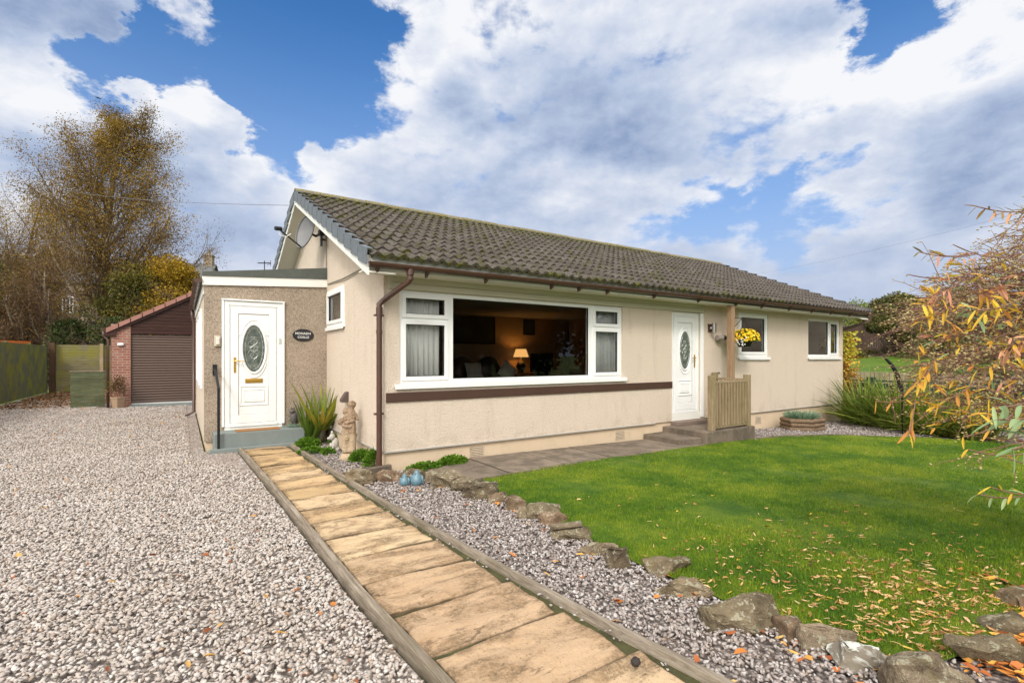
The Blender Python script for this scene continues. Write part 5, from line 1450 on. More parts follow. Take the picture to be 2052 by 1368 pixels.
# basket of yellow flowers
hc = Vector((arm + .02, py_ - .02, 0)); hz_ = on_y(1505, 690, py_)[1]
hb = empty('hanging_basket', (hc.x, hc.y, hz_), 'hanging basket crowded with yellow chrysanthemum flowers', 'hanging basket')
q = MB(); q.lathe([(.10, -.06), (.115, -.055), (.165, .06), (.175, .06), (.175, .075), (.15, .075)], (hc.x, hc.y, hz_), 16); q.build('bowl', M_BLACK, hb, smooth=True, auto=40)
q = MB()
for t_ in range(3): qq = t_ * 2.09; q.tube([(hc.x + .16 * math.cos(qq), hc.y + .16 * math.sin(qq), hz_ + .07), (hc.x, hc.y, bzt - .03)], .003, 4)
q.build('chain', M_BLACK, hb)
rs = random.Random(4); q = MB(); gl_ = MB()
for k in range(230):
    th_, ph_ = rs.uniform(0, 2 * math.pi), math.acos(rs.uniform(-.25, 1))
    d_ = Vector((math.sin(ph_) * math.cos(th_) * .31, math.sin(ph_) * math.sin(th_) * .27, math.cos(ph_) * .19 + .07)) * rs.uniform(.88, 1.08)
    c_ = Vector((hc.x, hc.y, hz_ + .04)) + d_; nn_ = d_.normalized(); a_ = nn_.cross(UZ).normalized() if abs(nn_.z) < .98 else UX; b_ = nn_.cross(a_); r_ = rs.uniform(.022, .034)
    off = len(q.v); NPt = 10
    q.v.append(tuple(c_ + nn_ * .012))
    for p_ in range(NPt * 2): qq = math.pi * p_ / NPt; rr = r_ * (1 if p_ % 2 else .72); q.v.append(tuple(c_ + (a_ * math.cos(qq) + b_ * math.sin(qq)) * rr - nn_ * .003))
    for p_ in range(NPt * 2): q.f.append((off, off + 1 + p_, off + 1 + (p_ + 1) % (NPt * 2)))
o = q.build('flowers', leafy('yellow_flowers', [(0, (.80, .44, .01)), (.5, (.85, .58, .02)), (1, (.92, .72, .08))], trans=.2), hb)
q = MB()
for k in range(22):
    c_ = Vector((hc.x - .27 + rs.gauss(0, .04), hc.y - .05 + rs.gauss(0, .06), hz_ + .05 + rs.gauss(0, .05)))
    q.ell(c_, (.018, .014, .016), 6, 4)
q.build('white_flowers', simple('white_petals', (.72, .72, .70), .6), hb)
def leaf_cloud(name, pts, dirs, length, width, mt, parent=None, fold=.25, jitter=.6, seed=1, droop=0.0, thick=False, planar=False):
    """many small folded leaves: pts N x 3 base points, dirs N x 3 outward directions"""
    g_ = np.random.default_rng(seed); n = len(pts)
    pts = np.asarray(pts, float); d = np.asarray(dirs, float) + g_.normal(0, jitter, (n, 3)); d[:, 2] -= droop
    d /= np.linalg.norm(d, axis=1)[:, None] + 1e-9
    r = g_.normal(0, 1, (n, 3)); s = np.cross(d, r); s /= np.linalg.norm(s, axis=1)[:, None] + 1e-9
    nn = np.cross(s, d)
    L = (length * g_.uniform(.6, 1.25, n))[:, None]; W = (width * g_.uniform(.6, 1.25, n))[:, None] / 2
    cur = nn * L * g_.uniform(-.15, .15, (n, 1))
    p0 = pts; pm = pts + d * L * .5 + cur; p1 = pts + d * L
    v = np.stack([p0, pm + s * W + nn * W * fold, p1, pm - s * W + nn * W * fold, pm], 1).reshape(-1, 3)
    f = np.arange(n)[:, None] * 5
    F_ = np.concatenate([f + np.array([0, 1, 4]), f + np.array([1, 2, 4]), f + np.array([2, 3, 4]), f + np.array([3, 0, 4])])
    return np_mesh(name, v, F_, mt, parent)
def shell_pts(c, r, n, seed, inner=.75, up=-1.0):
    g_ = np.random.default_rng(seed); d = g_.normal(0, 1, (n * 2, 3)); d /= np.linalg.norm(d, axis=1)[:, None]; d = d[d[:, 2] > up][:n]
    rr = g_.uniform(inner, 1.0, len(d))[:, None]
    return np.array(c) + d * rr * np.array(r), d
M_GREENLEAF = leafy('mid_green_leaves', [(0, (.022, .05, .01)), (.5, (.05, .10, .015)), (1, (.10, .17, .03))])
pp, dd = shell_pts((hc.x, hc.y, hz_ + .10), (.29, .25, .18), 900, 3, .5, -.3); leaf_cloud('leaves', pp, dd, .045, .03, M_GREENLEAF, hb, seed=3)
pp, dd = shell_pts((POTP.x, POTP.y, .62), (.24, .24, .34), 700, 14, .2, -.8); leaf_cloud('foliage', pp, dd, .06, .03, leafy('dry_shrub', [(0, (.07, .045, .02)), (1, (.20, .12, .05))]), pot, seed=6)
# lights and camera beside the front door
lx, lz_ = on_y(1421, 657, YF); e = empty('wall_uplighter', (lx, YF, lz_), 'small brown and chrome wall light above the grey alarm tube', 'outdoor light')
q = MB(); q.box(lx - .05, lx + .05, YF - .03, YF - .001, lz_ - .08, lz_ + .08); q.build('back_plate', M_BROWN, e, bevel=.004)
q = MB(); q.tube([(lx + .02, YF - .1, lz_ - .09), (lx + .02, YF - .1, lz_ + .09)], .045, 14); q.bar((lx, YF - .03, lz_), (lx + .02, YF - .06, lz_), .04, .04); q.build('shade', simple('chrome', (.35, .34, .30), .25, metal=.8), e, smooth=True, auto=40)
lx, lz_ = on_y(1437, 677, YF); e = empty('security_lamp', (lx, YF, lz_), 'grey horizontal tube lamp with dark end beside the front door', 'outdoor light')
q = MB(); q.tube([(lx - .10, YF - .07, lz_), (lx + .03, YF - .10, lz_)], .055, 16); q.box(lx - .07, lx - .0, YF - .05, YF - .001, lz_ - .03, lz_ + .03); q.build('body', simple('tube_grey', (.28, .24, .21), .5), e, smooth=True, auto=40)
q = MB(); q.tube([(lx + .031, YF - .10, lz_), (lx + .10, YF - .115, lz_)], .048, 16); q.build('hood', M_BLACK, e, smooth=True, auto=40)
q = MB(); lx, lz_ = on_y(1438, 747, YF); q.box(lx - .06, lx + .06, YF - .012, YF - .001, lz_ - .015, lz_ + .015); item('wall_hook', q, M_BROWN, 'tiny brown hook on the wall behind the balustrade', 'hook')

# ------------------------------------------------------------------ hexagonal planter
pc = spot(1612, 855); pc = Vector((11.5, 5.66, gz(11.5)))
hp = empty('hexagonal_planter', pc, 'low hexagonal timber planter of stacked half-logs near the far window', 'planter')
for lay in range(3):
    q = MB(); rr = .46; zc_ = pc.z + .045 + lay * .088
    for k in range(6):
        a0_, a1_ = R(60 * k + (4 if lay % 2 else 0)), R(60 * k + 60 + (4 if lay % 2 else 0))
        A_ = Vector((pc.x + rr * math.cos(a0_), pc.y + rr * math.sin(a0_) * .8, zc_)); B_ = Vector((pc.x + rr * math.cos(a1_), pc.y + rr * math.sin(a1_) * .8, zc_))
        ex = (B_ - A_).normalized() * .03; q.tube([A_ - ex, B_ + ex], .048, 10)
    q.build('log_ring', M_PLANTER, hp, smooth=True, auto=40)
q = MB(); q.lathe([(.01, .24), (.40, .24), (.40, .2)], tuple(pc), 12, sy=.8); q.build('compost', M_SOIL, hp)
g_ = np.random.default_rng(8); n = 900; a_ = g_.uniform(0, 2 * np.pi, n); r_ = np.sqrt(g_.uniform(0, 1, n)) * .36
pts = np.stack([pc.x + r_ * np.cos(a_), pc.y + r_ * np.sin(a_) * .8, np.full(n, pc.z + .25)], 1); dr_ = np.stack([np.cos(a_) * .5, np.sin(a_) * .5, np.full(n, .9)], 1)
o = leaf_cloud('carnation_foliage', pts, dr_, .17, .012, leafy('blue_green_blades', [(0, (.10, .17, .10)), (.6, (.20, .30, .19)), (1, (.32, .42, .30))], trans=.2), seed=5, jitter=.35)
tag(o, 'blue-green tufts filling the hexagonal timber planter', 'plant')

# ------------------------------------------------------------------ rocks round the lawn
def rock(i, box, mt=None):
    x0, y0, x1, y1 = box; rr = random.Random(100 + i)
    cxp = (x0 + x1) / 2
    front = spot(cxp, y1 - 2); d = (CAM_H - front.z) * FPX / (y1 - 2 - HOR)
    wd = (x1 - x0) * d / FPX; wd *= 1.04; dep = max(.14, wd * rr.uniform(.42, .58))
    hpx = y1 - y0; h = (hpx - FPX * CAM_H * dep * .8 / d ** 2) * d / FPX
    h = min(max(h * 1.0 + .01, .085), wd * .8)
    c = front + fv * dep * .45
    bm = bmesh.new()
    for _ in range(16):
        q = [rr.uniform(-1, 1) for _ in range(3)]; m_ = max(abs(v) for v in q); q = [v / m_ for v in q]
        nn_ = math.sqrt(sum(v * v for v in q)); sc = (1 / nn_) ** .35
        bm.verts.new((q[0] * sc, q[1] * sc, q[2] * sc * (1.0 if q[2] < 0 else .95)))
    bmesh.ops.convex_hull(bm, input=bm.verts)
    for v in [v for v in bm.verts if not v.link_faces]: bm.verts.remove(v)
    bmesh.ops.dissolve_limit(bm, angle_limit=R(12), verts=bm.verts, edges=bm.edges)
    bmesh.ops.bevel(bm, geom=bm.edges[:], offset=.05, segments=1, affect='EDGES', profile=.6)
    bmesh.ops.triangulate(bm, faces=bm.faces)
    bmesh.ops.subdivide_edges(bm, edges=bm.edges, cuts=5, use_grid_fill=True)
    xs = [v.co.x for v in bm.verts]; ys = [v.co.y for v in bm.verts]; zs = [v.co.z for v in bm.verts]
    sxx = wd / (max(xs) - min(xs)); syy = dep / (max(ys) - min(ys)); szz = (h + .08) / (max(zs) - min(zs)); mz = min(zs)
    mxc = (max(xs) + min(xs)) / 2; myc = (max(ys) + min(ys)) / 2
    for v in bm.verts:
        v.co = Vector(((v.co.x - mxc) * sxx, (v.co.y - myc) * syy, (v.co.z - mz) * szz - .06))
    for v in bm.verts:
        s_ = Vector((v.co.x * 7 + i, v.co.y * 7, v.co.z * 12))
        am = min(wd, .35)
        v.co += v.normal * (am * .05 * mn.fractal(s_ * 1.4, .7, 2, 6) + am * .05 * mn.noise(s_ * .5) + am * .03 * (abs(mn.noise(Vector((s_.x * .6, s_.y * .6, s_.z * 2.2)))) - .2))
    me = bpy.data.meshes.new('border_stone'); bm.to_mesh(me); bm.free(); me.materials.append(mt or M_ROCK)
    me.shade_smooth(); me.set_sharp_from_angle(angle=R(24))
    o = bpy.data.objects.new('border_stone', me); COL.objects.link(o)
    o.location = (c.x, c.y, terrain(c.x, c.y) + .0); o.rotation_euler = (0, 0, -YAW + rr.uniform(-.12, .12))
    return o
RL = ['low dark stone beside the timber edging, first of the lawn border', 'blocky dark stone left of the two blue bird figurines', 'brown stone directly behind the two blue bird figurines', 'thin upright stone wedged right of the blue birds',
      'large flat-topped mossy stone right of the blue birds', 'sloping stone propped against the large mossy one', 'wide dark stone with white lichen spots at the lawn corner', 'square grey stone after the lichen-spotted one',
      'rounded tan stone half way up the upper border', 'small pointed stone tucked low left of the pinkish block', 'pinkish flat-topped block on the upper border', 'triangular brown stone in front of the pinkish block',
      'flat grey slab lying under the thin stick of stone', 'flat stone sunk in gravel after the slab', 'yellowish angular stone leaning over the gravel', 'mossy stone behind the brown long block', 'long brown block with a dark cavity and leaves beneath',
      'largest long boulder spotted with pale lichen', 'small crumbly reddish stone right of the lichened boulder', 'grey sloping stone between crumbly stone and white-topped one', 'white-topped flat stone with chalky face',
      'big grey-green stone cut by the bottom edge of the photo', 'dark flat-bedded stone at the lower right over orange leaves', 'mossy stone behind the dark flat-bedded one', 'pale stone standing at the right edge of the photo']
for i, (bx, lb) in enumerate(zip(ROCKS, RL)):
    o = rock(i, bx, M_ROCKW if i == 20 else None); tag(o, lb, 'border stone', 'stones edging the lawn')
p0, p1 = spot(1102, 1056, .10), spot(1166, 1048, .13); q = MB(); q.bar(p0, p1, .07, .03)
item('stone_sliver', q, M_ROCK, 'thin stick-like sliver of stone lying on the flat grey slab', 'stone', bevel=.008)
# old slab piece and short kerb by the downpipe
q = MB(); a_ = [spot(*p_) for p_ in ((652, 945), (722, 940), (760, 962), (690, 975))]
q.prism([(1.62, 6.25), (2.10, 6.42), (2.13, 5.75), (1.70, 5.6)], 0, .035); item('loose_slab', q, M_SLAB, 'loose sandstone slab piece in the gravel near the downpipe', 'slab', bevel=.01)
ka, kb_ = spot(722, 950, .04), spot(782, 938, .04); q = MB(); q.bar((ka.x, ka.y, .045), (kb_.x, kb_.y, .05), .07, .09); item('short_kerb', q, M_CONC, 'short grey kerb length at the foot of the downpipe', 'kerb', bevel=.008)
q = MB(); sp_ = spot(1274, 1333, .045); q.ell(sp_ + UZ * .018, (.024, .022, .020), 12, 8, jit=.12); item('dark_pebble', q, simple('dark_stone', (.03, .022, .02), .8, bump=1, bscale=60), 'single dark lump lying on the nearest sandstone slab', 'pebble', smooth=True)

# ------------------------------------------------------------------ garden figures
m_bird = simple('blue_glaze', (.10, .185, .23), .35, var=.5, scale=22, dirt=.5, dcol=(.17, .30, .33), bump=.3)
bb = spot(821, 978)
for (ox2, sc, lb) in ((-.055, .78, 'smaller blue glazed bird figurine, left of the pair'), (.055, 1.0, 'larger blue glazed bird figurine, right of the pair')):
    c_ = bb + rv * ox2 * 1.25 + fv * .05; e = empty('bird_figurine', c_, lb, 'figurine', 'blue bird figurines by the stones')
    q = MB(); q.lathe([(.01, .012), (.045, .014), (.066, .05), (.070, .08), (.058, .115), (.040, .145), (.033, .158), (.030, .172), (.018, .186), (.003, .190)], tuple(c_), 18)
    q.v = [tuple(Vector(c_) + (Vector(v) - Vector(c_)) * sc) for v in q.v]
    k_ = c_ - fv * .028 * sc + UZ * .160 * sc - rv * .01
    q.tube([k_, k_ - fv * .028 * sc - UZ * .006], [.009 * sc, .002], 8)
    for s_ in (1, -1): q.ell(c_ + rv * s_ * .055 * sc + UZ * .085 * sc, (.018 * sc, .04 * sc, .055 * sc), 10, 7)
    q.build('bird_body', m_bird, e, smooth=True)
    q = MB()
    for s_ in (1, -1): q.ell(c_ + rv * s_ * .022 * sc - fv * .055 * sc + UZ * .012, (.02 * sc, .026 * sc, .012 * sc), 8, 5)
    q.build('feet', simple('terracotta_feet', (.42, .19, .12), .7), e, smooth=True)
# statue of an embracing couple on a round base
sc_ = spot(698, 922); m_st = simple('weathered_stone', (.46, .36, .235), .9, var=.3, scale=9, bump=.8, bscale=40, dirt=.6, dcol=(.24, .17, .11))
def mst():
    def fn(t, b, P):
        z = t.xyz(P)[2]; n = t.noise(P, 12, 7, .7)
        c = t.mix(n, (.50, .41, .27), (.40, .27, .18))
        up = t.rng(t.math('ADD', z, t.math('MULTIPLY', t.math('SUBTRACT', n, .5), .2)), .30, .46)
        c = t.mix(up, c, t.mix(n, (.20, .14, .09), (.42, .30, .20)))
        t.put(b.inputs['Base Color'], c); b.inputs['Roughness'].default_value = .95
        t.put(b.inputs['Normal'], t.bump(t.math('ADD', n, t.noise(P, 45, 3)), 1.0, .018))
    return material('statue_stone', fn)
stt = empty('couple_statue', sc_, 'weathered stone statue of an embracing couple on a round base', 'statue')
mst_ = mst()
q = MB(); q.lathe([(.02, 0), (.12, 0), (.125, .03), (.105, .085), (.08, .10), (.02, .10)], tuple(sc_), 18, sx=1.0, sy=.85, jit=.03); q.build('base', mst_, stt, smooth=True)
def figure(cx_, h, tw, lean, face):
    """robed standing figure as one skinned chain"""
    me = bpy.data.meshes.new('figure'); B_ = Vector((cx_, 0, .09))
    V_ = []; E_ = []; Rr = []
    def ch(pts_, rads, parent_=None):
        pr = parent_
        for p_, r_ in zip(pts_, rads):
            V_.append(B_ + Vector(p_)); Rr.append(r_); i_ = len(V_) - 1
            if pr is not None: E_.append((pr, i_))
            pr = i_
        return pr
    hip = ch([(0, 0, h * .48)], [tw]); ch([(-.012 * face, 0, h * .30), (-.014 * face, 0, h * .12), (-.01 * face, -.005, .012)], [tw * .85, tw * .72, tw * .85], hip)
    ch([(.022 * face, .01, h * .28), (.024 * face, .01, h * .10), (.02 * face, 0, .012)], [tw * .7, tw * .6, tw * .75], hip)
    chst = ch([(lean * .4, 0, h * .60), (lean, 0, h * .74)], [tw * .92, tw * 1.1], hip)
    nk = ch([(lean * 1.3, -.005, h * .82)], [tw * .5], chst); hd = ch([(lean * 1.7, -.008, h * .90), (lean * 1.8, -.005, h * .965)], [tw * .82, tw * .62], nk)
    ch([(lean + .07 * face, -.03, h * .72), (lean + .075 * face, -.055, h * .58), (lean + .0 * face, -.075, h * .60), (lean - .06 * face, -.06, h * .64)], [tw * .45, tw * .38, tw * .32, tw * .28], chst)
    ch([(lean - .06 * face, .0, h * .73), (lean - .10 * face, -.02, h * .62)], [tw * .42, tw * .34], chst)
    me.from_pydata([tuple(v) for v in V_], E_, []); me.materials.append(mst_)
    o = bpy.data.objects.new('figure', me); COL.objects.link(o); o.parent = stt
    o.rotation_euler = (0, 0, -YAW)
    sk = o.modifiers.new('skin', 'SKIN')
    for i_, sv in enumerate(me.skin_vertices[0].data): sv.radius = (Rr[i_], Rr[i_] * .9); sv.use_root = (i_ == 0)
    ss = o.modifiers.new('sub', 'SUBSURF'); ss.levels = ss.render_levels = 3
    tx_ = bpy.data.textures.get('statue_noise') or bpy.data.textures.new('statue_noise', 'CLOUDS'); tx_.noise_scale = .03
    dp = o.modifiers.new('rough', 'DISPLACE'); dp.texture = tx_; dp.strength = .014; dp.mid_level = .5; dp.texture_coords = 'LOCAL'
    sk.use_smooth_shade = True
    return o
figure(-.025, .66, .074, .010, 1); figure(.05, .76, .068, -.006, -1)
q = MB()       # curly hair, wreath and basket clumps
rs = random.Random(2)
def clump(c_, r_, n, s_):
    for _ in range(n):
        d_ = Vector((rs.gauss(0, 1), rs.gauss(0, 1), rs.gauss(0, 1))).normalized(); q.ell(sc_ + rv * (c_[0] + d_.x * r_[0]) + fv * (c_[1] + d_.y * r_[1]) + UZ * (c_[2] + d_.z * r_[2]), (s_, s_, s_ * .9), 7, 5)
clump((-.02, 0, .69), (.045, .045, .045), 60, .017); clump((.05, 0, .79), (.048, .045, .04), 60, .017); clump((-.105, -.02, .55), (.03, .03, .04), 34, .016); clump((-.04, -.04, .56), (.05, .03, .06), 40, .014); clump((.085, -.03, .60), (.03, .03, .07), 36, .015)
q.build('hair_and_flowers', mst_, stt, smooth=True)
# small pale animal figure beside it
ac_ = spot(667, 905) ; an = empty('dog_figurine', ac_, 'small pale stone dog figurine left of the couple statue', 'figurine')
q = MB(); 
def A3(x, y, z): return ac_ + rv * x + fv * y + UZ * z
q.ell(A3(.03, .02, .12), (.055, .05, .10), 14, 10, jit=.03); q.ell(A3(-.01, 0, .23), (.045, .045, .055), 12, 8); q.ell(A3(-.05, -.02, .21), (.032, .026, .025), 10, 7)
q.tube([A3(-.01, .0, .26), A3(-.015, 0, .325)], [.03, .012], 8)
for (x, y) in ((-.015, -.02), (.02, -.02)): q.tube([A3(x, y, .14), A3(x - .01, y - .02, .01)], [.024, .018], 8); q.ell(A3(x - .02, y - .03, .012), (.025, .02, .012), 8, 5)
q.ell(A3(.06, .03, .04), (.045, .05, .045), 10, 7); q.build('dog_body', simple('pale_stone', (.42, .39, .35), .9, var=.5, scale=30, bump=.8), an, smooth=True)
# grey-green urn behind the yucca
uc_ = Vector((1.97, 8.98, 0)); q = MB(); q.lathe([(.04, 0), (.07, .02), (.105, .16), (.125, .28), (.10, .36), (.055, .40), (.05, .46), (.07, .50), (.05, .52)], tuple(uc_), 18, jit=.02)
item('stone_urn', q, simple('mossy_urn', (.24, .23, .15), .9, var=.4, scale=8, bump=.5), 'tapered mossy stone urn in the porch corner behind the strap leaves', 'urn', smooth=True)

# ------------------------------------------------------------------ plants with strap leaves
def straps(name, c, n, length, width, spread, mt, label, cat, seed, tilt=(0, 0), arch=.5, group=None, parent=None, rmin=.02, rmax=.1):
    rr = random.Random(seed); V = []; Fc = []; seg = 7
    for k in range(n):
        az_ = rr.uniform(0, 2 * math.pi); el_ = rr.uniform(*spread); L = length * rr.uniform(.55, 1.1); w_ = width * rr.uniform(.7, 1.2)
        r0 = rr.uniform(rmin, rmax); p = Vector((c[0] + r0 * math.cos(az_), c[1] + r0 * math.sin(az_), c[2]))
        h_ = Vector((math.cos(az_), math.sin(az_), 0)); d_ = (h_ * math.cos(el_) + UZ * math.sin(el_) + Vector((tilt[0], tilt[1], 0))).normalized(); off = len(V)
        sd_ = d_.cross(UZ).normalized(); tw = rr.uniform(-.5, .5); dd_ = d_.copy()
        for s_ in range(seg + 1):
            t_ = s_ / seg; ww_ = w_ * (1 - t_ ** 2.2) * (.6 + .4 * min(1, t_ * 4)) * .5 + .0006
            a_ = (sd_ * math.cos(tw) + dd_.cross(sd_) * math.sin(tw)); up_ = dd_.cross(a_)
            V += [p - a_ * ww_ - up_ * ww_ * .3, p, p + a_ * ww_ - up_ * ww_ * .3]
            p = p + dd_ * L / seg; dd_ = (dd_ - UZ * arch * rr.uniform(.7, 1.3) * (t_ + .15) / seg * 2).normalized()
        for s_ in range(seg):
            a_ = off + s_ * 3; Fc += [(a_, a_ + 1, a_ + 4, a_ + 3), (a_ + 1, a_ + 2, a_ + 5, a_ + 4)]
    V = [(v[0], v[1], max(v[2], c[2] + .004)) for v in V]
    o = np_mesh(name, np.array(V), np.array(Fc), mt, parent)
    if label: tag(o, label, cat, group)
    return o
M_FLAX = leafy('strap_green', [(0, (.045, .085, .012)), (.5, (.085, .15, .018)), (.78, (.14, .20, .03)), (.86, (.35, .26, .03)), (1, (.42, .20, .05))], trans=.2, vary=.1)
M_CROC = leafy('crocosmia_green', [(0, (.06, .10, .016)), (.4, (.13, .20, .025)), (.75, (.24, .29, .045)), (.92, (.36, .33, .08)), (1, (.25, .13, .05))], trans=.25, vary=.2)
fx_ = Vector((1.80, 8.90, 0)); straps('strap_leaf_plant', (fx_.x, fx_.y, 0), 44, .80, .075, (R(52), R(86)), M_FLAX, 'strap-leaved plant with broad upright leaves beside the porch step', 'plant', 5, arch=.45)
fx2 = Vector((1.96, 8.80, 0)); straps('strap_leaf_plant', (fx2.x, fx2.y, 0.22), 34, .92, .062, (R(40), R(80)), leafy('strap_gold', [(0, (.09, .14, .015)), (.5, (.17, .23, .025)), (.8, (.42, .36, .05)), (1, (.50, .28, .06))], trans=.25), 'strap-leaved plant with yellow-edged leaves fanning towards the gable', 'plant', 9, arch=.30, tilt=(.0, -.30))
# crocosmia bed at the far right
for i, (px, py, n, L, lb) in enumerate(((1735, 852, 230, .95, 'arching green crocosmia clump at the house corner'), (1800, 862, 260, 1.0, 'arching green crocosmia clump in front of the black ornament'), (1868, 872, 240, .9, 'arching green crocosmia clump under the orange-leaved shrub'))):
    c_ = spot(px, py); c_ += Vector((.10, .02, 0)); straps('crocosmia_clump', (c_.x, c_.y, terrain(c_.x, c_.y)), n + 120, L * 1.45, .036, (R(18), R(82)), M_CROC, lb, 'plant', 30 + i, arch=.62, group='crocosmia clumps by the far corner', rmax=.35)
c_ = spot(1945, 880); straps('leafy_perennial', (c_.x, c_.y, terrain(c_.x, c_.y)), 180, .6, .05, (R(15), R(80)), leafy('yellowing_green', [(0, (.06, .09, .015)), (.5, (.16, .18, .03)), (1, (.34, .30, .05))]), 'yellow-green leafy plant low at the right border', 'plant', 44, arch=.6, rmax=.5)
pp, dd = shell_pts((c_.x + .2, c_.y - .4, .25), (.75, .8, .55), 2600, 31, .2, -.1); q = leaf_cloud('yellow_shrub', pp, dd, .06, .04, leafy('yellow_shrub_leaves', [(0, (.14, .14, .02)), (.5, (.40, .33, .04)), (1, (.62, .50, .08))]), seed=33); tag(q, 'low yellow-leaved shrub beside the green slatted fence', 'shrub')
# dark arched ornament
P0, P1, P2, P3 = far(1808, 800, 10.4), far(1806, 768, 10.4), far(1797, 732, 10.4), far(1767, 713, 10.4)
def bez(t_): u = 1 - t_; return P0 * u ** 3 + P1 * 3 * u * u * t_ + P2 * 3 * u * t_ * t_ + P3 * t_ ** 3
q = MB(); q.tube([Vector((P0.x, P0.y, gz(P0.x)))] + [bez(k / 16) for k in range(17)], [.012] + [.046 * min(1, .35 + k / 7) - .030 * (k / 16) ** 3 for k in range(17)], 10); item('arched_ornament', q, M_BLACK, 'thick black arched ornament rising out of the crocosmia', 'ornament', smooth=True)

# creeper on the far corner
crp = empty('creeper', (14.85, 6.25, gz(14.8)), 'red and gold creeper climbing the far corner of the bungalow', 'creeper')
q = MB(); q.tube([(14.83, 6.3, -.2), (14.80, 6.28, .6), (14.84, 6.3, 1.2), (14.80, 6.3, 2.05)], .015, 6); q.build('stem', M_BARK, crp)
g_ = np.random.default_rng(12); n = 3400; z = g_.uniform(-.2, 2.15, n) ; wz = .07 + .08 * np.sin(z * 5) ** 2
pts = np.stack([14.74 + np.abs(g_.normal(0, 1, n)) * wz, 6.24 + g_.normal(0, .16, n), z], 1)
def crf(t, b, P):
    ri = t.new('ShaderNodeNewGeometry').outputs['Random Per Island']; z = t.xyz(P)[2]
    f = t.math('ADD', t.rng(z, .5, 2.0, 0, 1), t.math('MULTIPLY', t.math('SUBTRACT', ri, .5), .8))
    t.put(b.inputs['Base Color'], t.ramp(f, [(0, (.12, .045, .02)), (.4, (.38, .14, .02)), (.75, (.58, .36, .03)), (1, (.45, .45, .04))])); b.inputs['Roughness'].default_value = .6
leaf_cloud('leaves', pts, np.tile([.6, -.6, -.2], (n, 1)), .075, .06, material('creeper_leaves', crf), crp, seed=4)

# herb mounds
M_HERB = leafy('herb_green', [(0, (.04, .10, .008)), (.5, (.09, .20, .012)), (1, (.20, .33, .03))], trans=.3, vary=.3, vscale=6)
def mound(c, r, n, seed, label, mt=M_HERB, L=.03, W=.026):
    pp, dd = shell_pts((c.x, c.y, c.z), r, n, seed, .55, -.05); o = leaf_cloud('herb_mound', pp, dd, L, W, mt, seed=seed, jitter=.5); return tag(o, label, 'plant', 'low green herb mounds')
for i, (px, py, r, n, lb) in enumerate(((617, 893, (.20, .16, .13), 1500, 'bright green herb mound at the foot of the strap-leaved plant'), (622, 905, (.19, .10, .07), 800, 'pale green herb tuft nearest the sandstone path'),
    (657, 908, (.10, .08, .08), 450, 'small herb tuft between the path and the dog figurine'), (676, 886, (.14, .10, .14), 800, 'herb tuft behind the couple statue'), (716, 902, (.16, .14, .19), 1500, 'herb mound between statue and gable wall'),
    (727, 922, (.19, .12, .15), 1500, 'herb mound low in the gravel right of the statue'), (755, 930, (.18, .13, .22), 1700, 'tallest herb mound growing round the downpipe'),
    (850, 941, (.26, .09, .09), 1300, 'yellow-green herb strip against the plinth, left half'), (905, 931, (.24, .09, .12), 1500, 'yellow-green herb strip against the plinth, right half'))):
    c_ = spot(px, py, .02); mound(c_, r, n, 60 + i, lb)

# ------------------------------------------------------------------ fences and things beyond the lawn on the right
board_fence('slatted_fence', (15.6, 7.0), (15.6, -6), .88 - gz(15), 'dark green horizontal slatted fence behind the crocosmia', M_SLATG, bw=.19, horiz=True, gap=.035, z0=.06, posts=[on_x(1748, 0, 15.6)[0] * -1 + 7.0, 3.6, 6.2, 9, 12], pw=.16)
board_fence('paling_fence', (20.5, 10), (20.5, -9), 1.0, 'pale upright paling fence beyond the green slats', M_PALE, bw=.15, gap=.014, z0=.02, posts=[1, 4, 7, 10, 13, 16, 18.8])
board_fence('brown_fence', (46, 30), (46, 8), 2.4, 'tall dark brown fence across the neighbouring lawn', M_BRFENCE, bw=.16, gap=.02, posts=[2, 5, 8, 11, 14, 17, 20])
# ------------------------------------------------------------------ loose stuff: gravel, grass, fallen leaves
def inside(poly, x, y):
    c = np.zeros(len(x), bool); n = len(poly)
    for i in range(n):
        x0, y0 = poly[i]; x1, y1 = poly[(i + 1) % n]
        with np.errstate(divide='ignore', invalid='ignore'):
            t_ = ((y0 > y) != (y1 > y)) & (x < (x1 - x0) * (y - y0) / (y1 - y0 + 1e-12) + x0)
        c ^= t_
    return c
def scatter(poly, dens, seed, step_max=99, margin=1.0, extra=None):
    """random ground points inside a polygon; dens(distance) per square metre, only where the photo can see"""
    g_ = np.random.default_rng(seed)
    xs = [p[0] for p in poly]; ys = [p[1] for p in poly]; x0, x1, y0, y1 = min(xs), max(xs), min(ys), max(ys)
    dmax = max(dens(d) for d in np.linspace(1.5, 25, 40)); n = int((x1 - x0) * (y1 - y0) * dmax)
    X = []; CH = 400000
    while n > 0:
        k = min(n, CH); x = g_.uniform(x0, x1, k); y = g_.uniform(y0, y1, k); n -= k
        d = x * SN + y * CS; l_ = x * CS - y * SN
        ok = (d > 1.7) & (np.abs(l_) < d * 1.05 + margin)
        x, y, d = x[ok], y[ok], d[ok]
        ok = g_.uniform(0, dmax, len(x)) < np.array(np.vectorize(dens)(d)); x, y, d = x[ok], y[ok], d[ok]
        ok = inside(poly, x, y); X.append(np.stack([x[ok], y[ok], d[ok]], 1))
    return np.concatenate(X)
vter = np.vectorize(terrain)
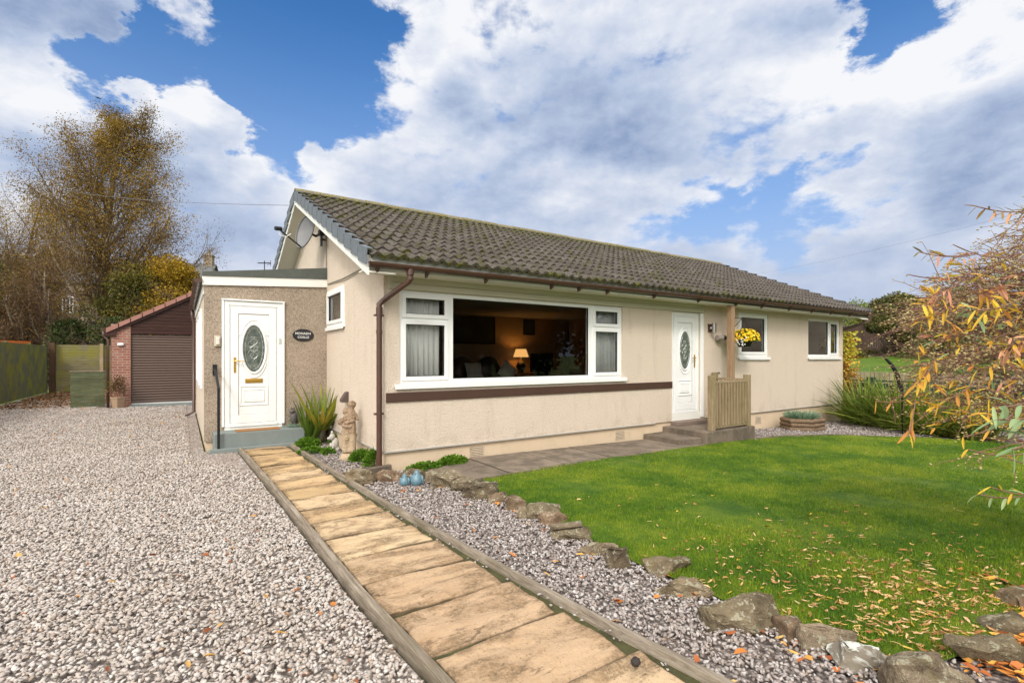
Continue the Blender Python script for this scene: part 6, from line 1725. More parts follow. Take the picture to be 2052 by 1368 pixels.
def hull_stone(rr, k):
    bm = bmesh.new()
    for _ in range(k):
        v = Vector((rr.gauss(0, 1), rr.gauss(0, 1), rr.gauss(0, 1))).normalized() * rr.uniform(.75, 1); v.x *= rr.uniform(.9, 1.1); v.z *= .72; bm.verts.new(v)
    bmesh.ops.convex_hull(bm, input=bm.verts)
    for v in [v for v in bm.verts if not v.link_faces]: bm.verts.remove(v)
    bmesh.ops.triangulate(bm, faces=bm.faces); bmesh.ops.recalc_face_normals(bm, faces=bm.faces)
    bm.verts.index_update(); V = np.array([v.co[:] for v in bm.verts]); F_ = np.array([[v.index for v in f.verts] for f in bm.faces]); bm.free(); return V, F_
STONES = [hull_stone(random.Random(500 + i), 12 + i % 4) for i in range(14)]
def pebbles(name, pts, size, m, z0, seed, label=None, sizes=(.65, 1.35), grow=0.0):
    g_ = np.random.default_rng(seed); n = len(pts); which = g_.integers(0, len(STONES), n)
    VV, FF_, off = [], [], 0
    for k, (V, F_) in enumerate(STONES):
        p = pts[which == k]; m_ = len(p)
        if not m_: continue
        s = (size * g_.uniform(*sizes, m_) * (1 + grow * np.maximum(0, p[:, 2] - 4)))[:, None]
        S = np.concatenate([s * g_.uniform(.8, 1.3, (m_, 1)), s * g_.uniform(.7, 1.0, (m_, 1)), s * g_.uniform(.5, .9, (m_, 1))], 1)
        a, b_, c_ = g_.uniform(0, 2 * np.pi, m_), g_.normal(0, .45, m_), g_.normal(0, .45, m_)
        ca, sa, cb, sb, cc, sc2 = np.cos(a), np.sin(a), np.cos(b_), np.sin(b_), np.cos(c_), np.sin(c_)
        v = V[None] * S[:, None, :] / 2
        x, y, z = v[..., 0], v[..., 1], v[..., 2]
        y, z = y * cb[:, None] - z * sb[:, None], y * sb[:, None] + z * cb[:, None]
        x, z = x * cc[:, None] + z * sc2[:, None], -x * sc2[:, None] + z * cc[:, None]
        x, y = x * ca[:, None] - y * sa[:, None], x * sa[:, None] + y * ca[:, None]
        zz = vter(p[:, 0], p[:, 1]) + z0 + g_.uniform(-.004, .012, m_) + .01 * np.sin(p[:, 0] * 4.1) * np.sin(p[:, 1] * 3.7)
        v = np.stack([x + p[:, 0:1], y + p[:, 1:2], z + zz[:, None]], 2)
        VV.append(v.reshape(-1, 3)); FF_.append((F_[None] + (np.arange(m_) * len(V))[:, None, None] + off).reshape(-1, 3)); off += m_ * len(V)
    o = np_mesh(name, np.concatenate(VV), np.concatenate(FF_), m); o['kind'] = 'stuff'
    if label: o['label'] = label
    return o
def dgr(d): return 2700 if d < 4.5 else (2700 * (4.5 / d) ** 1.3 if d < 22 else 0)
vis_drive = [(x - 0.07, y) for x, y in PL if y < 8.69] + [(.95, .9), (-4.5, .9), (-4.5, 22), (-2.2, 22), (-2.0, 17.9), (.1, 17.9), (.1, 8.7)]
P_ = scatter(vis_drive, dgr, 1)
pebbles('driveway_gravel', P_, .031, M_GRAV, .020, 2, grow=.012)
vis_border = [(x + .07, y) for x, y in reversed(PR) if y < 8.9][:] + [(1.75, 8.65), (1.95, 8.6), (2.08, 8.3), (2.08, 6.1), (2.6, 5.9), (2.75, 5.35)] + EDGE + [(4.2, .8), (2.2, .6)]
def dgr2(d): return 2500 if d < 4.5 else 2500 * (4.5 / d) ** 1.1
P_ = scatter(vis_border, dgr2, 3); P_ = P_[~inside([(1.60, 6.28), (2.12, 6.45), (2.15, 5.70), (1.66, 5.55)], P_[:, 0], P_[:, 1])]
pebbles('border_gravel', P_, .029, M_GRAV2, .014, 4, grow=.0)
P_ = scatter([(9.1, 5.28), (9.9, 5.22), (10.9, 4.82), (11.6, 4.25), (12.3, 3.7), (13.5, 3.7), (15, 5), (15, 6.1), (9.1, 6.1)], lambda d: 420, 5); pebbles('side_gravel', P_, .04, M_GRAV2, .008, 6)
# stray pebbles on the path edge and edging
g_ = np.random.default_rng(77); yy = g_.uniform(1.3, 8, 170); yy = yy[:80]; xx = np.array([lerp_edge(PR, y) for y in yy]) - g_.uniform(.035, .085, 80)
pebbles('stray_pebbles', np.stack([xx, yy, yy * 0 + 2], 1), .026, M_GRAV2, .03, 9, sizes=(.4, 1.2))
# grass
def dgrass(d): return 11000 if d < 3.6 else 11000 * (3.6 / d) ** 1.7
G_ = scatter(lawn_poly, dgrass, 21)
def blades(name, P, m, z0, length, width, seed, lean=.45, grow=.12):
    g_ = np.random.default_rng(seed); n = len(P)
    a = g_.uniform(0, 2 * np.pi, n); L = length * g_.uniform(.45, 1.25, n); W = width * g_.uniform(.7, 1.3, n) * (1 + grow * np.maximum(0, P[:, 2] - 3.5))
    le = np.abs(g_.normal(0, lean, n)); zz = vter(P[:, 0], P[:, 1]) + z0
    b = np.stack([P[:, 0], P[:, 1], zz], 1); h = np.stack([np.cos(a), np.sin(a), 0 * a], 1); s = np.stack([-np.sin(a + g_.normal(0, .6, n)), np.cos(a), 0 * a], 1) * (W / 2)[:, None]
    tip = b + h * (L * np.sin(le))[:, None]; tip[:, 2] += L * np.cos(le) ; mid_ = b + h * (L * .4 * np.sin(le * .6))[:, None]; mid_[:, 2] += L * .55
    v = np.stack([b - s, b + s, mid_ + s * .8, tip, mid_ - s * .8], 1).reshape(-1, 3); f = np.arange(n)[:, None] * 5
    o = np_mesh(name, v, np.concatenate([f + np.array([0, 1, 2]), f + np.array([0, 2, 4]), f + np.array([4, 2, 3])]), m); o['kind'] = 'stuff'; return o
blades('grass', G_, M_BLADE, LZ - .004, .025, .0032, 22)
# fallen leaves, lance-shaped, thick under the shrub
def litter(name, P, seed, stops, z, L, W, label=None, curl=.25):
    g_ = np.random.default_rng(seed); n = len(P); a = g_.normal(-.75, .75, n) + np.pi * g_.integers(0, 2, n)
    d = np.stack([np.cos(a), np.sin(a), g_.normal(0, .16, n)], 1); s = np.stack([-np.sin(a), np.cos(a), g_.normal(0, .35, n)], 1)
    LL = (L * g_.uniform(.45, 1.25, n))[:, None]; WW = (W * g_.uniform(.5, 1.3, n))[:, None] / 2
    c = np.stack([P[:, 0], P[:, 1], vter(P[:, 0], P[:, 1]) + z + g_.uniform(.0, .016, n)], 1)
    up = np.array([0, 0, 1.0]); cu = g_.uniform(-curl, curl * 1.4, (n, 1)) * LL * .5; vf = g_.uniform(.1, .7, (n, 1))
    A = c - d * LL / 2 + up * cu; Bq = c + d * LL / 2 + up * cu; q1 = c - d * LL * .2; q2 = c + d * LL * .22
    v = np.stack([A, q1 + s * WW + up * WW * vf, q2 + s * WW + up * WW * vf, Bq, q2 - s * WW + up * WW * vf, q1 - s * WW + up * WW * vf, q1, q2], 1).reshape(-1, 3)
    f = np.arange(n)[:, None] * 8
    tri = [(0, 6, 1), (0, 5, 6), (1, 6, 7), (1, 7, 2), (6, 5, 4), (6, 4, 7), (2, 7, 3), (7, 4, 3)]
    o = np_mesh(name, v, np.concatenate([f + np.array(t_) for t_ in tri]), leafy(name + '_colours', stops, trans=.1, rough=.55, vary=.1)); o['kind'] = 'stuff'
    if label: o['label'] = label
    return o
TAN = [(0, (.14, .06, .03)), (.25, (.36, .15, .05)), (.5, (.55, .32, .14)), (.75, (.68, .46, .26)), (.9, (.62, .40, .05)), (1, (.30, .28, .24))]
cen_ = spot(1960, 1270)
gl2 = np.random.default_rng(41)
def leafdens(P, c, s, p): r_ = np.hypot(P[:, 0] - c[0], P[:, 1] - c[1]); return np.exp(-(r_ / s) ** p)
P_ = scatter(lawn_poly, lambda d: 1500, 31); c1 = (3.5, 0.75); w_ = leafdens(P_, c1, .85, 2.0) * .80 + leafdens(P_, c1, 1.4, 1.6) * .08 + .0012
P_ = P_[gl2.uniform(0, 1, len(P_)) < w_]; litter('fallen_leaves', P_, 32, TAN, .032, .052, .0115, curl=.4)
P_ = scatter(vis_border, lambda d: 700, 34); w_ = leafdens(P_, (3.5, 1.0), 1.0, 2) * .32 + np.exp(-(np.min(np.hypot(P_[:, 0][:, None] - np.array([e[0] for e in EDGE])[None], P_[:, 1][:, None] - np.array([e[1] for e in EDGE])[None]), 1) / .16) ** 2) * .12 + .010
P_ = P_[gl2.uniform(0, 1, len(P_)) < w_]
ORG = [(0, (.20, .05, .02)), (.3, (.36, .11, .03)), (.6, (.60, .24, .05)), (.85, (.66, .38, .08)), (1, (.55, .42, .25))]
litter('fallen_leaves_on_gravel', P_, 35, ORG, .022, .065, .022)
P_ = scatter([(3.0, .5), (5.5, .3), (5.5, 1.6), (4.2, 1.25), (3.4, 1.4)], lambda d: 1600, 36); P_ = P_[~inside(lawn_poly, P_[:, 0], P_[:, 1])]; litter('fallen_leaves_by_stones', P_, 37, ORG, .035, .075, .022)
P_ = scatter(vis_drive, lambda d: 30, 38); P_ = P_[gl2.uniform(0, 1, len(P_)) < (.16 + .5 * np.exp(-((P_[:, 0] - .4) / .7) ** 2) * (P_[:, 1] < 3) + .9 * (P_[:, 1] > 17))]; litter('fallen_leaves_on_drive', P_, 39, [(0, (.18, .05, .02)), (.4, (.36, .12, .03)), (.8, (.55, .30, .06)), (1, (.42, .28, .14))], .026, .055, .024)
P_ = scatter([(-4.5, 19), (-2, 19), (-1.5, 27.5), (-4.5, 27.5)], lambda d: 160, 40, margin=4); litter('leaf_litter_at_fence', P_, 43, [(0, (.09, .045, .02)), (1, (.30, .16, .06))], .02, .10, .05)

# ------------------------------------------------------------------ trees
def tubes_np(segs, sides):
    """segs: list of (p0, p1, r0, r1)"""
    A = np.array([[*s[0], *s[1], s[2], s[3]] for s in segs]); p0, p1, r0, r1 = A[:, :3], A[:, 3:6], A[:, 6], A[:, 7]
    d = p1 - p0; d /= np.linalg.norm(d, axis=1)[:, None] + 1e-9
    ref = np.where(np.abs(d[:, 2:3]) > .9, np.array([[1., 0, 0]]), np.array([[0, 0, 1.]])); a = np.cross(d, ref); a /= np.linalg.norm(a, axis=1)[:, None]; b = np.cross(d, a)
    V = []
    for P, r in ((p0, r0), (p1, r1)):
        for k in range(sides):
            q = 2 * math.pi * k / sides; V.append(P + (a * math.cos(q) + b * math.sin(q)) * r[:, None])
    V = np.stack(V, 1).reshape(-1, 3); f = np.arange(len(segs))[:, None] * 2 * sides
    F_ = np.concatenate([f + np.array([k, (k + 1) % sides, sides + (k + 1) % sides, sides + k]) for k in range(sides)])
    return V, F_
def grow(rr, p, d, L, r, lvl, P, out, pts):
    n = P['seg'][lvl]; d = d.normalized(); step = L / n; r_end = r * P['taper'][lvl]; k0 = len(out[lvl])
    path = [p.copy()]
    for i in range(n):
        d = (d + Vector((rr.gauss(0, 1), rr.gauss(0, 1), rr.gauss(0, .7))) * P['wob'][lvl] + UZ * P['up'][lvl]).normalized()
        q = p + d * step; ra = r + (r_end - r) * i / n; rb = r + (r_end - r) * (i + 1) / n
        out[lvl].append((tuple(p), tuple(q), ra, rb)); p = q; path.append(p.copy())
        if lvl == P['levels']: pts.append((tuple(p), tuple(d)))
        if lvl < P['levels'] and (i + 1) / n > P['start'][lvl]:
            for _ in range(P['kids'][lvl]):
                t_ = rr.random(); o = path[-2].lerp(p, t_); az_ = rr.uniform(0, 2 * math.pi); sp = P['ang'][lvl] * rr.uniform(.7, 1.3)
                s = d.cross(UZ) if abs(d.z) < .95 else d.cross(UX); s.normalize(); u = s.cross(d)
                nd = (d * math.cos(sp) + (s * math.cos(az_) + u * math.sin(az_)) * math.sin(sp)).normalized()
                f_ = 1 - P.get('fall', .55) * (i / n) if lvl == 0 else 1 - .4 * (i / n)
                grow(rr, o, nd, L * P['len'][lvl] * f_ * rr.uniform(.7, 1.2), rb * P['rad'][lvl], lvl + 1, P, out, pts)
def make_tree(name, base, H, seed, label, P, leafm, nleaf, leaf, spread=.25, bark=None, twig=None, droop=0.0, lean=(0, 0), trunks=1, cat='tree', group=None, trunk_r=None, keep=None):
    rr = random.Random(seed); base = Vector(base); e = empty(name, base, label, cat, group)
    out = [[] for _ in range(P['levels'] + 1)]; pts = []
    for t_ in range(trunks):
        d = Vector((lean[0] + rr.uniform(-.25, .25) * (trunks > 1), lean[1] + rr.uniform(-.25, .25) * (trunks > 1), 1))
        grow(rr, base + Vector((rr.uniform(-.2, .2), rr.uniform(-.2, .2), -.1)) * (trunks > 1), d, H * (1 if t_ == 0 else rr.uniform(.6, .95)), trunk_r or H * .018, 0, P, out, pts)
    V, F_ = tubes_np(out[0] + out[1], 8); np_mesh('trunk', V, F_, bark or M_BARK, e, smooth=True)
    tw_ = sum(out[2:], [])
    if tw_: V, F_ = tubes_np(tw_, 3); np_mesh('branches', V, F_, twig or M_TWIG, e)
    if nleaf:
        g_ = np.random.default_rng(seed); A = np.array([[*a, *b] for a, b in pts]); idx = g_.integers(0, len(A), nleaf)
        q = A[idx, :3] + g_.normal(0, spread, (nleaf, 3)); q[:, 2] -= np.abs(g_.normal(0, droop, nleaf))
        if keep is not None: k_ = keep(q, g_); q = q[k_]; idx = idx[k_]
        dd_ = A[idx, 3:]; leaf_cloud('crown', q, dd_, leaf[0], leaf[1], leafm, e, seed=seed, jitter=.9, droop=.3)
    return e
BIRCHP = dict(fall=.82, levels=3, seg=[12, 8, 6, 5], taper=[.12, .2, .3, .4], wob=[.05, .10, .14, .16], up=[.02, .045, .0, -.15], start=[.14, .12, .1], kids=[4, 2, 3], ang=[.72, .6, .7], len=[.62, .44, .44], rad=[.42, .42, .5])
M_BLEAF = leafy('birch_leaves', [(0, (.06, .045, .014)), (.3, (.14, .09, .02)), (.6, (.26, .16, .022)), (.85, (.40, .25, .025)), (1, (.18, .17, .03))], trans=.3, vary=.45, vscale=.5)
bb_ = far(203, 700, 26.5)
make_tree('birch_tree', (bb_.x, bb_.y, 0), 13.6, 5, 'tall birch with thin gold-brown leaves rising behind the rear fence', BIRCHP, M_BLEAF, 88000, (.08, .055), spread=.18, bark=M_BIRCH, droop=.25, trunk_r=.34)
BARE = dict(levels=3, seg=[8, 8, 6, 5], taper=[.25, .2, .3, .4], wob=[.07, .12, .15, .16], up=[.02, .06, .02, -.08], start=[.12, .15, .1], kids=[3, 2, 3], ang=[.6, .65, .7], len=[.55, .42, .45], rad=[.5, .42, .5])
M_BROWNL = leafy('brown_leaves', [(0, (.06, .035, .018)), (.5, (.14, .075, .03)), (1, (.24, .15, .04))], trans=.25, vary=.4)
b2 = far(22, 700, 31)
make_tree('bare_tree', (b2.x, b2.y, 0), 11.5, 8, 'half-bare brown tree at the left edge behind the side fence', BARE, M_BLEAF, 70000, (.08, .05), spread=.35, trunk_r=.16, trunks=5, droop=.2)
b3 = far(108, 700, 25)
make_tree('leaning_tree', (b3.x, b3.y, 0), 6.0, 15, 'multi-stemmed tree leaning left over the corner of the fences', dict(BARE, kids=[2, 2, 3]), M_BROWNL, 18000, (.09, .05), spread=.22, trunk_r=.14, bark=M_BIRCH, trunks=4, lean=(-.35, -.1), droop=.2)
BUSH = dict(levels=2, seg=[5, 5, 5], taper=[.3, .3, .4], wob=[.12, .16, .2], up=[.03, .05, 0], start=[.05, .1], kids=[5, 4], ang=[.8, .8], len=[.62, .5], rad=[.5, .45])
P_T = .7
def bush(name, px, d, H, n, seed, label, mt, leaf=(.11, .08), r=(1, 1, 1), z=0, group=None, cat='tree'):
    """leafy mass: stems plus leaf clumps gathered into uneven lobes"""
    b_ = far(px, 700, d); e = empty(name, (b_.x, b_.y, z), label, cat, group); rr = random.Random(seed)
    out = [[] for _ in range(3)]; pts = []
    for _ in range(4): grow(rr, Vector((b_.x, b_.y, z - .1)), Vector((rr.uniform(-.5, .5), rr.uniform(-.5, .5), 1)), H * .75, H * .018, 0, BUSH, out, pts)
    V, F_ = tubes_np(out[0] + out[1], 6); np_mesh('trunk', V, F_, M_BARK, e)
    V, F_ = tubes_np(out[2], 3); np_mesh('branches', V, F_, M_TWIG, e)
    g_ = np.random.default_rng(seed); lobes = 34; P = []; D_ = []
    for k in range(lobes):
        a = rr.uniform(0, 2 * math.pi); t_ = rr.random() ** P_T; rad_ = (1 - t_ ** 2.2) ** .5 * .85
        c = np.array([b_.x + math.cos(a) * rad_ * r[0] * rr.uniform(.4, 1), b_.y + math.sin(a) * rad_ * r[1] * rr.uniform(.4, 1), z + H * (.12 + .76 * t_)])
        s = rr.uniform(.14, .26) * H * .55; m_ = n // lobes; d_ = g_.normal(0, 1, (m_, 3)); d_ /= np.linalg.norm(d_, axis=1)[:, None]
        P.append(c + d_ * (s * g_.uniform(.45, 1.15, (m_, 1)) ** .8) * np.array([1.15, 1.15, .8])); D_.append(d_)
    leaf_cloud('crown', np.concatenate(P), np.concatenate(D_), leaf[0], leaf[1], mt, e, seed=seed, jitter=.8, droop=.2)
    return e
M_YEL = leafy('gold_leaves', [(0, (.10, .07, .012)), (.35, (.28, .18, .018)), (.7, (.46, .30, .025)), (1, (.60, .40, .04))], trans=.3, vary=.35)
M_OLV = leafy('olive_leaves', [(0, (.03, .04, .010)), (.45, (.085, .085, .016)), (.8, (.20, .16, .02)), (1, (.38, .26, .03))], trans=.25, vary=.45, vscale=.6)
M_DKG = leafy('dark_evergreen', [(0, (.012, .022, .006)), (.5, (.030, .055, .012)), (.85, (.07, .09, .02)), (1, (.18, .12, .03))], trans=.15, vary=.3, vscale=.8)
bush('gold_tree', 345, 26, 7.0, 22000, 51, 'dense golden-leaved tree above the garage roof', M_YEL, r=(2.2, 1.8, 1))
bush('olive_tree', 275, 25, 6.6, 20000, 52, 'olive and gold tree between the birch and the golden tree', M_OLV, r=(2.1, 1.8, 1))
bush('olive_tree', 398, 34, 6.4, 6000, 56, 'green tree peeping over the porch roof beside the chimney', leafy('grey_green', [(0, (.04, .06, .02)), (1, (.14, .17, .06))]), r=(1.2, 1.4, 1))
bush('evergreen_shrub', 232, 23.5, 3.6, 9000, 53, 'dark glossy evergreen shrub right of the birch trunk', M_DKG, r=(1.0, 1.0, 1), cat='shrub')
bush('evergreen_shrub', 140, 24.0, 3.4, 8000, 54, 'dark evergreen shrub between the birch trunk and the leaning tree', M_DKG, r=(1.2, 1.0, 1), cat='shrub')
bush('hedge_tree', 60, 33, 8.2, 22000, 55, 'dense brown-gold tree behind the leaning stems', M_OLV, r=(3.2, 2.6, 1))
bush('hedge_tree', -50, 24, 6.8, 16000, 57, 'brown autumn tree cut by the left edge of the photo', M_OLV, r=(2.4, 2.6, 1))
bush('low_gold_shrub', 20, 25, 2.9, 6000, 58, 'low yellow-green shrub just above the orange rail', leafy('lime_gold', [(0, (.08, .09, .01)), (1, (.40, .33, .03))]), r=(2.2, 1.2, 1), cat='shrub')
bush('ivy_clump', 192, 26.2, 3.9, 4000, 59, 'ivy climbing round the foot of the birch', M_DKG, leaf=(.09, .08), r=(.42, .42, 1), cat='ivy')
M_RBUSH = leafy('berry_bush', [(0, (.04, .05, .018)), (.4, (.095, .105, .03)), (.75, (.18, .16, .05)), (.93, (.30, .14, .05)), (1, (.34, .27, .10))], trans=.2, vary=.35, vscale=.6)
tz = terrain(30, 5)
P_T = 1.15
bush('spreading_tree', 1798, 33, 5.4, 48000, 61, 'wide olive tree with red berries beyond the neighbouring lawn', M_RBUSH, leaf=(.15, .10), r=(4.3, 3.0, 1), z=.5)
bush('spreading_tree', 1985, 30, 4.6, 26000, 62, 'olive tree half hidden behind the orange-leaved shrub', M_RBUSH, leaf=(.15, .10), r=(3.6, 2.6, 1), z=.5)
bush('distant_tree', 1712, 45, 5.2, 6000, 63, 'yellow-green tree showing under the far gutter', leafy('lime_far', [(0, (.08, .12, .015)), (1, (.30, .33, .04))]), leaf=(.16, .12), r=(2.2, 2.0, 1), z=1.6)
bush('distant_tree', 1900, 50, 6.6, 8000, 64, 'dark tree in front of the far chimney house', M_RBUSH, leaf=(.18, .12), r=(6.0, 2.0, 1), z=1.6)

P_T = .7
# ------------------------------------------------------------------ houses beyond
def far_house(name, px0, px1, d0, d1, py_eave, py_ridge, label, wins, chim, wm, depth=7.0, zbase=0.0, roofm=None):
    A, B_ = far(px0, py_eave, d0), far(px1, py_eave, d1); ze = (A.z + B_.z) / 2; A.z = B_.z = 0
    U = (B_ - A).normalized(); L = (B_ - A).length; N = Vector((U.y, -U.x, 0))
    if N.dot(fv) > 0: N = -N
    mid_ = (A + B_) / 2; dm = mid_.dot(fv); zr = CAM_H + (HOR - py_ridge) / FPX * (dm + depth / 2 * .7)
    e = empty(name, (mid_.x, mid_.y, zbase), label, 'house'); F = (A, U, N); b = MB(); b.fbox(F, 0, L, -depth, 0, zbase - .3, ze)
    for u in (0, L - .3):
        q0, q1, q2 = A + U * u, A + U * u - N * depth, A + U * u - N * depth / 2
        b.slab([(q0.x, q0.y, ze + .002), (q1.x, q1.y, ze + .002), (q2.x, q2.y, zr - .1)], U, .3)
    b.build('wall', wm, e); r_ = MB()
    for s_ in (0, 1):
        e0 = A + N * (.3 if not s_ else -depth - .3) - U * .2; e1 = e0 + U * (L + .4); t0_ = A - N * depth / 2 - U * .2; t1_ = t0_ + U * (L + .4)
        r_.slab([(e0.x, e0.y, ze - .1), (e1.x, e1.y, ze - .1), (t1_.x, t1_.y, zr), (t0_.x, t0_.y, zr)], UZ, .12)
    rf = r_.build('roof', roofm or simple('slate_roof', (.10, .105, .11), .8, var=.25, scale=3), e)
    for (wx0, wx1, wy0, wy1) in wins:
        def up(px): # where that column meets the wall plane
            x, y = ray(px); den = x * N.x + y * N.y; t_ = A.dot(N) / den; q = Vector((x * t_, y * t_, 0)); return (q - A).dot(U), t_
        ua, ta = up(wx0); ub, tb_ = up(wx1); za, zb_ = CAM_H - (wy1 - HOR) / FPX * ta, CAM_H - (wy0 - HOR) / FPX * ta
        m_ = MB(); t_ = .09
        m_.fbox(F, ua, ua + t_, .002, .08, za, zb_); m_.fbox(F, ub - t_, ub, .002, .08, za, zb_); m_.fbox(F, ua + t_, ub - t_, .002, .08, za, za + t_); m_.fbox(F, ua + t_, ub - t_, .002, .08, zb_ - t_, zb_)
        m_.fbox(F, ua + t_, ub - t_, .002, .06, (za + zb_) / 2 - .04, (za + zb_) / 2 + .04)
        for k in (1, 2): uu = ua + (ub - ua) * k / 3; m_.fbox(F, uu - .025, uu + .025, .002, .055, za + t_, zb_ - t_)
        w_ = m_.build('window', M_WHITE, e); m_ = MB(); m_.fbox(F, ua + t_, ub - t_, .001, .02, za + t_, zb_ - t_); m_.build('pane', M_FARGLASS, w_)
    for (cu, cw, ch_) in chim:
        cu = cu if cu > 0 else L + cu; c_ = MB(); q = A + U * cu - N * depth / 2; Fc = (q, U, N); c_.fbox(Fc, -cw / 2, cw / 2, -.45, .45, zr - .6, zr + ch_); c_.fbox(Fc, -cw / 2 - .08, cw / 2 + .08, -.53, .53, zr + ch_ + .001, zr + ch_ + .15)
        ck = c_.build('chimney', M_STONE, e); c_ = MB()
        for o_2 in (-.2, .2): w2 = q + N * o_2; c_.lathe([(.11, 0), (.13, .05), (.10, .12), (.11, .42), (.12, .45)], (w2.x, w2.y, zr + ch_ + .15), 10)
        c_.build('chimney_pots', simple('clay_pot', (.30, .22, .15), .8), ck, smooth=True)
    return e
far_house('stone_villa', -140, 409, 44, 50, 566, 517, 'two-storey stone villa with slate roof hidden behind the birch', [(80, 104, 591, 625), (125, 148, 593, 627), (205, 226, 590, 622)], [(-.5, .8, .9), (7, .9, .9)], M_STONE)
far_house('chimney_house', 1740, 2150, 62, 50, 622, 592, 'grey-roofed house with a round-potted chimney behind the olive trees', [], [(5.8, 1.1, .75)], M_STONE, zbase=1.4)
far_house('pale_cottage', 1690, 1758, 58, 58, 672, 640, 'pale cottage glimpsed under the far gutter over the brown fence', [(1715, 1722, 680, 692)], [], simple('pale_render', (.6, .55, .5), .9), zbase=1.4)

# ------------------------------------------------------------------ the shrub reaching in from the right
sh = empty('autumn_shrub', (5.5, 1.15, gz(5.5)), 'arching shrub with orange and yellow lance leaves filling the right edge of the photo', 'shrub')
rr = random.Random(99); root = Vector((5.35, 0.25, -.02)); stems = []; tips = []; twigs = []; tw_pts = []
TG = []
for k in range(100):       # ends of the arching stems, real places over the lawn
    px = 1822 + 350 * rr.random() ** 1.25; top = 455 + max(0, (2050 - px)) * .75; py = top + (850 - max(0, (1950 - px)) * .9 - top) * rr.random() ** 1.3; TG.append(far(px, py, rr.uniform(2.6, 4.6)))
TG += [far(1835, 700, 3.6), far(1850, 640, 3.4), far(1880, 590, 3.1), far(1840, 760, 3.3), far(1920, 560, 2.9), far(1990, 500, 3.0), far(1870, 820, 3.2), far(1960, 905, 2.8), far(1790, 800, 3.3)]
for T_ in TG:
    a_ = root + Vector((rr.gauss(0, .22), rr.gauss(0, .22), 0)); hmax = max(T_.z, .5) * rr.uniform(1.05, 1.35)
    c1_ = a_ + Vector((rr.gauss(0, .15), rr.gauss(0, .15), hmax * .9)); c2_ = T_ + Vector((a_.x - T_.x, a_.y - T_.y, 0)) * rr.uniform(.3, .5) + UZ * (hmax - T_.z + .1) * rr.uniform(.5, 1.0)
    pth_ = []
    for i in range(19):
        s_ = i / 18; u = 1 - s_; p = a_ * u ** 3 + c1_ * 3 * u * u * s_ + c2_ * 3 * u * s_ * s_ + T_ * s_ ** 3
        p = p + Vector((mn.noise(p * 3), mn.noise(p * 3 + UX * 9), mn.noise(p * 3 + UY * 9))) * .03; pth_.append(p)
    r0 = rr.uniform(.006, .012)
    for i in range(18): stems.append((tuple(pth_[i]), tuple(pth_[i + 1]), r0 * (1 - .82 * i / 18), r0 * (1 - .82 * (i + 1) / 18)))
    for i in range(6, 19):
        for _ in range(2 + (i > 12)):
            d0 = (pth_[i] - pth_[i - 1]).normalized(); nd = (d0 + Vector((rr.gauss(0, .55), rr.gauss(0, .55), rr.gauss(.0, .5)))).normalized(); p = pth_[i].copy(); L = rr.uniform(.10, .34); n = 4
            for j in range(n):
                nd = (nd + Vector((rr.gauss(0, .18), rr.gauss(0, .18), rr.gauss(-.04, .16)))).normalized(); q = p + nd * L / n; twigs.append((tuple(p), tuple(q), .0028 * (1 - j / n * .6), .0028 * (1 - (j + 1) / n * .6))); p = q
                tw_pts.append((p.copy(), nd.copy(), j))
M_SHST = simple('shrub_stem', (.19, .095, .065), .8, var=.35, scale=9)
V, F_ = tubes_np(stems, 7); np_mesh('stems', V, F_, M_SHST, sh, smooth=True)
V, F_ = tubes_np(twigs, 4); np_mesh('twigs', V, F_, M_SHST, sh)
# seed heads along the twigs
sd = [t_ for t_ in tw_pts if rr.random() < .75]; PT = np.array([[t_[0].x, t_[0].y, t_[0].z] for t_ in sd]); PT = np.repeat(PT, 2, 0) + np.random.default_rng(3).normal(0, .010, (len(PT) * 2, 3))
def seeds(P, size, m, par, seed):
    g_ = np.random.default_rng(seed); V, F_ = STONES[0]; n = len(P); s = size * g_.uniform(.6, 1.3, (n, 1, 1)); v = V[None] * s / 2 + P[:, None, :]
    return np_mesh('seed_heads', v.reshape(-1, 3), (F_[None] + (np.arange(n) * len(V))[:, None, None]).reshape(-1, 3), m, par)
seeds(PT, .0135, leafy('seed_pods', [(0, (.20, .14, .06)), (.5, (.42, .34, .14)), (1, (.58, .50, .24))], trans=0), sh, 4)
def lance(name, items, mt, par, seed, seg=6):
    """long curved leaves: items (base, direction, length, width)"""
    g_ = random.Random(seed); V = []; Fc = []
    for (p, d, L, W) in items:
        d = d.normalized(); s = d.cross(Vector((g_.gauss(0, .4), g_.gauss(0, .4), 1))).normalized(); off = len(V); dr = g_.uniform(.0, .5)
        for i in range(seg + 1):
            t_ = i / seg; w_ = W / 2 * (math.sin(math.pi * min(1, t_ * .92 + .06)) ** .75) ; up = s.cross(d)
            if i == seg: w_ = .0004
            V += [p - s * w_ + up * w_ * .45, p, p + s * w_ + up * w_ * .45]; p = p + d * L / seg; d = (d - UZ * dr / seg).normalized()
        for i in range(seg):
            a_ = off + i * 3; Fc += [(a_, a_ + 1, a_ + 4, a_ + 3), (a_ + 1, a_ + 2, a_ + 5, a_ + 4)]
    return np_mesh(name, np.array(V), np.array(Fc), mt, par, smooth=True)
M_OL = leafy('orange_leaves', [(0, (.42, .15, .05)), (.25, (.60, .27, .06)), (.5, (.68, .40, .05)), (.8, (.70, .50, .05)), (1, (.40, .40, .07))], trans=.35, vary=.3, vscale=3)
M_PK = leafy('pink_leaves', [(0, (.46, .18, .12)), (.5, (.58, .28, .17)), (1, (.62, .38, .18))], trans=.35)
M_GL = leafy('sage_leaves', [(0, (.15, .24, .10)), (.5, (.26, .38, .18)), (1, (.42, .50, .26))], trans=.35)
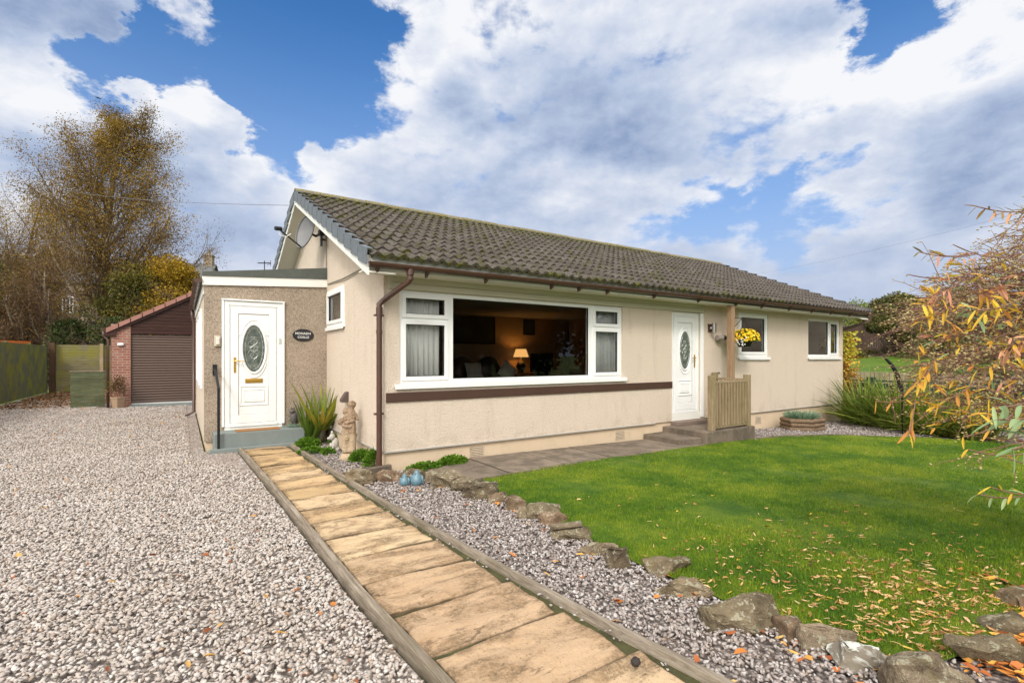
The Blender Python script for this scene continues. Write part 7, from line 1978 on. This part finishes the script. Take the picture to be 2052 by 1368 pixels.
M_OLIV = leafy('olive_shrub_leaves', [(0, (.13, .11, .06)), (.5, (.22, .18, .08)), (1, (.42, .24, .06))], trans=.35)
def spray(px, py, d_, px2, py2, n, L, W, mat_key, items, droop=.3, stem=True):
    """a leafy shoot from its tip back to where it joins the shrub"""
    T_ = far(px, py, d_); B_ = far(px2, py2, d_ * 1.06); pts_ = [T_.lerp(B_, k / 10) - UZ * .05 * math.sin(math.pi * k / 10) * (T_ - B_).length for k in range(11)]
    if stem: items['stem'].append(pts_)
    for k in range(n):
        t_ = (k / max(1, n - 1)) * .8; i = min(9, int(t_ * 10)); p = pts_[i].lerp(pts_[i + 1], t_ * 10 - i); ax = (pts_[0] - pts_[10]).normalized()
        side = (rv * 0 + UZ) * (1 if k % 2 else -1); dirv = ax * rr.uniform(.35, .8) + side * rr.uniform(.2, .9) * .7 - UZ * droop * .55 + fv * rr.gauss(0, .4); items[mat_key].append((p, dirv, L * .78 * rr.uniform(.7, 1.15), W * .52 * rr.uniform(.8, 1.2)))
IT = dict(stem=[], orange=[], pink=[], green=[], olive=[])
spray(1958, 414, 2.3, 2090, 416, 14, .085, .018, 'olive', IT); spray(1995, 425, 2.3, 2100, 418, 7, .095, .018, 'pink', IT, .9, False)
spray(1842, 505, 2.5, 1960, 505, 12, .085, .016, 'olive', IT, .05); spray(1880, 512, 2.5, 1975, 508, 7, .09, .018, 'pink', IT, .8, False); spray(1868, 506, 2.5, 1960, 508, 4, .08, .018, 'orange', IT)
spray(1820, 550, 2.6, 1930, 548, 3, .06, .014, 'olive', IT, .1); spray(1910, 490, 2.6, 2020, 515, 1, .03, .01, 'olive', IT, .1)
spray(1870, 590, 2.4, 1925, 562, 10, .13, .026, 'pink', IT, .5); spray(1850, 612, 2.4, 1900, 585, 10, .12, .026, 'orange', IT, .4); spray(1850, 640, 2.5, 1920, 600, 12, .11, .022, 'orange', IT, .4)
spray(2005, 570, 2.2, 1950, 590, 10, .12, .024, 'pink', IT, .9); spray(1990, 600, 2.2, 1960, 570, 9, .12, .026, 'orange', IT, .8); spray(1955, 622, 2.1, 2060, 590, 8, .14, .024, 'orange', IT, .2)
spray(1945, 615, 2.2, 1975, 650, 8, .10, .03, 'green', IT, .3); spray(1975, 630, 2.2, 2040, 640, 6, .11, .026, 'orange', IT, .3)
spray(2010, 700, 2.1, 2080, 660, 11, .12, .024, 'pink', IT, .6); spray(2020, 690, 2.1, 2080, 670, 9, .12, .026, 'orange', IT, .5); spray(1960, 740, 2.2, 2060, 690, 8, .11, .024, 'orange', IT, .3)
spray(1845, 735, 2.5, 1880, 715, 9, .11, .028, 'orange', IT, .5); spray(1835, 770, 2.4, 1870, 730, 9, .12, .028, 'orange', IT, .7); spray(1822, 868, 2.5, 1835, 800, 7, .11, .028, 'orange', IT, 1.2)
spray(1755, 803, 2.6, 1830, 795, 5, .10, .02, 'orange', IT, .2); spray(1880, 805, 2.3, 1960, 760, 8, .12, .026, 'orange', IT, .5); spray(1930, 875, 2.2, 2030, 830, 4, .10, .022, 'orange', IT, .2)
spray(1990, 815, 1.7, 2090, 790, 7, .13, .028, 'green', IT, .1); spray(2000, 840, 1.6, 2100, 820, 7, .14, .03, 'green', IT, .25); spray(2030, 900, 1.6, 2110, 850, 5, .13, .03, 'green', IT, .3)
spray(1960, 990, 2.3, 2080, 985, 8, .09, .022, 'green', IT, .1); spray(1985, 975, 2.3, 2090, 985, 5, .09, .022, 'orange', IT, .3); spray(2010, 915, 2.3, 2100, 925, 4, .06, .022, 'orange', IT, .3); spray(1940, 900, 2.3, 2070, 905, 3, .06, .02, 'orange', IT, .1)
for k in range(330):
    px = rr.uniform(1840, 2100); py = rr.uniform(max(500, 2430 - px), 860); p = far(px, py, rr.uniform(2.4, 3.8)); key = rr.choice(['orange', 'orange', 'orange', 'olive', 'green', 'orange', 'orange', 'orange', 'pink'])
    dv = Vector((rr.gauss(-.7, .5), rr.gauss(.4, .5), rr.gauss(.0, .4)))
    for j in range(rr.choice((1, 2, 3, 4))): IT[key].append((p, dv + Vector((rr.gauss(0, .5), rr.gauss(0, .5), rr.gauss(0, .4))), rr.uniform(.045, .09), rr.uniform(.009, .015)))
lance('orange_leaves', IT['orange'], M_OL, sh, 1); lance('pink_leaves', IT['pink'], M_PK, sh, 2); lance('green_leaves', IT['green'], M_GL, sh, 3); lance('olive_leaves', IT['olive'], M_OLIV, sh, 4)
for P_2 in IT['stem']: q = MB(); q.tube(P_2, [.0022] + [.003] * 10, 5); q.build('shoot', M_SHST, sh, smooth=True)

# ------------------------------------------------------------------ a stone house across the lane (mirrored in the far windows)
hs = empty('lane_house', (27, -1.7, -.1), 'stone house across the lane, seen only mirrored in the far windows', 'house')
b = MB(); b.box(22.5, 33, -7, 3.6, -.3, 4.2); b.build('wall', M_STONE, hs); b = MB(); b.slab([(22.2, -7.3, 4.15), (22.2, 3.9, 4.15), (22.2, -1.7, 7.6)], (1, 0, 0), 12); b.build('roof', simple('slate_roof', (.10, .105, .11), .8), hs)
# trees on the far side of the lane, mirrored in the picture window
m_lane = leafy('lane_tree_leaves', [(0, (.02, .03, .01)), (1, (.09, .09, .03))], trans=.1)
for i, (x, y, h) in enumerate(((5, -13, 6.5), (9.5, -14, 7.5), (14, -13, 6.8), (19, -14, 7.5), (24.5, -13, 7))):
    e = empty('lane_tree', (x, y, -.1), 'leafy tree in the row across the lane, seen only mirrored in the picture window', 'tree', 'trees across the lane'); m_ = MB(); m_.tube([(x, y, -.1), (x + .1, y, 2), (x, y + .1, 4.5)], [.22, .17, .05], 8); m_.build('trunk', M_BARK, e)
    pp, dd = shell_pts((x, y, h * .52), (2.9, 2.2, h * .5), 4200, 200 + i, .35); leaf_cloud('crown', pp, dd, .42, .32, m_lane, e, seed=i)
